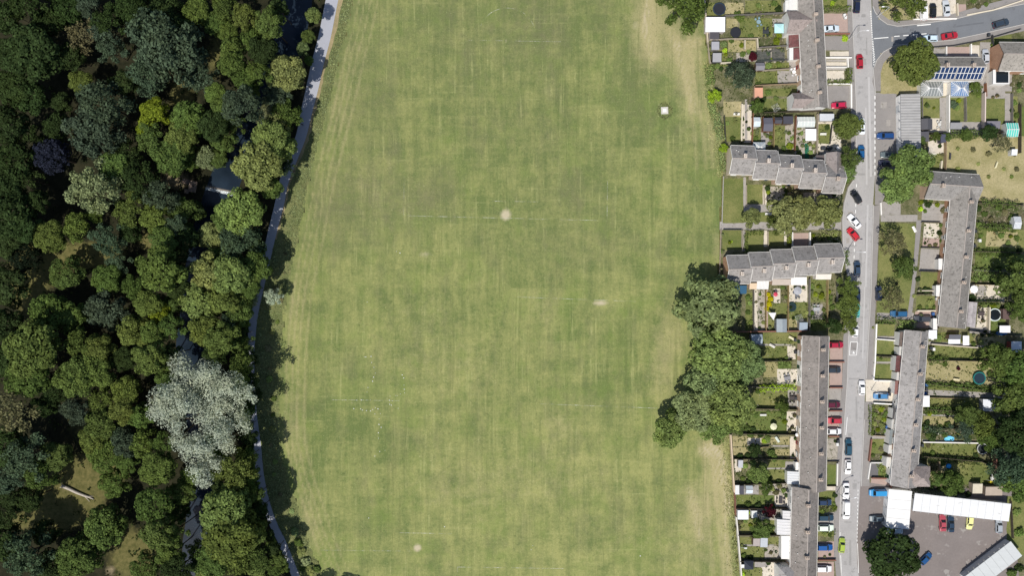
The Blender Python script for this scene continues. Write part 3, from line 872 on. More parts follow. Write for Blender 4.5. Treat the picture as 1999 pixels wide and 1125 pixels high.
def gable_prof(hd, ze, zr):
    return [(-hd, 0), (hd, 0), (hd, ze), (0, zr), (-hd, ze)]

def roof_slabs(mb, u0, u1, hd, ze, zr, over=0.28, th=0.14):
    s = (zr - ze) / hd
    zo = ze - over * s
    for sg in (1, -1):
        prof = [(0, zr + 0.02), (0, zr - th), (sg * (hd + over), zo - th + .03), (sg * (hd + over), zo + 0.02)]
        if sg > 0:
            prof = prof[::-1]
        # close against the other slope at the ridge
        mb.extrude_u(prof if sg > 0 else prof, u0, u1)

def fix_normals(me):
    import bmesh
    bm = bmesh.new()
    bm.from_mesh(me)
    bmesh.ops.recalc_face_normals(bm, faces=bm.faces)
    bm.to_mesh(me)
    bm.free()
    return me

def chimney(parent, u, v, z0, h, col=(0.30, 0.2, 0.15), big=1.0):
    mb = MB()
    a, b = 0.5 * big, 0.34 * big
    mb.box(u - b, v - a, z0 - 1.2, u + b, v + a, z0 + h)
    mb.box(u - b - .07, v - a - .07, z0 + h, u + b + .07, v + a + .07, z0 + h + .14)
    for k in (-1, 1):
        mb.disc(u, v + k * a * .5, .15, z0 + h + .14, z0 + h + .55, 8, 1, .12)
    return link('chimney', mb.mesh('chimney', [BRICK, OBJ]), parent, col=(0.45, 0.38, 0.32))

def make_house(name, corners, z, ze, zr, roofc, wallc, wallm, ends=(True, True), chim=(0.0, 0.0), win=True, front=1, label='', cat='house', group=None, doors=True, ridgec=(0.34, 0.30, 0.27), verge=False, vent=-1, trimc=(0.7, 0.68, 0.64)):
    c, ang, L, D = frame(corners, z)
    h = empty(name, c, ang)
    hd = D / 2 - 0.28
    hl = L / 2 - 0.012
    mb = MB()
    mb.extrude_u(gable_prof(hd, ze, zr - .12), -hl + (0.08 if ends[0] else 0), hl - (0.08 if ends[1] else 0))
    link('wall', fix_normals(mb.mesh('wall', wallm)), h, col=wallc)
    mb = MB()
    eo = 0.18
    roof_slabs(mb, -hl - (eo if ends[0] else 0), hl + (eo if ends[1] else 0), hd, ze, zr)
    r = link('roof', fix_normals(mb.mesh('roof', TILE)), h, col=roofc)
    mb = MB()
    mb.box(-hl, -0.13, zr - .03, hl, 0.13, zr + 0.09)
    link('ridge_tiles', mb.mesh('ridge_tiles', OBJ), r, col=ridgec)
    s = (zr - ze) / hd
    for sg in (1, -1):
        zo = ze - .28 * s
        y0 = sg * (hd + .285)
        mb = MB()
        mb.box(-hl, min(y0, y0 + sg * .11), zo - .16, hl, max(y0, y0 + sg * .11), zo - .04)
        link('gutter', mb.mesh('gutter', OBJ), r, col=trimc)
    if verge:
        for e in ((-1, 1) if verge == 2 else (verge,)):
            for sg in (1, -1):
                u = e * (hl + (eo if ends[0 if e < 0 else 1] else 0) + .003)
                zo = ze - .28 * s
                a, b = sorted((u, u + e * .10))
                mb = MB()
                prof = [(0, zr + .05), (0, zr - .17), (sg * (hd + .28), zo - .17), (sg * (hd + .28), zo + .05)]
                mb.extrude_u(prof, a, b)
                link('bargeboard', fix_normals(mb.mesh('bargeboard', OBJ)), r, col=trimc)
    if chim is not None:
        cu, cv = chim
        chimney(r, cu, cv * hd, zr - abs(cv) * (zr - ze), 1.0 + 0.5 * abs(cv))
    if vent:
        for k in range(1 + (rnd.random() < .4)):
            u, v = rnd.uniform(-hl * .8, hl * .8), vent * hd * rnd.uniform(.45, .8)
            mb = MB()
            mb.disc(u, v, .11, zr - abs(v) * s - .1, zr - abs(v) * s + .42, 8)
            link('vent_pipe', mb.mesh('vent_pipe', OBJ), r, col=(0.62, 0.61, 0.58))
    if win:
        for sd in (1, -1):
            v = sd * (hd + 0.005)
            k = 1 if sd == front else -1
            for u in (-hl * .48, hl * .48):
                put_window(h, 'window', u, v, ze - 1.55, sd)
            if ze > 4.2:
                put_window(h, 'window', -k * hl * .42, v, 0.95, sd)
            if doors:
                put_window(h, 'door', k * hl * .5, v, 0.08, sd, col=rnd.choice([(.6, .6, .58), (.25, .03, .03), (.03, .06, .15), (.5, .5, .48), (.02, .08, .04)]))
    tag(h, label, cat, group)
    return h, dict(hd=hd, hl=hl, L=L, D=D, ang=ang, c=c)

def reg_house(terr, k, corners, axis_px, rear_px):
    x = sum(p[0] for p in corners) / 4
    y = sum(p[1] for p in corners) / 4
    HOUSES.append(dict(terr=terr, k=k, x=x, y=y, ax=axis_px, rear=rear_px))

def lerp2(a, b, t):
    return (a[0] + (b[0] - a[0]) * t, a[1] + (b[1] - a[1]) * t)

def terrace(terr, desc, c0, c1, c2, c3, fr, ze, zr, roofc, wallc, wallm, rear, front, chim_v, vent=-1, chim_u=0.0):
    made = []
    for i in range(len(fr) - 1):
        cs = [lerp2(c0, c3, fr[i]), lerp2(c1, c2, fr[i]), lerp2(c1, c2, fr[i + 1]), lerp2(c0, c3, fr[i + 1])]
        ax = Vector((c3[0] - c0[0], c3[1] - c0[1])).normalized()
        reg_house(terr, i, cs, ax, rear)
        kk = rnd.uniform(.85, 1.1)
        wc = tuple(min(.8, w * kk) for w in wallc[i % len(wallc)])
        kk = rnd.uniform(.87, 1.1)
        rc = tuple(w * kk for w in roofc)
        made.append(make_house('terraced_house', cs, ze, ze, zr, rc, wc, wallm[i % len(wallm)], (i == 0, i == len(fr) - 2), None if chim_v is None else (chim_u, chim_v), True, front,
                               f'{desc}, {ORD[i]} from the top of the {terr}', 'house', f'houses of the {terr}', vent=vent))
    return made

GREY, LGREY, BROWN = (0.225, 0.206, 0.188), (0.30, 0.285, 0.27), (0.16, 0.125, 0.11)
WHT, CRM, ORB, PEA, RED = (0.72, 0.70, 0.66), (0.55, 0.46, 0.36), (0.46, 0.27, 0.17), (0.55, 0.40, 0.30), (0.30, 0.12, 0.08)

TA, TB, TC, TD, TD2, TE, TF = ('top street terrace', 'upper stepped row', 'lower stepped row', 'long field-side terrace', 'offset bottom terrace', 'slanting L-shaped terrace', 'white-porched terrace')
hA = terrace(TA, 'grey-roofed terraced house', (1556, -40), (1604, -42), (1617, 209), (1568, 212), [0, .2, .4, .6, .8, 1], 4.9, 7.2, GREY, [WHT, WHT, CRM, PEA, WHT], [RENDER], Vector((-1, 0)), -1 if False else 1, 0.02, vent=-1)
DOWNX = Vector((1, 0))
hB, hC = [], []
for i in range(5):
    x, y = 1428 + 45 * i, 283.5 + 9.2 * i
    w = 45 if i < 4 else 38
    cs = [(x, y), (x - 3, y + 56), (x + w - 3, y + 57.5), (x + w, y + 1.5)]
    reg_house(TB, i, cs, Vector((1, 0.2)).normalized(), Vector((0, -1)))
    hB.append(make_house('stepped_house', cs, 4.9, 4.9, 7.4, (0.232, 0.218, 0.208), CRM if i < 2 else PEA, RENDER, (True, True), (0.0, 0.18) if i < 4 else (.3, -.1), True, -1,
                         f'grey stepped house, {ORD[i]} from the field in the {TB}', 'house', f'houses of the {TB}', verge=2, vent=1))
for i in range(5):
    x, y = 1419 + 42.7 * i, 499 - 5.6 * i
    w = 42.7 if i < 4 else 50
    cs = [(x, y), (x + 2, y + 56), (x + w + 2, y + 55), (x + w, y - 1)]
    reg_house(TC, i, cs, Vector((1, -0.12)).normalized(), Vector((0, 1)))
    hC.append(make_house('stepped_house', cs, 4.9, 4.9, 7.4, (0.232, 0.218, 0.208), ORB if i == 0 else PEA, BRICK if i == 0 else RENDER, (True, True), (0.3, -0.32), True, 1,
                         f'grey stepped house, {ORD[i]} from the field in the {TC}', 'house', f'houses of the {TC}', verge=2, vent=-1))
hD = terrace(TD, 'grey-brown terraced house', (1567, 657), (1619, 657), (1613, 958), (1561.5, 958), [0, 1 / 6, 2 / 6, .5, 4 / 6, 5 / 6, 1], 4.9, 7.3, (0.208, 0.186, 0.170), [PEA, WHT, PEA, CRM], [RENDER], Vector((-1, 0)), 1, 0.3, vent=-1)
hD2 = terrace(TD2, 'grey-brown terraced house', (1547, 952), (1598, 954), (1594, 1150), (1542, 1150), [0, .27, .52, .77, 1], 4.9, 7.3, (0.208, 0.186, 0.170), [WHT, PEA], [RENDER], Vector((-1, 0)), 1, -.08, vent=-1, chim_u=.4)
hE = terrace(TE, 'grey-roofed terraced house', (1858, 366), (1911, 366), (1885.5, 640), (1832, 638), [0, .22, .41, .59, .77, 1], 3.7, 6.0, (0.226, 0.210, 0.193), [ORB, PEA, ORB], [BRICK, RENDER, BRICK], Vector((1, 0.1)), -1, 0.12, vent=1)
hF = terrace(TF, 'grey-roofed terraced house', (1767, 646), (1813, 649), (1790, 952), (1739, 948), [0, .185, .35, .51, .675, .84, 1], 4.3, 6.6, (0.27, 0.255, 0.245), [WHT, PEA, WHT], [RENDER], Vector((1, 0.08)), -1, 0.12, vent=1)
for i, lb in enumerate(('grey house at the corner of the L-shaped terrace beside the big bright tree', 'grey end house of the L-shaped terrace next to the wide dry lawn')):
    a, b = (0, .5) if i == 0 else (.5, 1)
    p0, p1, p2, p3 = (1811, 334), (1806, 388), (1906, 394), (1914, 341)
    cs = [lerp2(p0, p3, a), lerp2(p1, p2, a), lerp2(p1, p2, b), lerp2(p0, p3, b)]
    make_house('terraced_house', cs, 3.7, 3.7, 6.0, (0.20, 0.19, 0.18), PEA, RENDER, (i == 0, i == 1), (-0.4, -.1) if i == 0 else None, True, -1, lb, 'house', f'houses of the {TE}', vent=1)
hS = []
for i, lb in enumerate(('semi-detached house with solar panels, partly under the round tree', 'semi-detached house with solar panels, next to the orange brick gable')):
    p0, p1, p2, p3 = (1816, 111), (1812, 156), (1915, 157), (1916, 111)
    a, b = (0, .5) if i == 0 else (.5, 1)
    cs = [lerp2(p0, p3, a), lerp2(p1, p2, a), lerp2(p1, p2, b), lerp2(p0, p3, b)]
    reg_house('solar-panelled pair', i, cs, Vector((1, 0)), Vector((0, 1)))
    h, d = make_house('semi_detached_house', cs, 4.9, 4.9, 7.2, (0.235, 0.215, 0.19), WHT, RENDER, (i == 0, i == 1), (-0.1, .05), True, 1, lb, 'house', 'solar-panelled pair', verge=(-1 if i == 0 else 1), vent=0)
    hS.append((h, d))
    # photovoltaic modules on the sunny slope
    n = 6 if i == 0 else 7
    sl = math.atan2(7.2 - 4.9, d['hd'])
    for r_ in range(2):
        for c_ in range(n):
            mb = MB()
            mb.box(-.5, -.86, 0, .5, .86, .04, 1)
            mb.box(-.43, -.79, .041, .43, .79, .05, 0)
            u = d['hl'] - .62 - (n - 1 - c_) * (1.07 if i == 0 else 1.0) - (0.35 if i == 0 else .05)
            t = 1.05 + 1.76 * r_
            v = -t * math.cos(sl)
            z = 7.2 - t * math.sin(sl) + .12
            link('solar_panel', mb.mesh('solar_panel', [SOLAR, WHITE]), h, (u, v, z), (sl, 0, 0))
h, d = make_house('detached_house', [(1951, 82), (1952, 137), (2040, 139), (2040, 82)], 4.9, 4.9, 7.3, (0.245, 0.225, 0.2), ORB, BRICK, (True, True), (0.6, -.3), True, 1, 'grey-roofed house with an orange brick gable at the photo edge', 'house', vent=0)
reg_house('orange-gabled house', 0, [(1951, 82), (1952, 137), (2000, 139), (2000, 82)], Vector((1, 0)), Vector((0, 1)))
hS2 = (h, d)

# ---------------------------------------------------------------- extensions, conservatories, sheds
def block(parent, corners, z, ze, zr, kind, roofc, wallc, wallm=None, roofm=None, names=('extension', 'extension_roof'), over=.15, glass=False):
    """a small building from the px of its eaves; flat, lean (high at the start pair's c0-c3 side) or gable (ridge start->end). Built under parent (a house or a shed's own Empty)."""
    c, ang, L, D = frame(corners, z)
    if parent is None:
        return None
    pm = Matrix.Translation(parent.location) @ Matrix.Rotation(parent.rotation_euler.z, 4, 'Z')
    lm = pm.inverted() @ (Matrix.Translation(c) @ Matrix.Rotation(ang, 4, 'Z'))
    hl, hd = max(L / 2 - over, .3), max(D / 2 - over, .3)
    mb = MB()
    if kind == 'flat':
        mb.box(-hl, -hd, 0, hl, hd, ze)
    elif kind == 'lean':
        mb.extrude_u([(-hd, 0), (hd, 0), (hd, zr), (-hd, ze)], -hl, hl)
    elif kind == 'gable':
        mb.extrude_u([(-hd, 0), (hd, 0), (hd, ze), (0, zr), (-hd, ze)], -hl, hl)
    else:
        mb.box(-hl, -hd, 0, hl, hd, ze)
    wl = link(names[0], fix_normals(mb.mesh(names[0], wallm or RENDER)), parent, lm.translation, ang - parent.rotation_euler.z, wallc)
    mb = MB()
    o2 = over
    rm = roofm or OBJ
    if kind == 'flat':
        mb.box(-hl - o2, -hd - o2, ze + .002, hl + o2, hd + o2, ze + .12)
    elif kind == 'lean':
        s = (zr - ze) / (2 * hd)
        mb.extrude_u([(-hd - o2, ze - o2 * s + .003), (hd, zr + .003), (hd, zr + .12), (-hd - o2, ze - o2 * s + .12)], -hl - o2, hl + o2)
    elif kind == 'gable':
        roof_slabs(mb, -hl - o2, hl + o2, hd, ze + .05, zr + .08, o2, .1)
    elif kind == 'hip':
        k = min(hd, hl * .9)
        v = [(-hl - o2, -hd - o2, ze), (hl + o2, -hd - o2, ze), (hl + o2, hd + o2, ze), (-hl - o2, hd + o2, ze), (-hl + k, 0, zr), (hl - k, 0, zr)]
        if hl - k <= .05:
            v[4], v[5] = (-.05, 0, zr), (.05, 0, zr)
        mb.add(v, [(0, 1, 5, 4), (1, 2, 5), (2, 3, 4, 5), (3, 0, 4), (3, 2, 1, 0)])
    rf = link(names[1], fix_normals(mb.mesh(names[1], rm)), wl, col=roofc)
    return wl, rf, (hl, hd, L, D)

def glazed(parent, corners, z, ze, zr, kind, panec=(0.35, 0.42, 0.46), barc=(0.75, 0.75, 0.74), nb=5, names=('conservatory', 'glass_roof'), wallc=(0.7, 0.7, 0.68)):
    """conservatory or greenhouse: framed glass walls and a glazed roof with bars"""
    wl, rf, (hl, hd, L, D) = block(parent, corners, z, ze, zr, kind, panec, wallc, CONS, CONS, names, .08)
    mb = MB()
    if kind == 'lean':
        s = (zr - ze) / (2 * hd)
        a = math.atan(s)
        for i in range(nb + 1):
            u = -hl + 2 * hl * i / nb
            mb.extrude_u([(-hd - .1, ze - .1 * s + .125), (hd, zr + .125), (hd, zr + .2), (-hd - .1, ze - .1 * s + .2)], u - .06, u + .06)
    elif kind == 'gable':
        s = (zr - ze) / hd
        for i in range(nb + 1):
            u = -hl + 2 * hl * i / nb
            for sg in (1, -1):
                mb.extrude_u([(0, zr + .13), (0, zr + .2), (sg * (hd + .1), ze - .1 * s + .2), (sg * (hd + .1), ze - .1 * s + .11)], u - .05, u + .05)
        mb.box(-hl, -.07, zr + .15, hl, .07, zr + .24)
    else:
        k = min(hd, hl * .9)
        top = [(-hl + k, 0, zr), (hl - k, 0, zr)] if hl - k > .05 else [(-.05, 0, zr), (.05, 0, zr)]
        cs = [(-hl, -hd, ze), (hl, -hd, ze), (hl, hd, ze), (-hl, hd, ze)]
        for i, p in enumerate(cs):
            q = top[0] if p[0] < 0 else top[1]
            mb.tube([(p[0], p[1], p[2] + .06), (q[0], q[1], q[2] + .06)], [.07, .07], 5)
            n = cs[(i + 1) % 4]
            for t in np.linspace(.15, .85, nb):
                pp = Vector(p) * (1 - t) + Vector(n) * t
                tt = Vector(top[0]) if pp.x < 0 else Vector(top[1])
                if abs(p[1] - n[1]) < .01:
                    tt = Vector((min(max(pp.x, top[0][0]), top[1][0]), 0, zr))
                mb.tube([tuple(pp + Vector((0, 0, .05))), tuple(tt + Vector((0, 0, .05)))], [.045, .045], 4)
        mb.tube([(top[0][0], 0, zr + .06), (top[1][0], 0, zr + .06)], [.08, .08], 5)
    link('glazing_bars', fix_normals(mb.mesh('glazing_bars', OBJ)), rf, col=barc)
    return wl

def quad(x0, y0, x1, y1, start='l', sk=0.0):
    """px rectangle as corners with the chosen start side (l: ridge runs across, t: ridge runs down)"""
    tl, tr, br, bl = (x0, y0), (x1, y0), (x1 - sk * (y1 - y0), y1), (x0 - sk * (y1 - y0), y1)
    if start == 'l':
        return [tl, bl, br, tr]
    if start == 'r':
        return [br, tr, tl, bl]
    if start == 't':
        return [tr, tl, bl, br]
    return [bl, br, tr, tl]
# orientation for 'lean': the c0-c3 side is at +v or -v; frame() gives v = left of u, so for start 'l' +v is the top of the picture

MAROON, FELT = (0.12, 0.045, 0.045), (0.12, 0.115, 0.12)
# rear gable wings of the top street terrace
block(hA[1][0], quad(1536, 21, 1590, 65, 'l'), 4.7, 4.7, 6.9, 'gable', (0.24, .2, .185), WHT, RENDER, TILE, ('rear_wing', 'wing_roof'))
block(hA[4][0], quad(1546, 181, 1592, 211, 'l'), 4.7, 4.7, 6.6, 'gable', (0.24, .2, .185), WHT, RENDER, TILE, ('rear_wing', 'wing_roof'))
block(hA[1][0], quad(1540, -2, 1560, 20, 'l'), 3.0, 3.0, 3.0, 'flat', (0.66, .65, .63), WHT)
block(hA[2][0], quad(1540, 66, 1563, 92, 't'), 2.9, 2.6, 3.6, 'lean', MAROON, WHT, None, TILE)
block(hA[2][0], quad(1548, 94, 1564, 116, 't'), 2.9, 2.6, 3.6, 'lean', MAROON, WHT, None, TILE)
block(hA[3][0], quad(1541, 93, 1549, 117, 't'), 2.4, 2.3, 2.6, 'lean', (.62, .62, .60), WHT)
block(hA[1][0], quad(1533, 0, 1541, 22, 't'), 2.4, 2.3, 2.6, 'lean', (.6, .59, .57), WHT)
# stepped rows
block(hB[4][0], quad(1613, 298, 1643, 346, 't'), 4.6, 4.6, 6.6, 'gable', (0.23, .2, .19), WHT, RENDER, TILE, ('rear_wing', 'wing_roof'))
block(hB[4][0], quad(1593, 303, 1612, 322, 't'), 2.7, 2.7, 2.7, 'flat', (0.10, .085, .085), WHT)
glazed(hB[0][0], quad(1471, 277, 1495, 297, 'l'), 2.5, 2.2, 3.2, 'hip', (0.4, .45, .48), nb=4)
block(hC[0][0], quad(1463, 552, 1477, 565, 'l'), 2.5, 2.4, 2.8, 'lean', (0.6, .47, .33), PEA)
glazed(hC[1][0], quad(1477, 549, 1500, 565, 'l'), 2.5, 2.3, 2.9, 'lean', (0.55, .55, .54), nb=8)
block(hC[2][0], quad(1507, 544, 1543, 557, 'l'), 2.7, 2.6, 3.2, 'lean', (0.42, .36, .31), PEA)
block(hC[3][0], quad(1544, 541, 1575, 557, 'l'), 2.7, 2.6, 3.2, 'flat', (0.74, .72, .69), WHT)
block(hC[4][0], quad(1592, 534, 1622, 546, 'l'), 2.6, 2.5, 3.0, 'lean', (0.62, .58, .52), WHT)
# long field-side terrace and its offset half
glazed(hD[5][0], quad(1537, 921, 1561, 946, 't'), 2.6, 2.4, 3.2, 'lean', (.5, .52, .54), nb=5)
block(hD[5][0], quad(1553, 903, 1562, 921, 't'), 2.5, 2.4, 2.5, 'flat', (.7, .68, .65), WHT)
glazed(hD2[0][0], quad(1528, 998, 1545, 1016, 't'), 2.6, 2.4, 3.1, 'lean', (.42, .42, .44), nb=3)
glazed(hD2[1][0], quad(1517, 1015, 1545, 1045, 't'), 2.7, 2.4, 3.3, 'lean', (.50, .50, .52), nb=5)
block(hD2[2][0], quad(1525, 1047, 1545, 1092, 't'), 2.7, 2.7, 2.9, 'lean', (.74, .73, .71), WHT)
block(hD2[3][0], quad(1520, 1108, 1556, 1145, 'l'), 4.6, 4.6, 6.4, 'hip', (.26, .25, .245), WHT, RENDER, TILE, ('rear_wing', 'wing_roof'))
# slanting terrace
block(hE[4][0], quad(1891, 590, 1908, 639, 't', .09), 2.9, 2.8, 3.1, 'lean', (.28, .26, .265), WHT, None, TILE)
for i, y in ((2, 505), (3, 557), (4, 622)):
    block(hE[i][0], quad(1832 - (y - 505) * .09, y, 1840 - (y - 505) * .09, y + 22, 'b'), 2.5, 2.4, 2.7, 'flat', (.68, .67, .65), WHT, None, None, ('porch', 'porch_roof'))
# white porches and bays of the terrace below it
for i, (x0, y0, x1, y1, rc, rm) in enumerate(((1754, 648, 1767, 676, BROWN, TILE), (1753, 677, 1763, 694, (.7, .69, .66), OBJ), (1747, 695, 1762, 726, MAROON, TILE), (1748, 727, 1758, 743, (.72, .7, .68), OBJ), (1745, 744, 1757, 770, (.27, .13, .115), TILE), (1741, 797, 1749, 818, FELT, OBJ), (1738, 819, 1746, 838, (.72, .71, .68), OBJ), (1735, 839, 1744, 868, (.3, .34, .35), CONS), (1732, 869, 1742, 886, (.72, .71, .68), OBJ), (1728, 893, 1742, 912, (.66, .64, .6), OBJ))):
    hi = min(5, max(0, int((y0 - 646) / 50.5)))
    block(hF[hi][0], quad(x0, y0, x1, y1, 'b', .08), 2.7, 2.5, 3.2, 'lean', rc, WHT, None, rm, ('porch', 'porch_roof'))
block(hF[5][0], quad(1772, 911, 1816, 951, 'l'), 4.7, 4.7, 6.8, 'hip', (.25, .21, .195), WHT, RENDER, TILE, ('side_wing', 'wing_roof'))
block(hF[0][0], quad(1813, 645, 1829, 662, 't'), 2.5, 2.4, 2.5, 'flat', (.7, .71, .74), WHT)
# solar pair and the orange-gabled house
for k, (x0, x1, pc) in enumerate(((1798, 1842, (.20, .215, .21)), (1857, 1892, (.13, .21, .36)))):
    glazed(hS[k][0], quad(x0, 159, x1, 187, 'l'), 2.6, 2.4, 3.5, 'hip', pc, nb=6)
block(hS2[0], quad(1938, 136, 1970, 164, 'l'), 2.8, 2.8, 2.8, 'flat', (.68, .67, .66), WHT)
block(hS2[0], quad(1945, 137, 1969, 161, 'l'), 3.1, 2.9, 3.3, 'flat', (.02, .022, .035), WHT, None, GLASS, ('roof_lantern', 'lantern_glass'))

# ---------------------------------------------------------------- garage blocks
def garages(label, corners, ze, n, side, roofm, roofc, wallc, doorc=(.7, .69, .67), slope=.25, group=None):
    c, ang, L, D = frame(corners, ze)
    g = empty('garage_block', c, ang)
    hl, hd = L / 2 - .12, D / 2 - .12
    z0, z1 = (ze, ze + slope) if side < 0 else (ze + slope, ze)
    mb = MB()
    mb.extrude_u([(-hd, 0), (hd, 0), (hd, z1), (-hd, z0)], -hl, hl)
    link('wall', fix_normals(mb.mesh('wall', RENDER)), g, col=wallc)
    mb = MB()
    mb.extrude_u([(-hd - .12, z0 + .003), (hd + .12, z1 + .003), (hd + .12, z1 + .13), (-hd - .12, z0 + .13)], -hl - .12, hl + .12)
    r = link('roof', fix_normals(mb.mesh('roof', roofm)), g, col=roofc)
    w = 2 * hl / n
    if roofm is SHEET:
        k = max(3, int(hl * 2 / 2.1))
        mb = MB()
        for i in range(1, k):
            u = -hl + 2 * hl * i / k
            mb.extrude_u([(-hd - .1, z0 + .131), (hd + .1, z1 + .131), (hd + .1, z1 + .16), (-hd - .1, z0 + .16)], u - .05, u + .05)
        link('roof_seam', fix_normals(mb.mesh('roof_seam', OBJ)), r, col=tuple(x * .72 for x in roofc))
    for i in range(n):
        mb = MB()
        u = -hl + w * (i + .5)
        mb.box(u - w * .42, side * (hd + .004) - .02, .05, u + w * .42, side * (hd + .004) + .02, 2.1)
        for k in range(4):
            mb.box(u - w * .40, side * (hd + .03) - .01, .2 + k * .48, u + w * .40, side * (hd + .03) + .01, .56 + k * .48)
        link('garage_door', mb.mesh('garage_door', OBJ), g, col=doorc if rnd.random() < .8 else (.5, .52, .53))
    for i in range(n - 1):
        u = -hl + w * (i + 1)
        mb = MB()
        mb.box(u - .06, side * (hd + .25) - .25, z0 - .35, u + .06, side * (hd + .25) + .25, z0 - .05)
        link('roof_bracket', mb.mesh('roof_bracket', OBJ), g, col=(.3, .3, .3))
    tag(g, label, 'garage block', group)
    return g
def corr_mat():
    m, nt, b = new_mat('corrugated_sheet')
    g = N(nt)
    v = g.pos()
    s = g.node('ShaderNodeSeparateXYZ')
    g.l(v, s.inputs[0])
    w = g.mth('SINE', g.mth('MULTIPLY', s.outputs[1], 8.5))
    st = g.noise(g.pos((.6, 2, 1)), .5, 4, .7)
    col = g.scale(g.objcol(), g.mth('ADD', g.mth('ADD', .55, g.mth('MULTIPLY', w, .16)), g.mth('MULTIPLY', st, .8)))
    g.l(col, b.inputs['Base Color'])
    b.inputs['Roughness'].default_value = .8
    bp = g.node('ShaderNodeBump')
    bp.inputs['Strength'].default_value = .6
    bp.inputs['Distance'].default_value = .06
    g.l(w, bp.inputs['Height'])
    g.l(bp.outputs[0], b.inputs['Normal'])
    return m
CORR = corr_mat()
garages('row of white garages with a ribbed grey sheet roof by the street', [(1795, 183), (1758, 184), (1759, 306), (1797, 304)], 3.1, 7, -1, CORR, (.33, .325, .32), (.78, .77, .75), (.76, .75, .73))
garages('short white flat-roofed garage block along the forecourt entrance', [(1780, 958), (1734, 957), (1729, 1029), (1773, 1035)], 2.7, 4, -1, SHEET, (.70, .70, .69), (.6, .6, .58), slope=.15, group='forecourt garages')
garages('long white flat-roofed garage block across the head of the forecourt', [(1970, 989), (1971, 1018), (1782, 1000), (1784, 961)][::-1] if False else [(1784, 962), (1782, 999), (1970, 1018), (1971, 985)], 2.7, 12, -1, SHEET, (.66, .67, .68), (.6, .6, .58), slope=.2, group='forecourt garages')
garages('slanting grey-white garage block closing the bottom corner of the forecourt', [(1973, 1058), (1994, 1085), (1905, 1155), (1880, 1128)], 2.7, 9, -1, SHEET, (.50, .52, .52), (.5, .5, .5), (.5, .51, .52), slope=.15, group='forecourt garages')

# ---------------------------------------------------------------- foliage
def leaf_mesh(name, c, n, s, ratio=0.62):
    """one folded diamond leaf spray at each point c (k,3), facing n, of size s (k,)"""
    k = len(c)
    n = n / np.linalg.norm(n, axis=1, keepdims=True)
    r = nrs.normal(size=(k, 3))
    t = np.cross(n, r)
    t /= np.linalg.norm(t, axis=1, keepdims=True) + 1e-9
    b = np.cross(n, t)
    s = s[:, None]
    v = np.stack([c + t * s, c + b * s * ratio - n * s * .18, c - t * s, c - b * s * ratio - n * s * .18], 1).reshape(-1, 3)
    me = bpy.data.meshes.new(name)
    me.vertices.add(4 * k)
    me.vertices.foreach_set('co', v.astype(np.float32).reshape(-1))
    me.loops.add(4 * k)
    me.loops.foreach_set('vertex_index', np.arange(4 * k, dtype=np.int32))
    me.polygons.add(k)
    me.polygons.foreach_set('loop_start', np.arange(0, 4 * k, 4, dtype=np.int32))
    me.polygons.foreach_set('loop_total', np.full(k, 4, dtype=np.int32))
    me.materials.append(LEAF)
    me.update(calc_edges=True)
    return me

def rand_dirs(k, zmin=-1.0):
    d = nrs.normal(size=(int(k * 2.6) + 8, 3))
    d /= np.linalg.norm(d, axis=1, keepdims=True)
    return d[d[:, 2] > zmin][:k]

def lobed(name, lobes, per, ls, jit=.5, shell=(.80, 1.06), up=.25, thin=1.0, clump=0):
    """leaves on the outside of a cluster of lobes (x, y, z, r)"""
    L = np.array(lobes)
    C, NN, SZ = [], [], []
    for i, (x, y, z, r) in enumerate(L):
        k = int(per * (r / .34) ** 2 * thin)
        d = rand_dirs(k, -.55)
        if clump:
            cd = rand_dirs(clump, -.5)
            pick = cd[nrs.randint(0, len(cd), len(d))]
            d = pick + nrs.normal(size=d.shape) * .30
            d /= np.linalg.norm(d, axis=1, keepdims=True)
        rad = r * nrs.uniform(shell[0], shell[1], (len(d), 1))
        p = np.array([x, y, z]) + d * rad
        keep = np.ones(len(p), bool)
        for j, (x2, y2, z2, r2) in enumerate(L):
            if j != i:
                keep &= np.linalg.norm(p - np.array([x2, y2, z2]), axis=1) > r2 * .78
        p, d = p[keep], d[keep]
        C.append(p)
        NN.append(d * .75 + np.array([0, 0, up]) + nrs.normal(size=d.shape) * jit * .6)
        SZ.append(ls * nrs.uniform(.6, 1.35, len(p)))
        m = int(k * .08)                         # sparse leaves within, so that no daylight runs straight through
        q = np.array([x, y, z]) + rand_dirs(m, -1) * r * nrs.uniform(.2, .65, (m, 1))
        C.append(q); NN.append(nrs.normal(size=q.shape) + np.array([0, 0, .8])); SZ.append(ls * nrs.uniform(1.2, 2.1, len(q)))
    return leaf_mesh(name, np.concatenate(C), np.concatenate(NN), np.concatenate(SZ))

def crown_lobes(rs, n, lr=(.26, .40), flat=.72, edge=.74, ragged=.12):
    out = []
    ph = rs.uniform(0, 6.28)
    for i in range(n):
        rr = math.sqrt((i + .4) / n) * edge * rs.uniform(1 - ragged, 1 + ragged)
        a = ph + i * 2.399963 + rs.uniform(-.25, .25)
        z = math.sqrt(max(0, 1 - (rr / .95) ** 2)) * flat * rs.uniform(.8, 1.12) - .08
        out.append((rr * math.cos(a), rr * math.sin(a), z, rs.uniform(*lr) * (1.08 - .3 * rr)))
    m = max(6, n // 3)
    for i in range(m):
        a = ph + i * 6.283 / m + rs.uniform(-.2, .2)
        rr = edge * rs.uniform(.82, 1.02)
        out.append((rr * math.cos(a), rr * math.sin(a), rs.uniform(-.35, .0), rs.uniform(*lr) * .9))
    return out

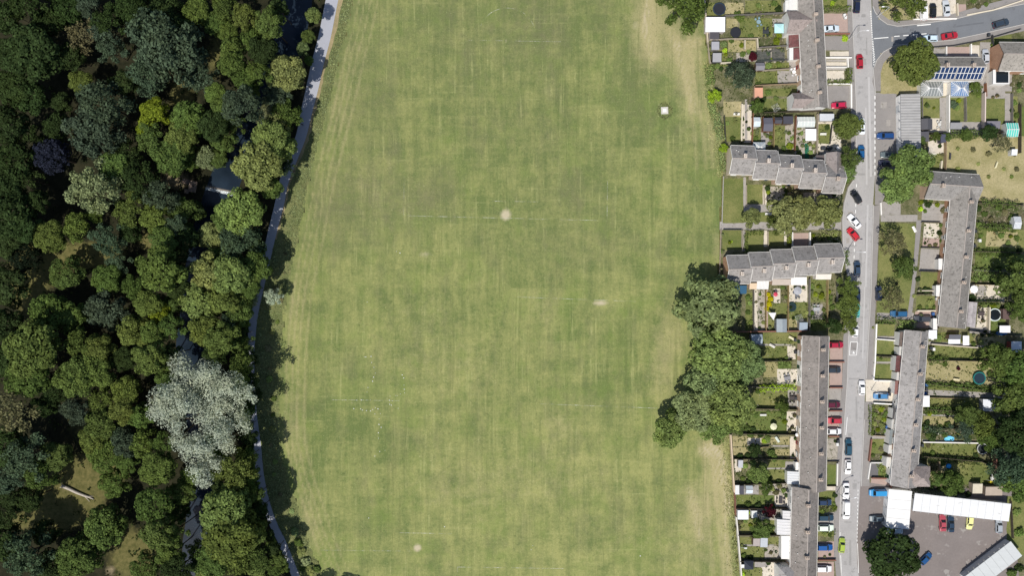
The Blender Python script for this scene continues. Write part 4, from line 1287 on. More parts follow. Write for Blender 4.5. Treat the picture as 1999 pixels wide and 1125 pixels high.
CROWNS = {}
for i in range(5):
    rs = random.Random(100 + i)
    CROWNS['round%d' % i] = lobed('crown', crown_lobes(rs, rs.choice((12, 17, 24)), (.22, .42), ragged=.2), 340, .055, clump=18)
for i in range(3):
    rs = random.Random(200 + i)
    CROWNS['loose%d' % i] = lobed('crown', crown_lobes(rs, 13, (.18, .38), .8, .80, .3), 320, .052, jit=.8, shell=(.6, 1.2), clump=20)
for i in range(2):
    rs = random.Random(300 + i)
    CROWNS['fine%d' % i] = lobed('crown', crown_lobes(rs, 34, (.18, .26), .75, .80, .1), 330, .045, jit=.6, clump=10)
for i in range(2):
    rs = random.Random(400 + i)
    CROWNS['sparse%d' % i] = lobed('crown', crown_lobes(rs, 20, (.18, .30), .7, .80, .3), 150, .055, jit=1.0, shell=(.4, 1.25), thin=.8)
BUSHES = []
for i in range(4):
    rs = random.Random(500 + i)
    BUSHES.append(lobed('bush', crown_lobes(rs, 8, (.30, .45), .62, .66, .2), 90, .12, jit=.7))
trm = MB()
trm.tube([(0, 0, -.3), (0, 0, .12), (.02, .01, .5), (.0, .03, 1.05)], [.075, .05, .042, .022], 8)
for a in range(5):
    t = a * 1.257 + .3
    trm.tube([(.02, .01, .48 + a * .07), (.22 * math.cos(t), .22 * math.sin(t), .8 + a * .03), (.45 * math.cos(t), .45 * math.sin(t), .98)], [.028, .018, .007], 6)
TRUNK = trm.mesh('trunk', BARK)

FOL = {'d': (.040, .064, .022), 'm': (.095, .140, .038), 'o': (.116, .156, .040), 'b': (.070, .104, .062), 'p': (.20, .235, .115), 's': (.46, .51, .405), 'v': (.026, .030, .048),
       'y': (.155, .20, .022), 'g': (.185, .245, .098), 'l': (.30, .43, .04), 'k': (.013, .020, .012), 'r': (.075, .014, .022), 'h': (.15, .145, .075), 'e': (.165, .228, .070), 'f': (.22, .25, .09)}
FNAME = {'d': 'dark green', 'm': 'mid green', 'o': 'olive green', 'b': 'blue-grey', 'p': 'pale green', 's': 'silvery', 'v': 'violet-leaved', 'y': 'bright yellow-green', 'g': 'mint green', 'l': 'lime green', 'k': 'blackish green', 'r': 'purple-red', 'h': 'brownish sparse', 'e': 'fresh green', 'f': 'light olive'}

def tree(px, py, rpx, c, label=None, group=None, style=None, hk=1.0, name='tree', cat='tree', thing_col=None):
    r0 = rpx * S
    zc = (r0 * .95 + 3.0) * hk if r0 > 2 else (r0 * 1.0 + .9) * hk
    r = r0 * (HC - zc) / HC
    p = W(px, py, zc)
    col = thing_col or FOL[c]
    k = rnd.uniform(.88, 1.14)
    col = tuple(x * k * rnd.uniform(.95, 1.05) for x in col)
    if style is None:
        style = {'b': 'loose', 'p': 'loose', 's': 'loose', 'v': 'fine', 'h': 'sparse', 'k': 'fine'}.get(c) or rnd.choice(('round', 'round', 'round', 'loose'))
    n = {'round': 5, 'loose': 3, 'fine': 2, 'sparse': 2}[style]
    me = CROWNS['%s%d' % (style, rnd.randrange(n))]
    t = empty(name, (p.x, p.y, 0))
    link('trunk', TRUNK, t, (0, 0, 0), rnd.uniform(0, 6), None, (r * .9, r * .9, zc))
    link('crown', me, t, (0, 0, zc), rnd.uniform(0, 6.28), col, (r * 1.08 * rnd.uniform(.94, 1.06), r * 1.08 * rnd.uniform(.94, 1.06), r * .95 * min(1.0, .35 + .65 * hk) * rnd.uniform(.9, 1.1)))
    if label:
        tag(t, label, cat, group)
    else:
        PENDING.append((t, px, py, rpx, c, cat, group))
    return t
PENDING = []

WOODTREES = '''
15 35 30 d|65 12 36 d|28 28 14 o|96 48 27 d|172 8 24 b|215 45 28 d|250 20 30 d|68 108 48 m|28 172 32 m|62 192 30 m|168 72 32 h|205 62 28 b|218 100 24 b|305 80 55 b|345 105 56 b|288 150 34 b|158 160 21 o|120 200 19 m|112 247 24 m
205 205 44 b|190 255 46 b|302 222 27 y|288 255 18 y|18 245 36 m|52 270 26 d|105 306 34 v|135 20 30 d|275 30 34 d|330 30 32 d|140 110 24 d|245 165 26 d|20 110 28 d
387 25 26 o|420 48 22 m|438 18 24 m|480 34 25 o|526 46 28 m|448 66 19 o|456 98 22 m|513 100 25 d|456 126 25 m|476 152 20 m|504 146 22 m|400 156 27 b|423 184 21 o|471 206 34 b|375 234 33 m|420 248 26 d|350 60 26 d|545 18 18 d|495 75 22 m|440 215 24 m
187 366 44 p|228 330 30 m|260 410 28 o|272 355 34 d|101 461 28 o|151 442 27 o|186 420 15 o|214 465 28 b|256 455 20 d|232 510 22 b|132 533 29 m|212 543 27 m|312 386 31 b|305 425 28 o|322 468 24 m|315 527 41 o|28 322 38 d|56 352 30 d|20 418 44 d|52 442 30 d|15 470 30 d|52 500 30 k|15 560 40 d|10 640 36 d|20 370 30 d|250 300 26 d|75 395 22 d
337 308 34 m|370 306 24 m|403 308 22 p|426 312 17 m|360 416 30 m|384 412 17 d|345 440 20 b|300 270 26 m|360 270 28 o
97 610 36 m|146 622 30 m|210 607 34 b|72 682 48 m|57 736 38 m|162 672 30 o|196 682 28 o|192 723 32 o|150 738 34 m|200 782 25 o|150 800 27 b|27 803 42 h|90 792 22 d|290 592 24 o|312 610 21 y|265 646 30 o|302 650 25 o|295 701 32 o|250 762 26 o|245 798 28 o|277 812 26 m|200 826 28 m|14 704 30 d|236 850 20 b|335 640 22 m|240 700 22 d|345 560 22 d|265 560 22 m|330 740 24 m|110 760 26 d|335 690 20 d
14 872 38 d|57 895 38 b|110 890 26 m|82 922 30 m|15 932 30 b|185 860 24 o|208 888 28 m|245 865 28 b|282 862 27 o|225 940 28 m|308 915 31 o|208 1026 38 m|160 1083 38 m|130 1110 24 o|300 985 34 m|312 1040 32 m|60 1080 42 b|15 1060 34 d|100 1100 28 d|20 1008 28 d|285 1108 26 m|335 1080 26 m|350 1110 28 d|25 970 26 d|90 1040 24 d|345 1035 22 m|60 975 22 d|250 905 20 m|320 870 24 m'''
BANK = '''
612 30 14 e|601 72 13 m|592 96 12 g|603 118 9 m|561 147 33 f|545 190 26 b|522 220 20 p|560 226 28 m|545 246 24 f|530 270 34 e|510 326 42 f|556 290 24 e|563 328 15 b|528 365 22 m
476 415 40 e|417 461 25 f|470 471 38 b|498 520 28 m|410 531 36 f|455 540 36 e|500 488 18 m|392 590 34 e|440 580 34 o|470 610 25 m|455 622 20 b|400 645 30 o|435 662 34 o|476 670 20 m|472 709 22 o|490 742 14 d|420 692 24 d|482 790 20 d|425 505 22 m|452 500 22 e
375 930 20 o|465 915 34 o|478 940 18 m|443 993 44 e|455 1043 48 o|420 1090 34 m|492 1040 28 m|510 1090 24 m|505 1112 20 e|385 1075 18 m|480 975 24 m|430 1040 26 m|470 1100 26 o|410 1120 24 e|488 855 14 d|535 1112 14 m|490 700 13 d|500 770 11 d'''
for tb, gp in ((WOODTREES, 'trees of the wood'), (BANK, 'trees along the river bank')):
    for ln in tb.strip().split('\n'):
        for r in ln.split('|'):
            x, y, rr, c = r.split()
            far = tb is WOODTREES
            x, y = float(x), float(y)
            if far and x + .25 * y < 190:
                c = {'m': 'd', 'o': 'm'}.get(c, c)  # dimming towards the upper-left corner, put into the leaf colours
            near = abs(x + 62 - float(np.interp(y, [p[1] for p in RIVER], [p[0] for p in RIVER]))) < 45
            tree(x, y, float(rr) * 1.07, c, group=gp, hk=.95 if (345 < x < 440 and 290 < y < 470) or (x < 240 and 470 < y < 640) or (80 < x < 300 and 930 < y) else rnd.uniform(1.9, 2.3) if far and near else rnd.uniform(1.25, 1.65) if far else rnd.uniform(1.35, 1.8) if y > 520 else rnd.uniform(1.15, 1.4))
# close the canopy over the river
have = [(t[1], t[2]) for t in PENDING]
for side in (-1, 1):
    for y in range(130 if side < 0 else 390, 1125, 16):
        xr = float(np.interp(y, [p[1] for p in RIVER], [p[0] for p in RIVER]))
        x = xr + side * (40 if side < 0 else 30) + rnd.uniform(-5, 5)
        if 330 < y < 410 or (690 < y < 945 and side < 0 and x > 300):
            continue
        if min(math.hypot(x - a, y - b) for a, b in have) > 24:
            tree(x, y, rnd.uniform(19, 27), rnd.choice('dmmd'), group='trees along the river bank', hk=rnd.uniform(1.3, 1.8))
            have.append((x, y))
# understorey between the bank trees and the path
for i, y in enumerate(range(548, 1120, 17)):
    x = float(np.interp(y, [p[1] for p in PATH], [p[0] for p in PATH])) - rnd.uniform(15, 22)
    tree(x, y + rnd.uniform(-6, 6), rnd.uniform(11, 18), rnd.choice('ddmmm'), group='trees along the river bank', hk=rnd.uniform(1.5, 2.1))
for x, y, r in ((478, 1165, 32), (508, 1192, 30), (440, 1175, 38), (540, 1178, 24)):  # bank trees out of view below the frame, added to shade the lower path
    tree(x, y, r, 'm', group='trees along the river bank', hk=1.5)
# trees whose crowns lie just outside the frame but shade its foot
tree(588, 1222, 30, 'm', 'mid green tree just below the photo edge whose shade falls on the field', hk=1.7)
tree(636, 1230, 30, 'o', 'olive green tree just below the photo edge beside the pitch corner', hk=1.7)
for x, y, r, c, lb in ((535, 580, 17, 's', 'small silvery tree leaning over the path'), (483, 582, 20, 'p', 'pale silver-green tree on the river bank behind the small silvery tree')):
    tree(x, y, r, c, lb, 'trees along the river bank', 'loose')

# the great silver tree
rs = random.Random(9)
SL = [(350, 708, 20), (362, 735, 24), (385, 742, 24), (410, 730, 22), (398, 715, 14), (345, 762, 24), (318, 778, 24), (305, 800, 20), (332, 808, 26), (360, 790, 26), (392, 780, 30), (425, 762, 26), (452, 750, 22), (470, 768, 20), (486, 764, 12), (440, 795, 28), (405, 815, 26), (468, 808, 18), (474, 832, 16), (345, 830, 16), (425, 850, 24), (392, 868, 24), (350, 862, 18), (372, 880, 20), (448, 870, 18), (412, 895, 22), (385, 915, 20), (398, 935, 18), (425, 910, 16), (330, 748, 14), (372, 862, 16), (438, 828, 22), (335, 790, 18), (495, 780, 8)]
zc = 14.0
cp = W(392, 815, 0)
lob = []
for x, y, r in SL:
    z = zc + (1 - ((x - 392) / 130) ** 2 - ((y - 815) / 150) ** 2) * 4 + rs.uniform(-3.5, 3.5)
    q = W(x, y, z)
    lob.append((q.x - cp.x + 0.0, q.y - cp.y, z, r * S * .86))
lob2 = [(x / 12, y / 12, z / 12, r / 12) for x, y, z, r in lob]
st = empty('silver_tree', (cp.x + 3.5, cp.y + 1.0, 0))
me = lobed('crown', lob2, 1900, .019, jit=.7, shell=(.5, 1.32), clump=22)
me.materials[0] = SOFT_LEAF
link('crown', me, st, (-3.5, -1.0, 0), 0, FOL['s'], 12)
link('trunk', TRUNK, st, (0, 0, 0), 0, None, (9, 9, 15))
tag(st, 'huge silver-white leaved tree beside the river', 'tree')

# trees of the field edge and the gardens
SOLO = '''
1330 12 46 m .8|wide dark olive spiky tree at the top corner of the field
1446 148 29 b .62|blue-green dense conifer in a garden of the top street terrace
1477 207 14 m 1|dark bushy tree beside the lawn below the conifer
1382 600 63 g .55|broad mid green tree at the field edge, topmost of the big clump
1404 690 55 e .65|broad mid green tree in the middle of the field-edge clump
1450 708 40 g .75|mid green tree on the garden side of the field-edge clump
1380 742 38 g .8|fresh green tree low in the field-edge clump
1422 792 46 e .8|mid green tree at the garden end of the field-edge clump
1352 802 42 g .8|fresh green tree standing out into the field
1308 838 34 e .75|small fresh green tree at the tip of the field-edge clump
1395 835 30 e .7|low green tree beside the dry tracks in the field
1440 830 22 m .7|little dark tree behind the rear fence end
1763 4 36 o .8|olive green spiky tree on the dry verge at the junction
1782 122 42 o .72|round olive green tree hiding the end of the solar-panelled pair
1653 247 27 o .7|olive green tree over the pavement beside the grey garage roof
1660 310 20 m .9|mid green tree at the street end of the upper stepped row
1652 338 16 e .9|small fresh green tree below it at the kerb end of the upper row
1778 328 42 e .72|big bright green tree overhanging the white garages
1748 362 36 e .7|bright green tree beside the parked dark cars
1466 425 18 f .8|small light olive tree over the footpath between the stepped rows
1536 420 36 f .8|light olive tree in the middle of the footpath green
1565 415 30 f .85|light olive tree touching the middle footpath tree
1612 415 32 f .8|light olive tree at the street end of the footpath green
1517 437 20 o .7|low olive tree over the footpath before the pink patio
1742 474 28 h .7|brownish thin-leaved tree on the roadside lawn
1765 522 23 m .6|green dense tree at the middle of the roadside lawn
1740 583 24 h .85|brownish sparse tree beside the dark parked car on the lawn
1656 560 21 o .6|light olive roadside tree above the teal car
1655 598 22 o .6|olive roadside tree behind the teal car
1653 633 20 o .6|light olive roadside tree beside the white car
1627 637 15 d .8|dark little tree at the top of the long field-side terrace
1986 548 42 m .9|mid green tree at the photo edge beside the tan patio
1992 600 26 m .8|mid green tree at the photo edge behind the garden pool
1945 705 36 m .8|mid green tree over the gardens below the red-walled shed
1985 718 34 m 1|green tree at the photo edge beside the hexagonal trampoline
1975 778 38 m .8|mid green tree at the photo edge above the white-roofed shed
1984 842 44 d 1|very dark broad tree at the photo edge among the lower gardens
1966 915 38 b 1|blue-grey broad tree at the photo edge behind the tan sheds
1992 942 36 m .9|dark tree at the photo edge above the long garage roof
1740 1088 51 d .5|large dark tree at the bottom of the forecourt
1888 812 24 m .8|green tree in front of the white-roofed shed
1918 832 26 o .8|olive tree in the middle of the overgrown lower gardens
1877 838 22 b .8|blue-grey little tree behind the lilac shed
1932 858 22 m .8|green tree over the end of the overgrown garden
1856 942 24 m .8|dark bushy tree behind the garages near the hipped wing
1826 935 16 m .8|small tree beside the hipped wing of the bottom house
1526 794 13 o .8|round olive shrub tree on the lawn edge of the long terrace
1473 879 13 d .8|round dark green tree in a dry back garden
1482 925 20 e .8|fresh green tree by the back fence of the long terrace
1495 952 13 m .8|dark tree beside the white shed in the back garden
1502 998 12 r .8|round purple-leaved tree in a back garden
1487 1032 21 m .8|dark green tree beside the white conservatory
1470 111 8 r .7|purple-red shrub tree beside the trellis garden
1395 187 14 l .7|vivid lime bush tree outside the rear fence of the top terrace
1413 289 9 l .7|vivid lime bush beside the end house of the upper stepped row
1590 1120 1 m 1|skip
1930 260 16 d .8|dark tree between the greenhouse and the dry lawn
1955 280 18 h .8|brownish bush tree at the corner of the dry lawn
1826 267 10 m .7|small green tree between two dark sheds
1849 268 9 m .7|little green tree at the top corner of the dry lawn
1886 264 12 m .7|green bush tree along the top of the dry lawn
1904 172 13 o .8|round olive tree beside the glass-roofed conservatory
1798 275 10 m .7|green bush at the foot of the white garages'''
for ln in SOLO.strip().split('\n'):
    a, lb = ln.split('|')
    x, y, r, c, hk = a.split()
    if lb == 'skip':
        continue
    big = float(r) > 26
    tree(float(x), float(y), float(r), c, lb, 'trees of the field-edge clump' if 'clump' in lb else None, 'loose' if 'spiky' in lb else None if c in 'bhr' else ('round' if big or rnd.random() < .6 else 'loose'), hk=float(hk))

# ---------------------------------------------------------------- where in the estate?
def garden_of(px, py):
    best, bd = None, 1e9
    for h in HOUSES:
        d = Vector((px - h['x'], py - h['y']))
        al = abs(d.dot(h['ax']))
        ac = d.dot(Vector((-h['ax'].y, h['ax'].x)))
        sc = al * 2.2 + abs(ac) + (400 if (px < 1690) != (h['x'] < 1690) else 0)
        if sc < bd:
            bd, best = sc, (h, d)
    h, d = best
    side = 'behind' if d.dot(h['rear']) > 0 else 'in front of'
    nth = ORD[h['k']] if h['terr'] not in ('orange-gabled house',) else ''
    if h['terr'] == 'solar-panelled pair':
        nth = ('first', 'second')[h['k']]
    who = f"the {nth} house of the {h['terr']}" if nth else 'the orange-gabled house'
    return side, who, h

def near_label(desc, px, py):
    side, who, h = garden_of(px, py)
    tries = [f'{desc} {side} {who}']
    d = Vector((px - h['x'], py - h['y']))
    far = d.length > 75
    tries.append(f'{desc} {"well" if far else "close"} {side} {who}')
    for w in ('small', 'low', 'neat', 'weathered'):
        tries.append(f'{"upper" if d.y < 0 else "lower"} {desc} {side} {who}')
    for lb in tries:
        if not taken(lb):
            return lb
    return tries[-1]

# ---------------------------------------------------------------- hedges, shrubs and border plants
def hedge(pts, w, h, c, label):
    """clipped or shaggy hedge along px points, width and height in metres"""
    P = [W(x, y, h * .5) for x, y in pts]
    o = P[0].copy()
    C, NN = [], []
    for a, b in zip(P[:-1], P[1:]):
        d = b - a
        L = d.length
        u = d / L
        n = Vector((-u.y, u.x, 0))
        k = int(L * (w + 2 * h) * 20)
        t = nrs.uniform(-.02, 1.02, k)
        side = nrs.uniform(0, w + 2 * h, k)
        wob = 1 + .22 * np.sin(t * L * 2.1) + .15 * np.sin(t * L * 5.3 + 1)
        yy = np.where(side < h, -w / 2, np.where(side > h + w, w / 2, side - h - w / 2)) * wob
        zz = np.where(side < h, side, np.where(side > h + w, 2 * h + w - side, h)) * (.9 + .12 * wob)
        nn = np.where(side < h, -1.0, np.where(side > h + w, 1.0, 0.0))
        p = np.array(a)[None] * [1, 1, 0] + np.outer(t * L, np.array(u)) + np.outer(yy, np.array(n)) + np.outer(zz, [0, 0, 1])
        p += nrs.normal(size=p.shape) * .07
        C.append(p - np.array([o.x, o.y, 0]))
        NN.append(np.outer(nn, np.array(n)) + np.outer(1 - np.abs(nn), [0, 0, 1.0]) + nrs.normal(size=p.shape) * .5)
    C, NN = np.concatenate(C), np.concatenate(NN)
    me = leaf_mesh('hedge', C, NN, nrs.uniform(.10, .22, len(C)))
    ob = link('hedge', me, None, (o.x, o.y, 0), 0, tuple(x * (1.0 if c in 'kd' else 1.35) for x in FOL[c]))
    tag(ob, label, 'hedge')
HEDGES = '''
1608,17 1660,17;1.2;1.1;o;clipped hedge between the front lawn and the pink drive of the top terrace
1657,134 1658,160;1.4;1.1;o;short hedge along the pavement below the cream walls
1614,160 1660,160;1.0;1.1;o;clipped hedge above the dark drive with the red car
1712,625 1748,627;1.5;1.6;m;thick hedge above the front lawns of the white-porched terrace
1752,632 1786,634;1.7;1.8;e;bright green hedge beside the dark grey parked car
1483,759 1552,756;1.5;1.4;l;shaggy lime hedge between two back gardens of the long terrace
1519,708 1540,715;1.6;1.2;e;bushy green hedge below the garden table of the long terrace
1578,626 1612,627;1.8;1.8;d;dark clipped hedge block above the long terrace gable
1601,997 1632,993;1.1;1.0;o;shaggy yellow-green hedge between two dark blue cars
1601,1038 1630,1040;.9;.9;m;low hedge below the mint white car
1775,962 1800,962 1840,966;2.2;2.6;k;dark conifer hedge behind the long white garages
1842,967 1885,974;2.4;2.6;k;dark conifer hedge touching the middle of the long garage roof
1600,455 1641,456;1.5;1.3;f;flowering hedge in front of the end house of the lower stepped row
1455,455 1490,454;1.1;1.0;o;clipped yellow-green hedge round a front lawn of the lower stepped row
1456,458 1456,492;.9;.9;o;narrow hedge down the side of the same front lawn beside the path
1540,452 1541,478;1.3;.9;y;yellow-green hedge beside the pink front patio
1646,490 1647,520;2.2;1.9;m;rounded dark hedge at the street end of the lower stepped row
1648,356 1653,344;1.6;1.3;m;hedge at the street corner of the upper stepped row
1634,382 1637,402;2.0;1.2;d;dark hedge at the street side of the pebble garden
1915,396 1985,401;1.8;1.6;m;overgrown hedge under the wide dry lawn
1907,442 1982,446;1.8;1.6;m;overgrown hedge between the first two rear gardens of the L-shaped terrace
1902,492 1980,495;1.4;1.3;m;straight hedge between two rear lawns of the L-shaped terrace
1896,533 1962,540;3.0;1.4;e;deep bushy hedge above the tan patio
1891,588 1950,590;1.3;1.5;d;dark hedge below the tan patio
1812,704 1850,704;1.8;1.4;m;bushy hedge below the first rear gardens of the white-porched terrace
1808,750 1925,760;1.4;1.4;m;long dark hedge above the rear path of the white-porched terrace
1805,800 1880,803;1.8;1.5;m;dark shaggy hedge above the overgrown gardens
1802,838 1850,842;1.8;1.5;b;blue-green shaggy border hedge in the overgrown garden
1800,893 1912,902;1.4;1.3;d;long dark hedge above the bottom rear lawn
1970,88 1938,98;1.8;1.4;o;yellow-green hedge wrapping the corner of the orange-gabled house
1796,189 1796,228;.7;.6;o;thin row of clipped plants beside the grey garage roof
1850,262 1912,262;2.0;1.5;m;shaggy hedge along the top of the wide dry lawn
1468,222 1530,219;1.6;1.2;d;dark hedge below the bottom wing of the top street terrace
1384,180 1392,222;1.8;.9;g;overgrown hedge outside the rear fence of the top terrace
1396,222 1408,272;2.0;.9;g;overgrown hedge along the field fence above the upper stepped row
1408,292 1411,335;1.4;.8;g;overgrown hedge between the field and the end house of the upper row
1384,128 1388,165;2.0;1.2;e;dark overgrown hedge beside the conifer at the field edge
1700,792 1700,850;1.0;1.0;o;low hedge along the pavement of the white-porched terrace
1716,905 1727,931;1.2;.9;e;short hedge beside the slate front yard'''
for ln in HEDGES.strip().split('\n'):
    p, w, h, c, lb = ln.split(';')
    hedge([tuple(map(float, q.split(','))) for q in p.split()], float(w), float(h), c, lb)

def bush(px, py, rpx, c, label, cat='bush', hz=.9, name='bush', group='garden bushes'):
    r = rpx * S
    p = W(px, py, r * .4)
    k = rnd.uniform(1.0, 1.7)
    o = link(name, BUSHES[rnd.randrange(4)], None, (p.x, p.y, r * .25 * hz), rnd.uniform(0, 6.28), tuple(x * k for x in FOL[c]), (r * 1.1, r * 1.1, r * hz))
    tag(o, label, cat, group)
    return o
BUSH = '''
1439 28 7 m|1446 36 7 o|1448 88 5 y|1413 86 7 g|1428 78 6 m|1415 98 5 l|1417 106 4 y|1516 80 7 y|1522 68 6 y|1520 90 5 f|1500 104 4 e|1506 116 4 y|1527 98 4 f|1450 105 6 m|1462 100 4 e|1500 128 7 e|1520 125 6 o|1385 95 4 f|1400 128 6 e|1408 134 5 d|1424 118 6 m|1376 10 6 m|1378 20 4 f|1466 70 6 m|1500 65 5 d
1512 6 6 m|1520 18 7 d|1480 10 5 e|1470 24 5 f|1490 26 4 o|1480 165 6 m|1500 180 6 m|1515 192 5 e|1490 195 6 d|1420 240 4 e|1430 270 5 m|1448 275 5 h|1470 260 5 f|1476 270 5 m|1483 245 4 e|1504 268 4 y|1502 280 4 o|1512 250 4 f|1520 260 4 f|1540 260 4 o|1542 285 7 y|1546 270 4 e|1530 290 5 m|1560 250 4 f|1565 260 4 e|1570 275 4 m|1555 290 5 d|1560 300 6 m|1583 298 5 e|1588 285 4 f|1615 248 5 d
1500 376 5 y|1502 395 5 y|1498 368 6 d|1530 365 4 m|1534 372 4 d|1534 380 4 m|1545 385 9 h|1556 380 10 h|1580 392 6 m|1610 388 8 h|1620 395 6 h|1628 380 4 m|1428 472 2.5 l|1408 458 3 f|1409 490 4 m|1588 460 4 y|1598 466 5 f|1607 459 4 d|1618 465 4 m|1630 460 4 y|1590 475 4 h|1632 474 5 d
1460 580 5 m|1464 592 5 e|1460 610 5 m|1466 630 5 o|1476 590 3 h|1484 575 3 m|1487 595 4 h|1485 610 3 m|1490 630 4 f|1483 640 3 d|1530 570 6 h|1534 580 4 o|1528 562 5 m|1585 560 6 e|1592 575 5 y|1600 560 4 m|1603 580 5 y|1582 580 3 f|1590 600 4 e|1585 612 5 m|1608 605 4 o|1620 590 6 e|1625 600 6 m|1618 570 5 y|1622 580 4 e|1615 615 5 d|1575 610 4 f|1556 620 6 m
1480 700 5 m|1535 700 4 e|1470 690 6 d|1440 745 6 d|1480 765 5 m|1530 812 6 e|1520 820 5 f|1532 824 5 y|1500 806 4 e|1476 812 5 m|1470 838 6 d|1465 848 7 m|1485 850 6 d|1492 862 5 l|1484 850 4 y|1498 858 7 e|1500 846 5 m|1505 885 8 m|1512 895 7 m|1495 890 5 h|1460 890 6 d|1445 893 7 d|1455 910 6 e|1470 905 7 e|1465 930 8 m|1460 942 6 d|1500 935 7 m|1520 942 6 d|1450 935 5 o
1508 955 5 f|1515 962 6 h|1522 950 5 h|1530 958 5 e|1535 968 4 d|1495 965 5 m|1460 985 6 m|1480 988 7 d|1510 990 4 o|1460 1002 4 l|1445 1020 6 h|1440 1030 6 h|1455 1018 5 e|1465 1026 4 y|1500 1030 6 m|1505 1040 5 d|1470 1045 5 d|1448 1070 6 f|1452 1085 5 m|1465 1090 5 d|1480 1048 4 m|1495 1075 3 m|1505 1080 4 h|1515 1078 3 b|1450 1122 5 l|1455 1100 4 m|1500 1100 5 d
1798 395 5 y|1806 392 5 d|1818 392 4 m|1812 400 6 d|1797 408 5 l|1806 412 4 m|1830 400 5 y|1842 410 6 h|1836 440 4 m|1834 455 5 d|1806 440 2 m|1815 445 2 m|1822 450 2 m|1810 455 2 d|1820 460 2 m|1838 470 4 m|1806 475 3 d|1815 480 4 h|1826 478 4 h|1792 545 5 d|1808 568 8 d|1815 590 6 f|1810 600 4 e|1824 600 4 m|1796 600 5 o|1785 578 4 f|1796 618 3 d
1704 640 3 f|1744 690 4 d|1713 697 3 f|1720 700 3 m|1708 708 3 d|1712 795 5 f|1720 800 6 y|1730 806 4 m|1708 810 5 e|1716 815 6 f|1726 820 5 y|1708 828 5 f|1722 832 6 f|1714 840 5 y|1730 842 5 e|1705 845 4 d|1726 812 4 m|1706 870 5 o|1720 878 5 h|1728 868 4 e|1704 890 4 m|1722 893 4 y|1745 900 4 d|1736 925 5 m
1832 660 7 e|1850 655 5 m|1870 668 4 f|1900 672 5 m|1915 668 6 f|1925 680 5 h|1935 672 6 h|1830 700 6 m|1845 712 5 m|1870 690 4 f|1895 700 4 m|1890 752 6 e|1872 755 7 e|1905 748 5 d|1860 748 5 m|1815 808 5 y|1825 806 5 m|1845 800 6 m|1850 810 4 b|1870 800 6 d|1810 826 6 d|1806 835 7 m|1822 845 8 d|1835 835 6 e|1850 830 7 m|1812 850 6 m|1820 858 7 d|1845 850 6 m|1870 850 5 f|1890 855 7 m|1905 842 8 o|1920 852 8 e|1935 842 6 m|1945 858 6 d|1900 825 7 o|1870 822 5 e|1812 870 5 h|1820 885 5 m|1890 895 4 h|1905 890 5 d
1840 905 6 m|1822 912 7 h|1818 950 6 d|1875 958 7 d|1890 966 6 d|1935 880 7 d|1945 900 6 d|1865 930 9 d|1880 915 3 f|1835 955 6 d|1912 440 6 e|1922 418 6 m|1935 428 6 h|1950 405 6 m|1962 415 6 h|1975 425 7 m|1940 446 5 e|1915 460 5 m|1925 505 4 e|1955 460 6 m|1968 475 5 e|1985 465 6 m|1975 500 6 d|1990 490 6 d|1950 525 6 d|1905 545 6 e|1920 542 7 e|1935 546 6 m|1950 552 6 d|1898 582 8 d|1940 598 6 y|1900 416 5 e|1910 408 6 d
1803 318 6 m|1820 318 5 e|1835 285 4 d|1840 302 4 h|1836 315 3 f|1870 290 4 f|1900 292 5 h|1930 300 6 h|1870 330 5 f|1850 345 4 f|1910 320 4 f|1960 330 4 f|1975 345 4 o|1930 345 4 f|1890 340 3 f|1980 300 5 h|1985 330 5 h|1862 204 8 b|1868 210 6 e|1872 196 5 y|1980 200 6 m|1985 225 6 m|1976 215 5 d|1990 176 5 e|1975 165 4 h|1985 150 5 h|1990 165 5 d|1900 168 6 e|1910 185 5 o|1940 88 6 o|1955 84 5 d|1815 310 5 d|1806 296 5 e|1795 312 7 e
1910 12 5 h|1895 10 5 h|1925 8 5 m|1900 0 6 m|1650 75 6 l|1648 68 4 y|1625 6 5 l|1630 0 4 m|1645 5 3 f|1612 -2 4 e|1655 160 4 o|1610 855 3 m|1630 862 3 d|1636 868 3 d|1612 975 4 m|1630 968 5 d|1628 985 4 e|1630 992 5 y|1605 1000 5 o|1600 1030 5 m|1610 1043 5 f|1620 1046 4 m|1610 1088 3 h|1620 1084 3 d|1955 1105 8 m|1990 1110 8 d|1975 1120 9 m|1985 1000 8 e|1990 1040 9 m'''
for ln in BUSH.strip().split('\n'):
    for r in ln.split('|'):
        x, y, rr, c = r.split()
        x, y, rr = float(x), float(y), float(rr)
        nm = 'shrub' if rr < 4.6 else 'bush'
        bush(x, y, rr, c, near_label(f"{FNAME[c]} {nm}", x, y), 'bush' if nm == 'bush' else 'shrub', rnd.uniform(.7, 1.1), nm, 'garden ' + nm + ('es' if nm == 'bush' else 's'))
# scrub along the path side of the field
for i in range(20):
    y = 500 + i * 31 + rnd.uniform(-8, 8)
    pxp = float(np.interp(y, [p[1] for p in PS], [p[0] for p in PS]))
    fw = float(np.interp(y, wy, wx))
    t = rnd.uniform(.35, .8)
    x = pxp + 14 + (fw - pxp - 14) * t
    where = 'beside the path' if t < .55 else 'edging the field'
    c = rnd.choice('mofghe')
    lb = None
    for lm in (('opposite the small silvery tree' if y < 680 else 'opposite the huge silver tree' if y < 930 else 'near the foot of the path'),):
        lb = f'{FNAME[c]} scrub bush {where} {lm}'
    bush(x, y, rnd.uniform(2.5, 5.5) if y < 560 else rnd.uniform(3.5, 7), c, lb, 'bush', .5, 'scrub_bush', 'scrub bushes of the verge')
for x, y, r, c in ((588, 1078, 9, 'f'), (596, 1098, 10, 'p'), (604, 1115, 11, 'f'), (582, 1060, 8, 'm'), (618, 1112, 8, 'm'), (575, 1040, 8, 'g'), (592, 1110, 8, 'm')):
    bush(x, y, r, c, f'{FNAME[c]} leafy scrub bush in the bottom corner between path and field', 'bush', .8, 'scrub_bush', 'scrub bushes of the verge')

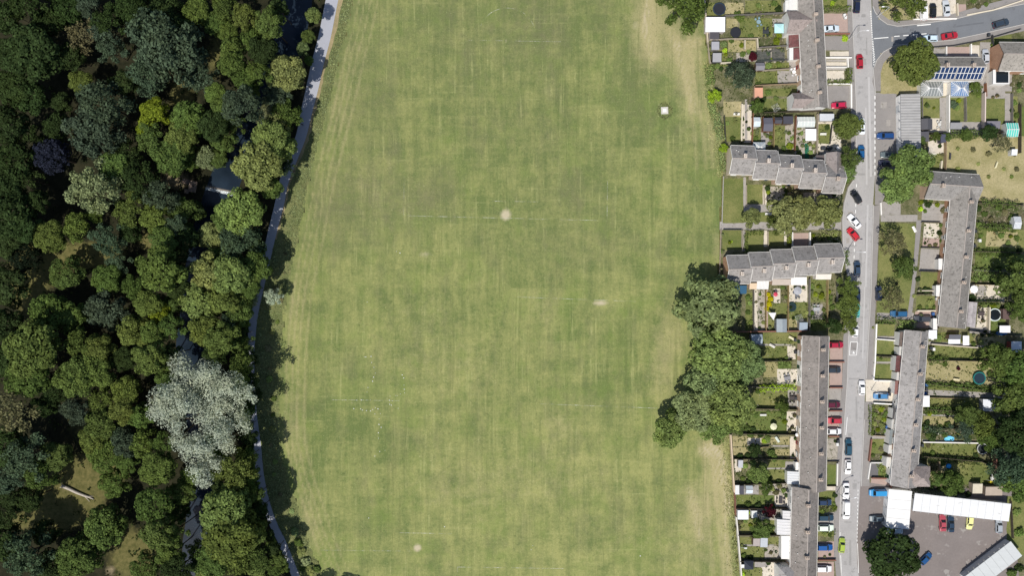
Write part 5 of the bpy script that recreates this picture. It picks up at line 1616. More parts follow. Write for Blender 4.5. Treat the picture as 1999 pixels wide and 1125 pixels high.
def tufts(name, n, area, size, col, zr=.25):
    """scattered tufts nobody would count: one object"""
    pts = area(n)
    C, NN, SZ = [], [], []
    for x, y in pts:
        p = W(x, y, 0)
        k = rnd.choice((2, 3, 4))
        for j in range(k):
            C.append((p.x + rnd.gauss(0, size * .8), p.y + rnd.gauss(0, size * .8), rnd.uniform(.03, zr)))
            NN.append((rnd.gauss(0, .7), rnd.gauss(0, .7), 1.0))
            SZ.append(size * rnd.uniform(.5, 1.2))
    o = link(name, leaf_mesh(name, np.array(C), np.array(NN), np.array(SZ)), None, (0, 0, 0), 0, col)
    struct(o, 'stuff')
def verge_area(n):
    out = []
    for _ in range(n):
        y = rnd.uniform(-40, 1160)
        a = float(np.interp(y, [p[1] for p in PS], [p[0] for p in PS])) + (22 if y < 470 else 9)
        b = float(np.interp(y, wy, wx)) + 3
        out.append((rnd.uniform(a, max(b, a + 4)), y))
    return out
tufts('rough_grass', 3600, verge_area, .22, (.24, .28, .13), .15)
def fence_area(n):
    out = []
    while len(out) < n:
        y = rnd.uniform(120, 1150)
        if 345 < y < 540 or 545 < y < 850:
            continue
        x = float(np.interp(y, ey, ex)) - abs(rnd.gauss(0, 9))
        out.append((x, y))
    return out
tufts('long_grass', 2200, fence_area, .20, (.36, .37, .17), .10)
def bed_area(n):
    out = []
    boxes = [(1376, 0, 1545, 220), (1468, 225, 1640, 300), (1497, 362, 1640, 400), (1456, 545, 1640, 646), (1440, 660, 1555, 850), (1430, 850, 1555, 1125), (1800, 300, 1842, 330), (1900, 396, 1995, 655), (1800, 650, 1960, 955), (1702, 790, 1735, 850), (1580, 455, 1640, 480), (1800, 436, 1832, 483), (1975, 136, 1999, 180)]
    ar = [(b[2] - b[0]) * (b[3] - b[1]) for b in boxes]
    for b in rnd.choices(boxes, ar, k=n):
        out.append((rnd.uniform(b[0], b[2]), rnd.uniform(b[1], b[3])))
    return out
tufts('garden_plants', 2600, bed_area, .22, (.075, .105, .028), .5)
tufts('pale_garden_plants', 900, bed_area, .17, (.26, .27, .10), .5)
tufts('garden_flowers', 500, bed_area, .10, (.62, .58, .50), .5)
def under_area(n):
    return [(rnd.uniform(-40, 640), rnd.uniform(-40, 1160)) for _ in range(n)]
tufts('woodland_undergrowth', 1300, lambda n: [q for q in under_area(n) if seg_dist(np.array([q[0]]), np.array([q[1]]), RIVER)[0] > 34 and q[0] < float(np.interp(q[1], [p[1] for p in PS], [p[0] for p in PS])) - 14], .42, (.045, .062, .022), .5)
MUSH = [(550 + a / 4.44, 650 + b / 4.44) for a, b in ((730, 210), (780, 258), (800, 300), (812, 350), (797, 385), (788, 420), (748, 475), (740, 515), (1045, 365), (1058, 392), (1060, 455), (1063, 490), (1065, 520), (1030, 530), (1003, 545), (990, 545), (940, 550), (935, 585), (960, 590), (610, 605), (650, 585), (690, 583), (705, 583), (740, 583), (770, 583), (625, 658), (685, 660), (700, 670), (735, 675), (770, 678), (790, 665), (812, 650), (835, 660), (808, 705), (855, 700), (845, 745), (843, 795), (862, 820), (838, 868), (840, 915), (895, 1020), (808, 1070), (850, 1030), (1010, 655), (950, 628), (935, 620), (715, 210), (775, 205))]
mb = MB()
for x, y in MUSH + [(774, 491), (781, 494), (1037, 1074), (1040, 1066), (1250, 1086), (717, 590), (868, 1029), (720, 1012)]:
    p = W(x, y)
    r = rnd.uniform(.07, .15)
    mb.disc(p.x, p.y, r * .4, 0.02, .10, 6)
    mb.disc(p.x, p.y, r, .10, .17, 8, 0, r * .45)
struct(link('white_mushrooms', mb.mesh('white_mushrooms', WHITE)), 'stuff')

# ---------------------------------------------------------------- fences and garden walls
def fence(pts, h, kind, col, label, name=None):
    P = [W(x, y, 0) for x, y in pts]
    o = P[0]
    root = empty(name or ('garden_wall' if kind == 'wall' else 'garden_fence'), o)
    pan, post = MB(), []
    for a, b in zip(P[:-1], P[1:]):
        d = (b - a)
        L = d.length
        u = d / L
        n = Vector((-u.y, u.x, 0))
        def bx(mb, t0, t1, w, z0, z1, mi=0, sh=0.0):
            q = [a + u * t0 + n * (-w + sh) - o, a + u * t1 + n * (-w + sh) - o, a + u * t1 + n * (w + sh) - o, a + u * t0 + n * (w + sh) - o]
            mb.prism([(p.x, p.y) for p in q], z0, z1, mi)
        if kind == 'wall':
            bx(pan, 0, L, .11, 0, h)
            bx(pan, -.02, L + .02, .16, h + .002, h + .08, 1)
        elif kind == 'rail':
            k = max(1, int(L / 2.5))
            for z in (h * .45, h * .92):
                bx(pan, 0, L, .03, z, z + .08)
            for i in range(k + 1):
                bx(pan, max(0, L * i / k - .05), min(L, L * i / k + .05), .05, 0, h)
        else:
            k = max(1, round(L / 1.85))
            for i in range(k):
                t0, t1 = L * i / k + .06, L * (i + 1) / k - .06
                hh = h + rnd.uniform(-.04, .04)
                m = 4
                for j in range(m):
                    bx(pan, t0 + (t1 - t0) * j / m + .008, t0 + (t1 - t0) * (j + 1) / m - .008, .025, .06, hh - rnd.uniform(0, .02))
                bx(pan, t0, t1, .045, hh, hh + .05)
            for i in range(k + 1):
                t = L * i / k
                bx(pan, max(0, t - .055), min(L, t + .055), .055, 0, h + .12)
    if kind == 'wall':
        link('wall_face', pan.mesh('wall_face', [BRICK if col[0] < .5 and col[2] < .3 else RENDER, OBJ]), root, col=col)
    else:
        link('fence_panel', pan.mesh('fence_panel', WOOD if kind != 'rail' else OBJ), root, col=col)
    tag(root, label, 'wall' if kind == 'wall' else 'fence', 'garden walls' if kind == 'wall' else 'garden fences')
    return root

TIM, GRW, PAL, REDB, TAN = (.16, .11, .07), (.20, .185, .165), (.42, .36, .28), (.24, .11, .07), (.36, .27, .17)
fence([(1372, -20), (1376, 35), (1380, 85)], 1.3, 'wall', (.5, .43, .33), 'pale stone-coloured rear wall along the field at the top street terrace')
fence([(1380, 86), (1384, 122), (1386, 126)], 1.5, 'fence', PAL, 'pale rear fence along the field beside the grey garden sheds')
fence([(1412, 228), (1415, 284)], 1.4, 'fence', (.07, .07, .05), 'dark rear fence above the lime bush at the upper stepped row')
fence([(1411, 345), (1408, 440)], 1.1, 'rail', (.5, .48, .45), 'thin pale rail fence along the field between the stepped rows')
fence([(1406, 449), (1403, 545)], 1.1, 'rail', (.45, .36, .3), 'thin rail fence along the field beside the lower stepped row')
fence([(1424, 848), (1427, 895), (1431, 960)], 1.5, 'wall', (.55, .44, .32), 'pale tan rear wall along the field at the long terrace')
fence([(1432, 962), (1434, 1005)], 1.5, 'fence', (.28, .13, .09), 'red-brown rear fence along the field beside the white sheds')
fence([(1435, 1008), (1439, 1050), (1446, 1135)], 1.4, 'wall', (.6, .57, .52), 'whitish rear wall along the field in the bottom corner')
FENCES = '''
1412,33 1470,30 1530,27;1.5;w|1384,80 1418,78 1476,77;1.4;p|1476,77 1477,96;1.3;c|1452,80 1452,98;1.2;c|1478,95 1534,91;1.5;w|1405,125 1425,124;1.2;c|1476,121 1545,118;1.3;w|1474,140 1540,136;1.4;p|1472,169 1562,165;1.6;t|1470,170 1468,205;1.4;t|1488,222 1600,218;1.7;d|1447,204 1446,276;1.0;c|1468,222 1466,284;1.5;r
1487,230 1487,258;1.7;r|1509,230 1508,290;1.5;y|1551,228 1549,295;1.5;r|1593,224 1592,312;1.6;p|1594,236 1642,234;1.5;p|1622,244 1618,282;1.2;k
1456,404 1456,362;.9;p|1490,362 1491,400;.9;p|1448,450 1448,490;1.0;p|1498,452 1498,482;.9;p|1545,454 1545,480;1.0;W|1579,454 1579,482;1.0;W|1411,449 1447,449;.9;k
1469,566 1469,646;1.6;w|1493,566 1493,646;1.5;y|1537,558 1536,646;1.5;y|1578,545 1577,646;1.6;w|1613,545 1612,640;1.5;y|1632,545 1632,600;1.5;w
1425,648 1500,647 1570,646;1.6;B|1440,706 1545,704;1.5;d|1460,755 1545,757;1.5;w|1470,797 1556,799;1.6;d|1442,846 1557,848;1.6;d|1428,895 1556,896;1.5;d|1432,945 1538,942;1.5;d|1436,991 1540,992;1.6;d|1438,1043 1530,1044;1.6;d|1442,1094 1522,1095;1.6;d|1460,874 1500,872;1.0;t
1617,707 1646,707;.9;B|1618,757 1643,757;.9;B|1618,802 1642,802;.9;B|1616,852 1640,852;.8;B|1614,901 1637,901;.8;d|1614,949 1634,949;.8;d|1633,905 1632,948;.8;W|1595,1093 1630,1093;.9;B|1606,20 1606,26;.8;p|1607,67 1657,67;.8;B|1608,114 1660,114;1.0;W|1609,133 1650,133;1.1;W|1652,115 1653,133;1.1;W|1616,165 1660,165;.8;W|1660,166 1660,212;.8;W
1847,188 1847,260;1.7;W|1881,190 1882,238;1.4;w|1917,183 1916,265;1.7;P|1797,259 1917,265;1.5;k|1843,265 1842,332;1.5;t|1972,184 1972,252;1.3;w|1987,205 1987,300;1.6;d|1930,254 1988,268;1.4;d|1813,276 1842,262;1.2;k|1920,164 1921,190;1.5;r|1835,315 1834,330;1.1;c|1797,190 1797,257;1.3;w
1905,397 1995,402;1.5;d|1908,443 1985,447;1.5;d|1900,491 1990,494;1.5;d|1896,528 1970,531;1.5;w|1893,556 1960,557;1.4;y|1888,589 1958,590;1.5;d|1927,600 1926,650;1.4;c|1888,646 1935,652 1990,657;1.6;k|1964,600 1964,648;1.4;d
1815,672 1905,679;1.0;c|1811,703 1960,706;1.5;d|1808,749 1960,766;1.4;d|1805,776 1880,778;1.0;t|1804,799 1890,803;1.6;d|1802,837 1870,836;1.3;d|1800,863 1912,865;.8;W|1798,890 1910,900 1935,912;1.6;d|1938,865 1940,915;1.4;B|1830,900 1832,948;1.3;t
1709,633 1706,708;.8;W|1708,662 1745,665;.8;W|1707,695 1746,697;1.1;d|1706,708 1703,742;.8;W|1704,743 1745,744;.9;W|1703,787 1740,789;1.0;W|1701,850 1736,852;.8;t|1699,857 1694,900;1.0;B|1697,903 1720,903;.9;W|1697,903 1692,935;.9;W|1700,933 1740,934;.9;B|1738,930 1737,952;.9;B|1712,632 1745,633;1.0;d
1797,434 1833,435;1.0;d|1796,484 1832,485;1.0;w|1793,530 1830,531;1.3;d|1790,568 1828,568;.9;c|1788,575 1828,574;1.2;d|1830,607 1788,607;.9;c|1786,640 1832,641;1.4;d|1718,396 1719,420;.5;W
1818,93 1860,90 1912,80;.9;k|1912,80 1936,75;.9;k|1936,74 1990,58;1.0;k|1845,92 1845,110;.8;W|1893,87 1893,110;.8;W|1934,70 1936,100;1.2;k|1782,38 1866,37;.4;W|1886,30 1938,20 1999,0;.5;c|1866,8 1867,32;.9;c|1782,-20 1783,38;.8;k|1970,977 1974,1050;1.2;d|1785,1000 1784,961;.3;k|1976,955 1999,952;1.4;t'''
FC = {'w': ('fence', GRW, 'weathered grey board fence'), 'p': ('fence', PAL, 'pale board fence'), 't': ('fence', TAN, 'tan board fence'), 'd': ('fence', (.085, .07, .05), 'dark brown board fence'), 'r': ('fence', (.24, .11, .06), 'red-brown board fence'),
      'y': ('fence', (.34, .26, .12), 'yellowish board fence'), 'c': ('wall', (.55, .49, .38), 'low cream garden wall'), 'k': ('fence', (.05, .05, .05), 'blackish board fence'), 'B': ('wall', (.22, .1, .07), 'dark brick garden wall'), 'W': ('wall', (.72, .70, .66), 'white garden wall'), 'P': ('wall', (.6, .5, .45), 'pinkish garden wall')}
def fence_label(desc, pts):
    (x0, y0), (x1, y1) = pts[0], pts[-1]
    mx, my = (x0 + x1) / 2, (y0 + y1) / 2
    d = Vector((x1 - x0, y1 - y0)).normalized()
    n = Vector((-d.y, d.x)) * 16
    s1, w1, h1 = garden_of(mx + n.x, my + n.y)
    s2, w2, h2 = garden_of(mx - n.x, my - n.y)
    tries = []
    if h1 is not h2 and h1['terr'] == h2['terr']:
        a, b = sorted((h1['k'], h2['k']))
        tries.append(f"{desc} between the {ORD[a]} and {ORD[b]} {'back' if s1 == 'behind' else 'front'} gardens of the {h1['terr']}")
    side, who, h = garden_of(mx, my)
    run = 'running across' if abs(x1 - x0) > abs(y1 - y0) else 'running down'
    ln = 'long' if math.hypot(x1 - x0, y1 - y0) > 55 else 'short'
    tries += [f'{desc} {side} {who}', f'{ln} {desc} {side} {who}', f'{ln} {desc} {run} {side} {who}', f'{desc} {run} {side} {who}']
    for t in tries:
        if not taken(t) and len(t.split()) <= 16:
            return t
    return tries[-1]
for ln in FENCES.strip().split('\n'):
    for r in ln.split('|'):
        p, h, k = r.split(';')
        pts = [tuple(map(float, q.split(','))) for q in p.split()]
        kind, col, desc = FC[k]
        kk = rnd.uniform(.85, 1.15)
        fence(pts, float(h), kind, tuple(x * kk for x in col), fence_label(desc, pts))

# ---------------------------------------------------------------- sheds, greenhouses, shelters
def shed(x0, y0, x1, y1, kind, h, roofc, wallc, label, cat='shed', start='l', name='garden_shed', glass=False, zr=None, sk=0.0, nb=5):
    c = W((x0 + x1) / 2, (y0 + y1) / 2, h)
    root = empty(name, (c.x, c.y, 0))
    q = quad(x0, y0, x1, y1, start, sk)
    zr = zr or (h + (.55 if kind == 'gable' else .25 if kind == 'lean' else .7))
    if glass:
        glazed(root, q, h, h, zr, kind, roofc, (.72, .72, .71), nb, ('glass_wall', 'glass_roof'), wallc)
    else:
        wl, rf, (hl, hd, L, D) = block(root, q, h, h, zr, kind, roofc, wallc, WOOD, OBJ, ('shed_wall', 'shed_roof'), .1)
        mb = MB()
        mb.box(-.38, -.03, .05, .38, .03, 1.75)
        link('door', mb.mesh('door', WOOD), wl, (0, -hd - .03, 0), 0, tuple(x * .75 for x in wallc))
    tag(root, label, cat, 'garden ' + cat + 's')
DW, GW = (.12, .08, .05), (.25, .24, .22)
SHEDS = [
    (1377, 33, 1415, 62, 'lean', 2.3, (.80, .80, .82), (.5, .45, .42), 'large white flat-roofed garage shed by the rear wall of the top street terrace'),
    (1386, 60, 1404, 76, 'flat', 2.0, (.07, .065, .075), (.45, .42, .42), 'dark-roofed shed below the large white garage shed'),
    (1389, 81, 1404, 97, 'flat', 2.0, (.33, .33, .36), GW, 'light grey felt shed by the rear fence of the top street terrace'),
    (1391, 103, 1408, 121, 'lean', 2.0, (.30, .30, .31), (.06, .06, .06), 'grey shed with dark edges, lowest by the rear fence'),
    (1475, 122, 1492, 137, 'gable', 2.0, (.20, .195, .215), DW, 'dark grey shed below the trellis garden'),
    (1473, 171, 1489, 190, 'flat', 2.0, (.58, .30, .2), (.55, .4, .33), 'terracotta-roofed shed in the top street terrace gardens'),
    (1490, 230, 1508, 256, 'gable', 2.2, (.10, .10, .125), (.22, .1, .06), 'dark ribbed shed between red-brown fences in the upper row gardens'),
    (1512, 229, 1526, 241, 'gable', 2.0, (.06, .06, .075), (.24, .1, .06), 'small black shed beside the red-brown fence'),
    (1529, 227, 1548, 242, 'flat', 2.1, (.05, .05, .065), DW, 'wide black flat-roofed shed under the bottom gable wing'),
    (1600, 222, 1628, 236, 'flat', 2.2, (.50, .52, .56), (.5, .47, .43), 'pale grey flat-roofed shed beside the roadside tree'),
    (1431, 557, 1457, 574, 'lean', 2.2, (.02, .085, .16), (.02, .05, .09), 'dark blue sheeted shelter beside the end of the lower stepped row'),
    (1516, 623, 1536, 649, 'gable', 2.3, (.27, .31, .335), (.2, .22, .24), 'large grey-blue pitched shed behind the lower stepped row', 't'),
    (1560, 629, 1576, 645, 'lean', 2.0, (.27, .32, .38), GW, 'small blue-grey shed beside the cream path'),
    (1466, 653, 1488, 672, 'gable', 2.1, (.28, .335, .385), (.2, .2, .2), 'blue-grey shed at the head of the long terrace gardens'),
    (1441, 898, 1450, 914, 'lean', 1.9, (.40, .41, .44), GW, 'narrow pale grey shed by the tan rear wall'),
    (1435, 948, 1443, 966, 'flat', 1.9, (.62, .62, .62), GW, 'narrow whitish shed beside a dark shed by the rear fence'),
    (1444, 949, 1452, 966, 'flat', 2.0, (.06, .06, .075), DW, 'narrow dark shed beside the whitish shed by the rear fence'),
    (1440, 997, 1461, 1015, 'flat', 2.1, (.66, .68, .71), (.6, .6, .58), 'white-roofed shed in the bottom terrace gardens'),
    (1467, 998, 1478, 1012, 'flat', 1.8, (.62, .63, .61), (.6, .6, .58), 'little white lean-to next to the white-roofed shed'),
    (1470, 1051, 1483, 1067, 'lean', 2.0, (.34, .30, .285), DW, 'brownish shed touching a grey metal shed'),
    (1484, 1050, 1498, 1069, 'lean', 2.0, (.40, .43, .47), GW, 'grey metal shed touching the brownish shed'),
    (1453, 1096, 1471, 1113, 'hip', 2.1, (.025, .03, .045), (.04, .045, .06), 'black hipped summerhouse in the bottom corner garden'),
    (1447, 1103, 1455, 1110, 'flat', 1.6, (.70, .70, .70), GW, 'small white store beside the black summerhouse'),
    (1798, 232, 1820, 253, 'gable', 2.2, (.075, .075, .085), (.05, .05, .05), 'black shed with a pale ridge strip beside the white garages', 't'),
    (1797, 257, 1813, 276, 'flat', 2.1, (.08, .078, .09), (.06, .05, .05), 'black flat-roofed shed beside the white garages, lower one'),
    (1836, 262, 1846, 278, 'flat', 2.0, (.06, .065, .10), (.05, .05, .07), 'narrow navy-black shed at the top of the dry lawn'),
    (1854, 239, 1877, 252, 'lean', 2.0, (.24, .24, .25), (.08, .08, .08), 'grey and black shed at the foot of the middle garden'),
    (1925, 236, 1952, 251, 'lean', 2.1, (.16, .155, .18), (.06, .05, .05), 'dark charcoal shed next to the turquoise greenhouse'),
    (1974, 291, 1985, 303, 'lean', 1.8, (.66, .69, .74), (.6, .6, .6), 'small white store at the edge of the dry lawn'),
    (1852, 653, 1875, 663, 'lean', 2.1, (.10, .105, .125), DW, 'black-roofed shed half above a white canopy'),
    (1974, 667, 1994, 689, 'flat', 2.3, (.58, .62, .68), (.25, .06, .045), 'white-roofed shed with dark red walls at the photo edge'),
    (1958, 603, 1978, 624, 'hip', 2.2, (.095, .06, .055), (.1, .06, .05), 'dark brown hipped summerhouse beside the round pool'),
    (1919, 780, 1943, 803, 'gable', 2.2, (.62, .645, .70), (.3, .3, .3), 'white-roofed shed on the lawn among the lower gardens', 't'),
    (1883, 832, 1900, 846, 'lean', 2.0, (.35, .34, .38), (.2, .2, .2), 'lilac-grey shed in the overgrown garden'),
    (1898, 944, 1917, 964, 'lean', 2.1, (.52, .47, .37), (.3, .25, .2), 'cream felt shed behind the long white garage roof'),
    (1923, 950, 1956, 968, 'lean', 2.2, (.36, .30, .245), (.22, .17, .13), 'wide tan shed behind the long white garage roof'),
    (1718, 395, 1719, 396, 'skip', 2, 0, 0, '')]
for s in SHEDS:
    if s[4] == 'skip':
        continue
    shed(*s[:9], start=s[9] if len(s) > 9 else 'l')
for a, lb, cat in (
        ((1471, 229, 1484, 247, 'gable', 1.9, (.45, .56, .64)), 'small pale blue greenhouse in the upper row gardens', 'greenhouse'),
        ((1556, 228, 1590, 248, 'gable', 2.0, (.52, .56, .54)), 'wide cluttered glass greenhouse in the upper row gardens', 'greenhouse'),
        ((1963, 240, 1987, 267, 'gable', 2.1, (.10, .50, .42)), 'turquoise greenhouse beside the dark charcoal shed', 'greenhouse'),
        ((1978, 423, 1992, 447, 'gable', 2.0, (.42, .46, .52)), 'white framed greenhouse in the rear gardens of the L-shaped terrace', 'greenhouse'),
        ((1456, 949, 1469, 964, 'gable', 1.8, (.42, .52, .62)), 'small blue-white greenhouse by the back fence of the offset terrace', 'greenhouse')):
    shed(*a, (.6, .62, .62), lb, cat, 'l', 'greenhouse', True)

def canopy(px, py, w, d, h, col, label, cat='canopy', peak=.5, ang=0.0, name='garden_canopy', post=(.5, .5, .5)):
    p = W(px, py, h)
    o = empty(name, (p.x, p.y, 0), ang)
    mb = MB()
    w2, d2 = w / 2, d / 2
    v = [(-w2, -d2, h), (w2, -d2, h), (w2, d2, h), (-w2, d2, h), (0, 0, h + peak)]
    v += [(x, y, z - .05) for x, y, z in v]
    mb.add(v, [(0, 1, 4), (1, 2, 4), (2, 3, 4), (3, 0, 4), (5, 9, 6), (6, 9, 7), (7, 9, 8), (8, 9, 5), (0, 5, 6, 1), (1, 6, 7, 2), (2, 7, 8, 3), (3, 8, 5, 0)])
    link('canopy_sheet', fix_normals(mb.mesh('canopy_sheet', CLOTH)), o, col=col)
    for sx in (-1, 1):
        for sy in (-1, 1):
            mb = MB()
            mb.tube([(sx * (w2 - .08), sy * (d2 - .08), 0), (sx * (w2 - .08), sy * (d2 - .08), h - .03)], [.035, .035], 6)
            link('post', mb.mesh('post', OBJ), o, col=post)
    tag(o, label, cat)
    return o
canopy(1521, 55, 2.5, 2.5, 2.3, (.42, .68, .70), 'pale turquoise peaked gazebo beside the gable wing', 'gazebo')
canopy(1583, 263, 2.9, 3.2, 2.2, (.82, .82, .82), 'white square awning in the cluttered upper row garden', 'awning', .15)
canopy(1863, 667, 3.2, 1.3, 1.9, (.76, .78, .80), 'white canopy strip below the black-roofed shed', 'canopy', .1)
canopy(1886, 665, 1.7, 2.6, 1.9, (.80, .80, .80), 'small white pop-up canopy beside the rear path', 'canopy', .3)
canopy(1962, 643, 2.9, 1.9, 2.0, (.80, .80, .82), 'white awning above the blue paddling pool', 'awning', .25)
canopy(1808, 784, 1.9, 3.0, 2.1, (.82, .82, .82), 'white canopy against the rear wall of the white-porched terrace', 'canopy', .35)
canopy(1614, 1073, .01, .01, .1, (.1, .1, .1), 'skip', 'canopy') if False else None

def parasol(px, py, r, col, label, h=2.2):
    p = W(px, py, h)
    o = empty('parasol', (p.x, p.y, 0))
    mb = MB()
    mb.tube([(0, 0, 0), (0, 0, h)], [.03, .025], 6)
    link('pole', mb.mesh('pole', WHITE), o)
    mb = MB()
    n = 8
    v = [(r * math.cos(i * 2 * math.pi / n), r * math.sin(i * 2 * math.pi / n), h - .35) for i in range(n)] + [(0, 0, h)] + [(.98 * r * math.cos(i * 2 * math.pi / n), .98 * r * math.sin(i * 2 * math.pi / n), h - .40) for i in range(n)] + [(0, 0, h - .06)]
    mb.add(v, [(i, (i + 1) % n, n) for i in range(n)] + [(n + 1 + (i + 1) % n, n + 1 + i, 2 * n + 1) for i in range(n)] + [((i + 1) % n, i, n + 1 + i, n + 1 + (i + 1) % n) for i in range(n)])
    link('canopy', mb.mesh('canopy', CLOTH), o, col=col)
    mb = MB()
    mb.disc(0, 0, .25, 0, .1, 12)
    link('base', mb.mesh('base', OBJ), o, col=(.1, .1, .1))
    tag(o, label, 'parasol')
parasol(1511, 834, .95, (.62, .62, .42), 'cream parasol on the lawn of the long field-side terrace')
parasol(1903, 565, 1.1, (.84, .84, .84), 'big white parasol on the tan patio')
parasol(1558, 568, 1.15, (.34, .35, .38), 'grey parasol on the patio behind the lower stepped row')
parasol(1515, 575, .62, (.55, .06, .10), 'small crimson parasol on the white patio of the lower stepped row')
parasol(1557, 850, .5, (.8, .8, .8), 'tiny white parasol against the back of the long terrace')
parasol(1637, 288, .45, (.8, .8, .8), 'tiny white parasol at the street end of the upper row patio')

def trampoline(px, py, r, mat_c, pad_c, label, net=True):
    p = W(px, py, .8)
    o = empty('trampoline', (p.x, p.y, 0))
    mb = MB()
    mb.disc(0, 0, r * .84, .76, .80, 28)
    link('jump_mat', mb.mesh('jump_mat', CLOTH), o, col=mat_c)
    mb = MB()
    n = 28
    v = []
    for rr, z in ((r * .84, .78), (r * .84, .86), (r, .86), (r, .78)):
        v += [(rr * math.cos(i * 2 * math.pi / n), rr * math.sin(i * 2 * math.pi / n), z) for i in range(n)]
    f = []
    for k in range(4):
        f += [(k * n + i, k * n + (i + 1) % n, ((k + 1) % 4) * n + (i + 1) % n, ((k + 1) % 4) * n + i) for i in range(n)]
    mb.add(v, f)
    link('safety_pad', fix_normals(mb.mesh('safety_pad', CLOTH)), o, col=pad_c)
    for i in range(6):
        t = i * math.pi / 3 + .2
        x, y = (r + .05) * math.cos(t), (r + .05) * math.sin(t)
        mb = MB()
        mb.tube([(x, y, 0), (x, y, .8), (x, y, 2.2 if net else .85)], [.03, .03, .025], 6)
        link('net_pole' if net else 'leg', mb.mesh('net_pole', STEEL), o)
    if net:
        mb = MB()
        v = [((r + .03) * math.cos(i * 2 * math.pi / n), (r + .03) * math.sin(i * 2 * math.pi / n), 2.15 + dz) for dz in (0, .05) for i in range(n)]
        mb.add(v, [(i, (i + 1) % n, n + (i + 1) % n, n + i) for i in range(n)])
        link('net_rim', mb.mesh('net_rim', CLOTH), o, col=(.03, .03, .03))
    tag(o, label, 'trampoline', 'garden trampolines')
trampoline(1404, 17, 1.75, (.018, .02, .03), (.02, .035, .06), 'big black round trampoline by the top rear wall')
trampoline(1436, 63, 1.45, (.018, .02, .028), (.02, .022, .028), 'black round trampoline on the lawn below the first one', False)
trampoline(1912, 739, 1.75, (.012, .03, .05), (.015, .16, .15), 'teal-edged trampoline on the dry rear lawn of the white-porched terrace')
trampoline(1918, 877, 1.5, (.02, .025, .028), (.40, .41, .40), 'pale-rimmed trampoline beside the dark trees')
trampoline(1546, 600, 1.2, (.012, .025, .03), (.015, .05, .05), 'dark green trampoline behind the lower stepped row')
# round pool
p = W(1942, 615, .8)
pl = empty('round_pool', (p.x, p.y, 0))
mb = MB()
mb.disc(0, 0, 1.75, 0, .85, 28, 0)
link('pool_wall', mb.mesh('pool_wall', OBJ), pl, col=(.60, .68, .66))
mb = MB()
mb.disc(0, 0, 1.5, .852, .87, 28)
link('pool_cover', mb.mesh('pool_cover', GLASS), pl)
tag(pl, 'round garden pool with a pale rim and dark cover', 'pool')
def paddling(px, py, rx, ry, col, label):
    p = W(px, py, .2)
    o = empty('paddling_pool', (p.x, p.y, 0))
    mb = MB()
    n = 20
    for k in range(n):
        pass
    pts = [(rx * math.cos(i * 2 * math.pi / n), ry * math.sin(i * 2 * math.pi / n), .18) for i in range(n + 1)]
    mb.tube(pts, [.14] * (n + 1), 8)
    link('inflated_rim', mb.mesh('inflated_rim', OBJ), o, col=col)
    mb = MB()
    mb.prism([(.93 * a, .93 * b) for a, b, _ in pts[:-1]], .02, .12)
    link('pool_floor', mb.mesh('pool_floor', OBJ), o, col=tuple(min(.8, x * 1.4) for x in col))
    tag(o, label, 'paddling pool')
paddling(1955, 651, 1.5, .45, (.03, .20, .55), 'bright blue paddling pool below the white awning')
paddling(1853, 857, 1.3, .65, (.12, .42, .66), 'light blue paddling pool in the overgrown garden')
paddling(1852, 911, .6, .6, (.03, .30, .70), 'small blue paddling pool on the bottom rear lawn')
paddling(1805, 769, .5, .3, (.02, .12, .40), 'dark blue tub against the wall above the white canopy')

def table_set(px, py, ang, col, label, round_=False, s=1.0):
    p = W(px, py, .7)
    o = empty('garden_table', (p.x, p.y, 0), ang)
    mb = MB()
    if round_:
        mb.disc(0, 0, .6 * s, .70, .75, 16)
    else:
        mb.box(-.85 * s, -.5 * s, .70, .85 * s, .5 * s, .75)
    link('table_top', mb.mesh('table_top', OBJ), o, col=col)
    for sx in (-1, 1):
        for sy in (-1, 1):
            mb = MB()
            mb.tube([(sx * .38 * s, sy * .38 * s, 0), (sx * .38 * s, sy * .38 * s, .7)], [.03, .03], 6)
            link('leg', mb.mesh('leg', OBJ), o, col=col)
    tag(o, label, 'table', 'garden tables')
    ps = [(-.5, .95, 0), (.5, .95, 0), (-.5, -.95, math.pi), (.5, -.95, math.pi)]
    nm = label.split(' with ')[0]
    for x, y, a in ps:
        ca, sa = math.cos(ang), math.sin(ang)
        ch = empty('garden_chair', (p.x + (x * ca - y * sa) * s, p.y + (x * sa + y * ca) * s, 0), ang + a + rnd.uniform(-.3, .3))
        mb = MB()
        mb.box(-.24, -.24, .40, .24, .24, .45)
        link('seat', mb.mesh('seat', OBJ), ch, col=col)
        mb = MB()
        mb.box(-.24, .20, .46, .24, .26, .92)
        link('backrest', mb.mesh('backrest', OBJ), ch, col=col)
        for sx in (-1, 1):
            for sy in (-1, 1):
                mb = MB()
                mb.tube([(sx * .2, sy * .2, 0), (sx * .2, sy * .2, .4)], [.02, .02], 5)
                link('leg', mb.mesh('leg', OBJ), ch, col=col)
        tag(ch, f'garden chair drawn up to the {nm}', 'chair', f'chairs at the {nm}')
table_set(1481, 42, .3, (.20, .30, .34), 'blue-grey patio table on the lawn', True)
table_set(1495, 62, 0, (.03, .035, .04), 'black patio table below the lawn', False)
table_set(1537, 739, .2, (.22, .22, .24), 'grey patio table of the long terrace', False)
table_set(1547, 778, 0, (.06, .05, .05), 'dark patio table on paving', False)
table_set(1524, 978, 1.5, (.05, .045, .05), 'dark table on the cream patio', False)
table_set(1594, 604, 0, (.36, .37, .38), 'silver-grey table of the lower row', False)
table_set(1555, 576, .4, (.12, .13, .15), 'slate table under the grey parasol', True, .8)
table_set(1916, 613, 0, (.07, .055, .055), 'brown table beside the round pool', False)
table_set(1834, 243, 0, (.5, .5, .48), 'pale table beside the black shed', True, .8)
table_set(1550, 140, .2, (.7, .7, .7), 'white table on the pinkish patio', True, .9)

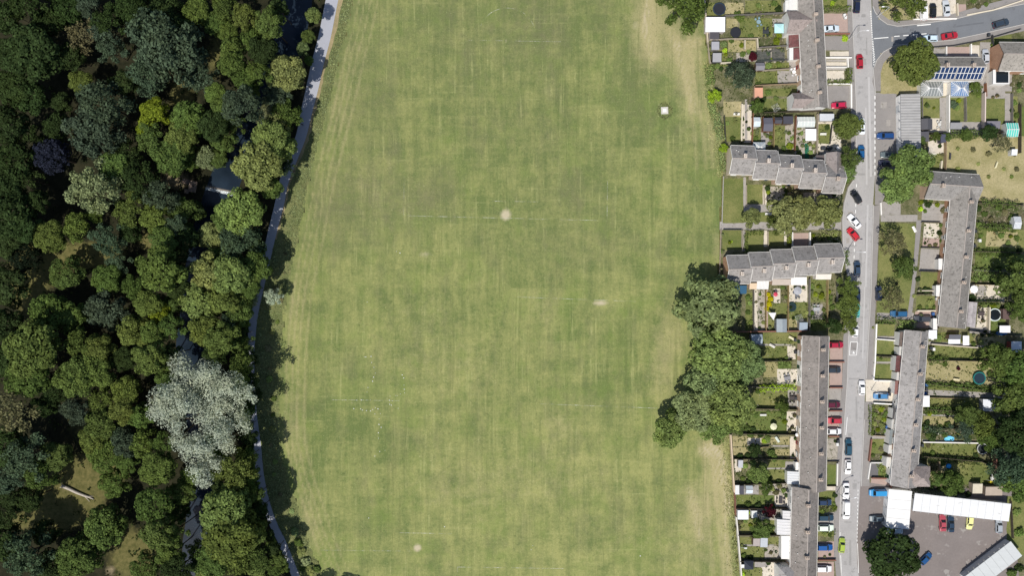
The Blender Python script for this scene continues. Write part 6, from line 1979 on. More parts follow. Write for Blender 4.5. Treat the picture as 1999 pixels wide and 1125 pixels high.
def bench(px, py, ang, col, label, L=1.7, cat='bench', name='garden_bench'):
    p = W(px, py, .4)
    o = empty(name, (p.x, p.y, 0), ang)
    mb = MB()
    for k in range(4):
        mb.box(-L / 2, -.24 + k * .125, .42, L / 2, -.14 + k * .125, .46)
    link('seat_slats', mb.mesh('seat_slats', OBJ), o, col=col)
    mb = MB()
    for k in range(3):
        mb.box(-L / 2, .26, .5 + k * .14, L / 2, .30, .60 + k * .14)
    link('backrest_slats', mb.mesh('backrest_slats', OBJ), o, col=col)
    for s in (-1, 1):
        mb = MB()
        mb.box(s * (L / 2 - .08) - .04, -.24, 0, s * (L / 2 - .08) + .04, .25, .418)
        link('leg', mb.mesh('leg', OBJ), o, col=col)
    tag(o, label, cat, 'garden benches')
bench(1545, 661, -.5, (.72, .68, .5), 'cream bench on the first lawn of the long terrace')
bench(1507, 676, -.55, (.66, .64, .6), 'pale bench at an angle on the second lawn of the long terrace')
bench(1438, 223, 0, (.75, .75, .72), 'white bench on the dry lawn beside the slab path')
bench(1607, 262, 0, (.72, .72, .68), 'white bench on the small framed lawn')
bench(1500, 418, 0, (.78, .78, .78), 'white bench on the path between the footpath trees')
bench(1452, 1071, 0, (.62, .65, .66), 'long pale bench in the bottom terrace garden')
bench(1867, 742, -.15, (.66, .6, .4), 'cream bench on the dry lawn beside the teal trampoline')
bench(1826, 848, 0, (.66, .66, .55), 'pale bench beside the overgrown rear path')
bench(1517, 859, -1.0, (.6, .66, .6), 'white-green bench on the dry back garden of the long terrace')
bench(1945, 322, 1.2, (.7, .66, .45), 'pale slatted bench standing on the wide dry lawn')
bench(1784, 448, -1.1, (.8, .8, .78), 'white bench on the roadside lawn beside the footpath')
bench(1855, 305, 1.5, (.06, .06, .07), 'black bench beside the small garden below the sheds')
bench(1490, 811, 0, (.65, .65, .62), 'little white bench under the trees by the fence')

def bin_(px, py, col, label):
    p = W(px, py, .6)
    o = empty('wheelie_bin', (p.x, p.y, 0), rnd.uniform(-.2, .2))
    mb = MB()
    mb.box(-.29, -.36, .06, .29, .36, .98, 0, 1.12)
    link('bin_body', mb.mesh('bin_body', OBJ), o, col=col)
    mb = MB()
    mb.box(-.34, -.44, .985, .34, .42, 1.06, 0, .9)
    link('lid', mb.mesh('lid', OBJ), o, col=tuple(x * 1.2 for x in col))
    for s in (-1, 1):
        mb = MB()
        mb.tube([(s * .25, .36, .1), (s * .31, .36, .1)], [.1, .1], 10)
        link('wheel', mb.mesh('wheel', TYRE), o)
    tag(o, label, 'wheelie bin', 'wheelie bins')
BINS = [(1605, 290, 'k'), (1609, 290, 'k'), (1616, 289, 'k'), (1621, 290, 'k'), (1648, 30, 'w'), (1650, 34, 'w'), (1432, 290, 'k'), (1437, 289, 'k'), (1824, 568, 'k'), (1829, 570, 'w'), (1829, 578, 'k'), (1829, 584, 'w'), (1821, 613, 'b'), (1823, 623, 'w'), (1825, 628, 'k'), (1817, 656, 'k'), (1819, 661, 'w'), (1817, 680, 'k'), (1822, 682, 'w'), (1737, 763, 'k'), (1736, 770, 'k'), (1808, 752, 'b'), (1808, 760, 'k'), (1557, 870, 'k'), (1556, 882, 'k'), (1555, 900, 'b'), (1636, 862, 'k'), (1634, 868, 'w'), (1553, 688, 'k'), (1552, 664, 'k'), (1538, 958, 'k'), (1540, 985, 'w'), (1736, 842, 'b'), (1731, 834, 'b'), (1800, 870, 'k'), (1640, 852, 'k'), (1841, 375, 'b'), (1838, 378, 'k'), (1553, 778, 'k'), (1930, 68, 'k'), (1912, 470, 'w'), (1904, 452, 'k'), (1902, 480, 'k'), (1907, 378, 'w'), (1912, 374, 'b'), (1558, 40, 'k')]
BC = {'k': (.03, .034, .04), 'w': (.55, .55, .53), 'b': (.03, .09, .25)}
BN = {'k': 'black wheelie bin', 'w': 'whitish wheelie bin', 'b': 'blue wheelie bin'}
for x, y, c in BINS:
    bin_(x, y, BC[c], near_label(BN[c], x, y))

def pot(px, py, r, c, label):
    p = W(px, py, .3)
    o = empty('planter', (p.x, p.y, 0))
    mb = MB()
    mb.disc(0, 0, r * .75, 0, r * 1.2, 12, 0, r)
    link('tub', mb.mesh('tub', OBJ), o, col=rnd.choice([(.5, .22, .12), (.62, .6, .56), (.12, .12, .13), (.4, .36, .3)]))
    link('plant', BUSHES[rnd.randrange(4)], o, (0, 0, r * 1.3), rnd.uniform(0, 6), FOL[c], r * 1.3)
    tag(o, label, 'planter', 'garden planters')
for x, y, c in ((1437, 222, 'h'), (1434, 232, 'f'), (1435, 238, 'f'), (1449, 233, 'm'), (1449, 245, 'd'), (1449, 255, 'm'), (1449, 263, 'm'), (1457, 238, 'd'), (1461, 252, 'm'), (1478, 255, 'p'), (1482, 250, 'p'), (1477, 260, 'p'), (1493, 262, 'p'), (1497, 266, 'g'), (1513, 256, 'f'), (1530, 262, 'f'), (1534, 258, 'p'), (1560, 262, 'g'), (1558, 272, 'p'), (1566, 285, 'p'), (1580, 282, 'f'), (1587, 290, 'p'), (1542, 600, 'd'), (1548, 622, 'd'), (1552, 560, 'p'), (1568, 562, 'm'), (1502, 640, 'p'), (1498, 646, 'p'), (1584, 570, 'p'), (1596, 560, 'y'), (1604, 575, 'y'), (1505, 1000, 'r'), (1498, 985, 'h'), (1540, 1000, 'd'), (1545, 975, 'd'), (1551, 745, 'd'), (1550, 812, 'h'), (1546, 835, 'h'), (1541, 842, 'h'), (1552, 857, 'm'), (1548, 890, 'd'), (1533, 895, 'm'), (1424, 474, 'y'), (1410, 458, 'p'), (1411, 491, 'p'), (1526, 448, 'p'), (1797, 616, 'p'), (1795, 567, 'p'), (1916, 655, 'd'), (1922, 648, 'd'), (1930, 655, 'm'), (1900, 655, 'p'), (1902, 600, 'd'), (1918, 627, 'h'), (1912, 600, 'h'), (1943, 455, 'p'), (1972, 462, 'y'), (1870, 720, 'r'), (1876, 900, 'h'), (1866, 902, 'h'), (1844, 897, 'p'), (1938, 190, 'h'), (1946, 187, 'h'), (1812, 209, 'p'), (1823, 211, 'y'), (1808, 206, 'm'), (1822, 650, 'b'), (1815, 690, 'p'), (1819, 690, 'd'), (1750, 555, 'h')):
    pot(x, y, rnd.uniform(.28, .5), c, near_label(f'{FNAME[c]} tub plant', x, y))

# yellow flowering mass, sail, trellis, playframe, slide, washing lines
for (x, y, r) in ((1500, 575, 5), (1504, 584, 6), (1501, 594, 6), (1497, 603, 5)):
    o = bush(x, y, r, 'y', f"yellow flowering shrub in the strip behind the lower row, {'upper' if y < 580 else 'middle' if y < 590 else 'lower' if y < 600 else 'lowest'} one", 'shrub', .8, 'shrub', 'yellow flowering shrubs')
    o.color = (.50, .46, .015, 1)
p = W(1508, 617, 2.2)
o = empty('sun_sail', (p.x, p.y, 0), .1)
mb = MB()
v = [(-1.1, .95, 2.3), (1.15, .75, 2.0), (.1, -1.2, 2.5)]
mb.add(v + [(a, b, c - .04) for a, b, c in v], [(0, 2, 1), (3, 4, 5), (0, 1, 4, 3), (1, 2, 5, 4), (2, 0, 3, 5)])
link('sail_cloth', fix_normals(mb.mesh('sail_cloth', CLOTH)), o, col=(.78, .77, .78))
for a, b, c in v:
    mb = MB()
    mb.tube([(a, b, 0), (a, b, c)], [.04, .04], 6)
    link('post', mb.mesh('post', STEEL), o)
tag(o, 'white triangular sun sail over the lawn behind the lower stepped row', 'sun sail')
def pergola(x0, y0, x1, y1, label, col, nx, ny):
    p = W((x0 + x1) / 2, (y0 + y1) / 2, 2.1)
    k = S * (HC - 2.1) / HC
    w, d = (x1 - x0) * k / 2, (y1 - y0) * k / 2
    o = empty('pergola', (p.x, p.y, 0), .02)
    mb = MB()
    for i in range(nx + 1):
        x = -w + 2 * w * i / nx
        mb.box(x - .045, -d, 2.1, x + .045, d, 2.18)
    for i in range(ny + 1):
        y = -d + 2 * d * i / ny
        mb.box(-w, y - .045, 2.183, w, y + .045, 2.25)
    link('lattice', mb.mesh('lattice', OBJ), o, col=col)
    for sx in (-1, 1):
        for sy in (-1, 1):
            mb = MB()
            mb.box(sx * (w - .1) - .05, sy * (d - .1) - .05, 0, sx * (w - .1) + .05, sy * (d - .1) + .05, 2.095)
            link('post', mb.mesh('post', OBJ), o, col=col)
    tag(o, label, 'pergola')
pergola(1478, 101, 1504, 120, 'dark green open lattice pergola over the cream garden', (.04, .055, .05), 11, 8)
pergola(1507, 97, 1531, 119, 'dark lattice pergola closer to the maroon lean-to roofs', (.05, .06, .055), 11, 9)
p = W(1932, 930, 0)
o = empty('playframe', (p.x, p.y, 0))
for sx in (-1, 1):
    for sy in (-1, 1):
        mb = MB()
        mb.tube([(sx * .8, sy * 1.1, 0), (sx * .55, sy * .9, 2.2)], [.05, .05], 6)
        link('leg', mb.mesh('leg', WHITE), o)
    mb = MB()
    mb.tube([(sx * .55, -.9, 2.2), (sx * .55, .9, 2.2)], [.05, .05], 6)
    link('beam', mb.mesh('beam', WHITE), o)
mb = MB()
mb.box(-.5, -.85, 1.3, .5, .0, 1.36)
link('deck', mb.mesh('deck', OBJ), o, col=(.5, .5, .48))
tag(o, 'white climbing frame under the dark blue-grey tree', 'climbing frame')
p = W(1934, 941, 0)
o = empty('slide', (p.x, p.y, 0), 1.2)
mb = MB()
mb.add([(-.3, -1.1, .15), (.3, -1.1, .15), (.3, 1.0, 1.3), (-.3, 1.0, 1.3), (-.3, -1.1, .08), (.3, -1.1, .08), (.3, 1.0, 1.23), (-.3, 1.0, 1.23)], [(0, 1, 2, 3), (7, 6, 5, 4), (0, 3, 7, 4), (1, 5, 6, 2), (0, 4, 5, 1), (3, 2, 6, 7)])
link('chute', mb.mesh('chute', OBJ), o, col=(.62, .52, .02))
for s in (-1, 1):
    mb = MB()
    mb.tube([(s * .33, -1.1, .22), (s * .33, 1.0, 1.42), (s * .33, 1.1, 0)], [.04, .04, .04], 6)
    link('side_rail', mb.mesh('side_rail', OBJ), o, col=(.62, .52, .02))
tag(o, 'yellow slide below the white climbing frame', 'slide')
def rotary(px, py, label):
    p = W(px, py, 1.8)
    o = empty('rotary_clothes_line', (p.x, p.y, 0), rnd.uniform(0, 1.5))
    mb = MB()
    mb.tube([(0, 0, 0), (0, 0, 1.8)], [.03, .025], 6)
    link('pole', mb.mesh('pole', STEEL), o)
    for i in range(4):
        t = i * math.pi / 2
        mb = MB()
        mb.tube([(0, 0, 1.3), (1.3 * math.cos(t), 1.3 * math.sin(t), 1.85)], [.03, .02], 5)
        link('arm', mb.mesh('arm', STEEL), o)
    mb = MB()
    for r in (.5, .8, 1.1, 1.3):
        z = 1.3 + .55 * r / 1.3
        q = [(r * math.cos(i * math.pi / 2), r * math.sin(i * math.pi / 2), z) for i in range(5)]
        for a, b in zip(q[:-1], q[1:]):
            mb.tube([a, b], [.012, .012], 4)
    link('line_thread', mb.mesh('line_thread', WHITE), o)
    tag(o, label, 'clothes line')
rotary(1819, 300, 'folded-out clothes line beside the small garden under the sheds')
rotary(1560, 622, 'open rotary clothes line on the lawn below the dark green trampoline')
rotary(1515, 210, 'open rotary clothes line on the lawn beside the bottom gable wing')

# ---------------------------------------------------------------- street lamps, field slab, log, weir, walkers
def lamp(px, py, ang, label, arm=1.6, h=8.0):
    p = W(px, py, 0)
    o = empty('street_lamp', (p.x, p.y, 0), ang)
    mb = MB()
    mb.tube([(0, 0, 0), (0, 0, 1.5), (0, 0, h - .4), (.4, 0, h), (arm, 0, h + .15)], [.11, .08, .06, .05, .045], 8)
    link('post', mb.mesh('post', OBJ), o, col=(.6, .6, .6))
    mb = MB()
    mb.box(arm - .05, -.14, h + .08, arm + .65, .14, h + .26, 0, .8)
    hd = link('lamp_head', mb.mesh('lamp_head', OBJ), o, col=(.72, .72, .72))
    mb = MB()
    mb.box(arm + .05, -.1, h + .05, arm + .55, .1, h + .078)
    link('lens', mb.mesh('lens', LENS), hd)
    tag(o, label, 'street lamp', 'street lamps')
lamp(1656, 77, 0, 'tall street lamp reaching over the road beside the grey drive')
lamp(1633, 962, 0.3, 'street lamp on the pavement beside the two white parked cars')
lamp(1700, 762, math.pi, 'street lamp beside the cream driveway with the blue car')
lamp(1712, 32, math.pi, 'street lamp on the corner of the side road')
lamp(1650, 495, 0, 'street lamp at the lay-by in front of the lower stepped row')
p = W(1297, 216, 0)
o = empty('inspection_cover', (p.x, p.y, 0), .05)
mb = MB()
mb.box(-.95, -.95, 0, .95, .95, .42)
link('concrete_surround', mb.mesh('concrete_surround', OBJ), o, col=(.50, .48, .43))
mb = MB()
mb.box(-.5, -.5, .424, .5, .5, .46)
link('lid', mb.mesh('lid', OBJ), o, col=(.72, .70, .66))
tag(o, 'square white concrete inspection cover ringed by long grass in the field', 'inspection cover')
tufts('long_grass', 170, lambda n: [(1297 + 15 * math.cos(t) * q, 216 + 15 * math.sin(t) * q) for t, q in ((rnd.uniform(0, 6.28), rnd.uniform(.62, 1.05)) for _ in range(n))], .26, (.22, .25, .11), .15)

p = W(150, 962, .4)
o = empty('fallen_log', (p.x, p.y, 0), -.42)
mb = MB()
mb.tube([(-4.4, 0, .5), (-2.5, .05, .48), (0, -.05, .45), (2.2, .02, .4), (3.4, .15, .35), (4.9, .1, .3)], [.46, .42, .38, .32, .26, .12], 10)
link('trunk', mb.mesh('trunk', surf('dead_wood', (.42, .38, .33), .35, 1.5, 9, .95, stretch=(1, 1, 1))), o)
for a, b, r in (((2.2, 0, .4), (4.2, -.9, .3), .14), ((3, .1, .35), (4.6, .9, .35), .1), ((-4.2, 0, .5), (-4.9, .7, .5), .14), ((-4.2, -.1, .5), (-4.8, -.8, .3), .14)):
    mb = MB()
    mb.tube([a, b], [r, r * .4], 7)
    link('branch', mb.mesh('branch', MATS['dead_wood']), o)
tag(o, 'bleached fallen log lying in the lower clearing of the wood', 'log')

# weir: a sill across the river with white water below it, and its masonry abutment
a, b = W(386, 362, 0), W(478, 381, 0)
d = b - a
wr = empty('weir', (a.x, a.y, 0), math.atan2(d.y, d.x))
L = d.length
CONC = surf('wet_concrete', (.16, .14, .12), .3, 1.5, 6, .8)
mb = MB()
mb.box(-.5, -.35, -1.6, L + .5, .45, -.70)
link('sill', mb.mesh('sill', CONC), wr)
def foam_mat():
    m, nt, bs = new_mat('white_water')
    g = N(nt)
    v = g.pos()
    tr = g.node('ShaderNodeBsdfTransparent')
    mx = g.node('ShaderNodeMixShader')
    g.l(g.ramp(g.noise(v, 2.6, 4, .8), .36, .62), mx.inputs[0])
    bs.inputs['Base Color'].default_value = (.75, .82, .84, 1)
    bs.inputs['Roughness'].default_value = .6
    g.l(tr.outputs[0], mx.inputs[1])
    g.l(bs.outputs[0], mx.inputs[2])
    g.l(mx.outputs[0], nt.nodes['Material Output'].inputs[0])
    return m
mb = MB()
n = 26
vs = []
for i in range(n + 1):
    t = L * i / n
    k = rnd.uniform(.7, 1.2) * (.45 + .9 * t / L)
    vs += [(t, .05, -.69), (t, -.36, -.68), (t, -.40 - .15 * k, -.735), (t, -.42 - .4 * k, -.742)]
mb.add(vs, [(4 * i + j, 4 * i + j + 1, 4 * i + 5 + j, 4 * i + 4 + j) for i in range(n) for j in range(3)])
link('white_water', fix_normals(mb.mesh('white_water', foam_mat())), wr)
for x, y, w, h in ((-1.2, -.6, 2.2, 3.2), (-3.4, .4, 2.0, 1.4), (-2.6, -2.2, 1.2, 1.2)):
    mb = MB()
    mb.box(x - w / 2, y - h / 2, -1.6, x + w / 2, y + h / 2, .35 + rnd.uniform(-.2, .2), 0, .93)
    link('abutment', mb.mesh('abutment', surf('old_masonry', (.20, .15, .12), .4, 1.2, 5, .95)), wr)
tag(wr, 'low weir with a line of white water across the river', 'weir')

def person(px, py, heading, top, legs, hair, label, stride=.25):
    p = W(px, py, .9)
    o = empty('person', (p.x, p.y, .05), heading)
    J = {'pel': (0, 0, .95), 'spi': (0, 0, 1.18), 'che': (.02, 0, 1.38), 'nec': (.03, 0, 1.52), 'hd': (.05, 0, 1.62), 'top': (.05, 0, 1.74),
         'hl': (0, .1, .9), 'kl': (stride * .6, .1, .5), 'al': (stride * .7, .1, .09), 'tl': (stride * .7 + .2, .1, .05),
         'hr': (0, -.1, .9), 'kr': (-stride * .2, -.1, .5), 'ar': (-stride, -.1, .12), 'tr': (-stride + .18, -.1, .05),
         'sl': (.02, .2, 1.42), 'el': (-.1, .27, 1.15), 'wl': (.02, .29, .93), 'fl': (.06, .29, .83), 'sr': (.02, -.2, 1.42), 'er': (.05, -.27, 1.14), 'wr': (.22, -.27, .95), 'fr': (.28, -.27, .87)}
    R = {'pel': .14, 'spi': .13, 'che': .15, 'nec': .06, 'hd': .095, 'top': .08, 'hl': .09, 'kl': .06, 'al': .045, 'tl': .04, 'hr': .09, 'kr': .06, 'ar': .045, 'tr': .04, 'sl': .075, 'el': .05, 'wl': .035, 'fl': .03, 'sr': .075, 'er': .05, 'wr': .035, 'fr': .03}
    E = [('pel', 'spi'), ('spi', 'che'), ('che', 'nec'), ('nec', 'hd'), ('hd', 'top'), ('pel', 'hl'), ('hl', 'kl'), ('kl', 'al'), ('al', 'tl'), ('pel', 'hr'), ('hr', 'kr'), ('kr', 'ar'), ('ar', 'tr'), ('che', 'sl'), ('sl', 'el'), ('el', 'wl'), ('wl', 'fl'), ('che', 'sr'), ('sr', 'er'), ('er', 'wr'), ('wr', 'fr')]
    ks = list(J)
    me = bpy.data.meshes.new('body')
    me.from_pydata([J[k] for k in ks], [(ks.index(a), ks.index(b)) for a, b in E], [])
    me.materials.append(CLOTH)
    b = link('body', me, o, col=top)
    m = b.modifiers.new('skin', 'SKIN')
    for i, k in enumerate(ks):
        me.skin_vertices[0].data[i].radius = (R[k], R[k])
    me.skin_vertices[0].data[0].use_root = True
    b.modifiers.new('smooth', 'SUBSURF').levels = 2
    mb = MB()
    mb.disc(.04, 0, .11, 1.66, 1.76, 12, 0, .085)
    mb.disc(.04, 0, .085, 1.76, 1.81, 12, 0, .03)
    link('hair', mb.mesh('hair', OBJ), o, col=hair)
    tag(o, label, 'person', 'walkers on the path')
person(605, 170, -1.8, (.02, .022, .03), 0, (.03, .02, .015), 'person in dark clothes walking at the river edge of the path')
person(590, 243, 1.3, (.035, .03, .04), 0, (.05, .03, .02), 'person in dark clothes walking up the middle of the path')

# ---------------------------------------------------------------- cars
def car_meshes(kind):
    """body, glass panes, wheels and lamps of one kind of car, x forward"""
    spec = {  # length, width, height, bonnet end, screen top, roof end, tail of glass, belt height, deck height
        'hatch': (4.0, 1.74, 1.46, .95, .30, -1.45, -1.85, .92, .95),
        'saloon': (4.55, 1.80, 1.43, 1.0, .25, -1.0, -1.65, .90, .98),
        'estate': (4.6, 1.82, 1.55, 1.10, .45, -1.85, -2.15, .96, .98),
        'van': (5.0, 1.95, 1.95, 1.65, 1.05, -2.35, -2.42, 1.15, 1.2)}[kind]
    Lc, Wd, H, bx, sx, rx, gx, belt, deck = spec
    hl, hw = Lc / 2, Wd / 2
    mb = MB()
    st = [(-hl, .80, .42, .86), (-hl + .12, .93, .30, deck * .99), (-hl + .5, .98, .22, deck), (gx + .05, 1.0, .2, deck + .01), (-.4, 1.0, .2, belt), (bx - .1, 1.0, .2, belt), (bx + .35, .97, .2, belt - .06), (hl - .45, .93, .24, belt - .16), (hl - .14, .84, .30, belt - .26), (hl, .66, .40, belt - .40)]
    rings = []
    for x, k, z0, z1 in st:
        w = hw * k
        zm = z0 + (z1 - z0) * .55
        rings.append([(x, -w * .90, z0), (x, -w, zm - .1), (x, -w * .985, zm + .1), (x, -w * .90, z1 - .04), (x, -w * .75, z1), (x, w * .75, z1), (x, w * .90, z1 - .04), (x, w * .985, zm + .1), (x, w, zm - .1), (x, w * .90, z0)])
    n = 10
    vs = [v for r in rings for v in r]
    fs = [(a * n + i, a * n + (i + 1) % n, (a + 1) * n + (i + 1) % n, (a + 1) * n + i) for a in range(len(rings) - 1) for i in range(n)]
    fs += [tuple(range(n)), tuple((len(rings) - 1) * n + i for i in range(n - 1, -1, -1))]
    mb.add(vs, fs)
    # cabin: rounded frustum
    bw, tw = hw * .90, hw * .70
    low = [(bx, -bw * .86), (bx - .25, -bw), (gx + .2, -bw), (gx, -bw * .84), (gx, bw * .84), (gx + .2, bw), (bx - .25, bw), (bx, bw * .86)]
    top = [(sx, -tw * .88), (sx - .18, -tw), (rx + .15, -tw), (rx, -tw * .86), (rx, tw * .86), (rx + .15, tw), (sx - .18, tw), (sx, tw * .88)]
    zb, zt = belt - .05, H - .07
    lid = [(x * .93 + (sx + rx) / 2 * .07, y * .86, H) for x, y in top]
    vs = [(x, y, zb) for x, y in low] + [(x, y, zt) for x, y in top] + lid
    fs = [(i, (i + 1) % 8, 8 + (i + 1) % 8, 8 + i) for i in range(8)] + [(8 + i, 8 + (i + 1) % 8, 16 + (i + 1) % 8, 16 + i) for i in range(8)] + [tuple(range(16, 24))]
    mb.add(vs, fs)
    body = fix_normals(mb.mesh('body', PAINT))
    for p in body.polygons:
        p.use_smooth = False
    def pane(name, q, off=.012):
        q = [Vector(p) for p in q]
        nn = (q[1] - q[0]).cross(q[3] - q[0]).normalized()
        c = sum(q, Vector()) / 4
        if nn.dot(c - Vector((0, 0, .7))) < 0:
            nn = -nn
        m2 = MB()
        a = [c + (p - c) * .93 + nn * off for p in q]
        b = [c + (p - c) * .93 - nn * .02 for p in q]
        m2.add([tuple(v) for v in a + b], [(0, 1, 2, 3), (7, 6, 5, 4), (0, 4, 5, 1), (1, 5, 6, 2), (2, 6, 7, 3), (3, 7, 4, 0)])
        return fix_normals(m2.mesh(name, GLASS))
    L3 = lambda p, z: (p[0], p[1], z)
    f = .12
    def lift(a, b):
        return tuple(a[i] + (b[i] - a[i]) * f for i in range(3))
    parts = []
    A = [L3(p, zb) for p in low]; B = [L3(p, zt) for p in top]
    parts.append(('windscreen', pane('windscreen', [lift(A[7], B[7]), lift(A[0], B[0]), B[0], B[7]])))
    if kind != 'van':
        parts.append(('rear_window', pane('rear_window', [lift(A[3], B[3]), lift(A[4], B[4]), B[4], B[3]])))
    for i, j in ((1, 2), (5, 6)):
        q = [A[i], A[j], B[j], B[i]]
        if kind == 'van':
            front = 1 if i == 1 else 6
            xa = bx - .25
            y = A[i][1]; yt = B[i][1]
            q = [(xa, y, zb + .2), (xa - 1.1, y, zb + .2), (xa - 1.1, yt, zt), (sx - .18, yt, zt)]
            parts.append(('side_window', pane('side_window', q)))
            continue
        q = [lift(A[i], B[i]), lift(A[j], B[j]), B[j], B[i]]
        mid_l = tuple((q[0][k] + q[1][k]) / 2 for k in range(3)); mid_u = tuple((q[3][k] + q[2][k]) / 2 for k in range(3))
        parts.append(('side_window', pane('side_window', [q[0], mid_l, mid_u, q[3]])))
        parts.append(('side_window', pane('side_window', [mid_l, q[1], q[2], mid_u])))
    wm = MB()
    wm.tube([(0, -.1, 0), (0, .1, 0)], [.31, .31], 16)
    wheel = wm.mesh('wheel', TYRE)
    hub = MB()
    hub.tube([(0, -.108, 0), (0, .108, 0)], [.19, .19], 12)
    rim = hub.mesh('rim', STEEL)
    wheels = [(sx_ * (hl - .82), sy * (hw - .11), .31) for sx_ in (-1, 1) for sy in (-1, 1)]
    lm = MB()
    lm.box(-.16, -.17, -.07, .10, .17, .07, 0, .8)
    head = lm.mesh('headlight', LENS)
    tm = MB()
    tm.box(-.06, -.14, -.08, .06, .14, .08, 0, .9)
    tail = tm.mesh('tail_light', RED_LENS)
    mm = MB()
    mm.box(-.07, -.10, -.06, .07, .10, .07, 0, .8)
    mir = mm.mesh('mirror', PAINT)
    lamps = [('headlight', head, (hl - .22, s * hw * .62, belt - .32)) for s in (-1, 1)] + [('tail_light', tail, (-hl + .03, s * hw * .66, .78)) for s in (-1, 1)] + [('mirror', mir, (bx - .15, s * (hw + .04), belt + .06)) for s in (-1, 1)]
    return body, parts, (wheel, rim, wheels), lamps
CARS = {k: car_meshes(k) for k in ('hatch', 'saloon', 'estate', 'van')}

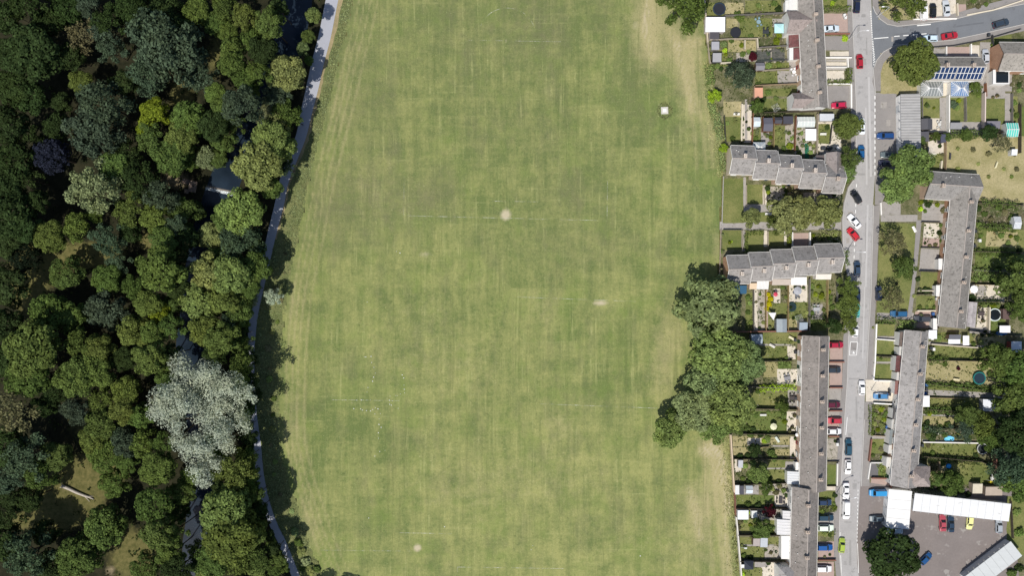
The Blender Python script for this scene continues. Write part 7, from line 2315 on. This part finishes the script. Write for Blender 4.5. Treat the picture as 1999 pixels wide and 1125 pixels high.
def car(px, py, kind, deg, col, label, z=0.03, s=1.0):
    """deg: heading in the picture, 0 = nose to the photo's edge on the street's far side, 90 = nose up"""
    body, parts, (wheel, rim, wheels), lamps = CARS[kind]
    p = W(px, py, .9)
    o = empty('parked_car' if kind != 'van' else 'parked_van', (p.x, p.y, z), math.radians(deg))
    o.scale = (s, s, s)
    link('body', body, o, col=col)
    for nm, me in parts:
        link(nm, me, o)
    for w in wheels:
        wo = link('wheel', wheel, o, w)
        link('rim', rim, wo)
    for nm, me, at in lamps:
        link(nm, me, o, at, col=col)
    tag(o, label, 'car' if kind != 'van' else 'van', 'parked cars and vans')
    return o
NAVY, BLK, RD, SIL, WT, BLU = (.012, .018, .045), (.014, .015, .018), (.34, .016, .028), (.52, .55, .58), (.78, .78, .78), (.012, .06, .20)
Z2, ZD = .03, .065
for a in [
    (1673, 8, 'estate', 88, NAVY, 'dark navy car at the very top of the main road'),
    (1623, 55, 'saloon', 3, (.58, .66, .72), 'pale silver-blue car on the pink drive of the top terrace', ZD),
    (1679, 119, 'hatch', 92, RD, 'deep red car on the main road opposite the cream walls'),
    (1803, 21, 'van', 91, WT, 'white van parked nose up beside the dry verge at the top', ZD),
    (1822, 19, 'hatch', 89, BLK, 'black car between the white van and the silver car at the top', ZD),
    (1848, 15, 'saloon', 96, SIL, 'silver car on the drive beside the black car at the top', ZD),
    (1817, 74, 'hatch', 180, (.55, .68, .78), 'pale blue car on the side road behind the red one'),
    (1855, 69, 'saloon', 9, (.38, .016, .03), 'bright red car on the side road ahead of the pale blue one'),
    (1955, 45, 'estate', 16, (.03, .045, .065), 'dark slate car higher on the side road'),
    (1925, 109, 'hatch', 92, (.45, .48, .53), 'silver car squeezed beside the orange brick gable', ZD),
    (1638, 205, 'hatch', 183, (.45, .015, .06), 'crimson car on the dark drive of the bottom gable house', ZD),
    (1683, 246, 'saloon', 90, (.70, .74, .76), 'white car half under the tree beside the main road'),
    (1682, 297, 'hatch', 90, (.01, .09, .24), 'blue car at the kerb below the half hidden white car'),
    (1729, 265, 'estate', 180, (.012, .055, .19), 'royal blue car in front of the white garages'),
    (1734, 302, 'hatch', 180, (.10, .13, .14), 'dark car with a pale roof beside the big bright tree', Z2),
    (1730, 318, 'hatch', 182, (.018, .02, .045), 'navy car half under the big bright tree', Z2),
    (1672, 384, 'hatch', 122, BLK, 'black car parked aslant in the lay-by'),
    (1668, 432, 'saloon', 130, (.78, .79, .80), 'white car parked aslant in the lay-by'),
    (1666, 457, 'hatch', 130, (.50, .02, .03), 'red car parked aslant in the lay-by'),
    (1674, 524, 'hatch', 91, (.03, .055, .10), 'slate blue car at the kerb beside the lower stepped row'),
    (1674, 576, 'hatch', 90, (.015, .03, .06), 'dark blue car just showing beyond the roadside tree'),
    (1673, 606, 'hatch', 88, (.08, .42, .40), 'teal car partly under the roadside tree'),
    (1670, 645, 'hatch', 87, (.76, .76, .76), 'white car below the roadside trees'),
    (1716, 573, 'hatch', 91, (.02, .03, .06), 'dark navy car standing on the roadside lawn'),
    (1755, 613, 'estate', 180, (.02, .10, .22), 'petrol blue car on the drive below the roadside lawn', ZD),
    (1801, 623, 'estate', 180, (.05, .055, .065), 'charcoal car beside the end of the L-shaped terrace', ZD),
    (1633, 674, 'hatch', 1, (.36, .014, .04), 'red car on the first pink drive of the long terrace', ZD),
    (1628, 723, 'hatch', 0, (.03, .04, .055), 'dark slate car on the second drive of the long terrace', ZD),
    (1627, 791, 'hatch', 0, (.10, .012, .03), 'maroon car on a drive of the long terrace', ZD),
    (1629, 822, 'hatch', 180, (.42, .03, .05), 'faded red car on a drive of the long terrace', ZD),
    (1629, 843, 'hatch', 0, (.72, .72, .73), 'white car on the drive below the faded red one', ZD),
    (1657, 874, 'estate', 89, (.02, .07, .11), 'dark teal-blue long car on the main road'),
    (1656, 913, 'hatch', 270, (.78, .78, .78), 'white car behind the dark teal-blue long car'),
    (1652, 960, 'saloon', 270, (.76, .76, .77), 'white car with a dark rear window, in the middle of three white ones'),
    (1652, 997, 'van', 269, (.78, .78, .78), 'white van at the kerb behind two white cars'),
    (1683, 758, 'hatch', 90, (.78, .78, .78), 'white car on the main road beside the cream driveway'),
    (1720, 774, 'hatch', 180, (.06, .20, .40), 'light blue car on the cream driveway', ZD),
    (1715, 963, 'van', 180, (.03, .26, .55), 'bright blue van at the forecourt entrance'),
    (1712, 1014, 'hatch', 180, (.10, .13, .15), 'grey car below the bright blue van'),
    (1748, 1037, 'hatch', 180, (.55, .66, .75), 'pale blue car at the foot of the short white garage block'),
    (1841, 1022, 'saloon', 91, (.36, .06, .08), 'dull red car nosed up to the long white garages'),
    (1857, 1024, 'saloon', 90, (.02, .04, .07), 'dark blue car beside the dull red one'),
    (1894, 1021, 'hatch', 265, (.70, .68, .28), 'pale yellow car in front of the long white garages'),
    (1951, 1028, 'hatch', 90, (.33, .36, .39), 'grey car at the far end of the long white garages'),
    (1808, 1092, 'hatch', 45, (.012, .07, .20), 'blue car parked askew beside the large dark tree'),
    (1610, 982, 'hatch', 0, (.02, .04, .09), 'dark blue car on a lawn drive of the offset terrace', ZD),
    (1612, 1012, 'estate', 0, (.02, .05, .08), 'dark teal car on the paved drive of the offset terrace', ZD),
    (1612, 1032, 'estate', 0, (.70, .78, .68), 'mint white car below the dark teal one', ZD),
    (1610, 1070, 'estate', 0, (.012, .085, .30), 'vivid blue car on the pink drive of the offset terrace', ZD),
    (1608, 1112, 'estate', 0, (.76, .76, .76), 'white car on the lowest pink drive', ZD),
    (1644, 1066, 'hatch', 86, (.33, .44, .06), 'lime green car on the main road near the bottom')]:
    car(*a)

# ---------------------------------------------------------------- labels for the trees of the wood and the bank
MARKS = [('the weir', 425, 370), ('the huge silver tree', 392, 815), ('the fallen log', 150, 962), ('the violet-leaved tree', 105, 306), ('the bright yellow-green trees', 297, 238), ('the black bush in the clearing', 52, 500), ('the upper grassy clearing', 130, 500),
         ('the dry grass gap', 357, 188), ('the open river at the top', 578, 50), ('the small silvery tree', 535, 580), ('the upper walker', 605, 170), ('the lower walker', 590, 243), ('the pale tree above the clearing', 187, 366), ('the bottom clearing', 260, 1085), ('the top corner of the wood', 0, 0),
         ('the bottom corner of the wood', 0, 1125), ('the bottom end of the path', 577, 1125), ('the river bend', 395, 560), ('the lower river gap', 398, 985), ('the middle of the wood edge', 0, 560), ('the broad blue-grey crown', 305, 90)]
def rel(dx, dy):
    ax, ay = abs(dx), abs(dy)
    if ay > 2.2 * ax:
        return 'above' if dy < 0 else 'below'
    if ax > 2.2 * ay:
        return 'on the field side of' if dx > 0 else 'deeper in the wood than'
    return ('above and fieldward of' if dx > 0 else 'above and inward of') if dy < 0 else ('below and fieldward of' if dx > 0 else 'below and inward of')
for t, px, py, r, c, cat, gp in PENDING:
    size = 'small' if r < 22 else 'middling' if r < 30 else 'large' if r < 40 else 'broad'
    desc = f'{size} {FNAME[c]} tree'
    ms = sorted(MARKS, key=lambda m: math.hypot(px - m[1], py - m[2]))
    done = None
    for m in ms[:9]:
        d = math.hypot(px - m[1], py - m[2])
        dw = 'just' if d < 55 else 'a little' if d < 110 else 'some way' if d < 190 else 'far'
        lb = f'{desc} {dw} {rel(px - m[1], py - m[2])} {m[0]}'
        if not taken(lb) and len(lb.split()) <= 16:
            done = lb
            break
    tag(t, done or f'{desc} in the thick of the wood', cat, gp)
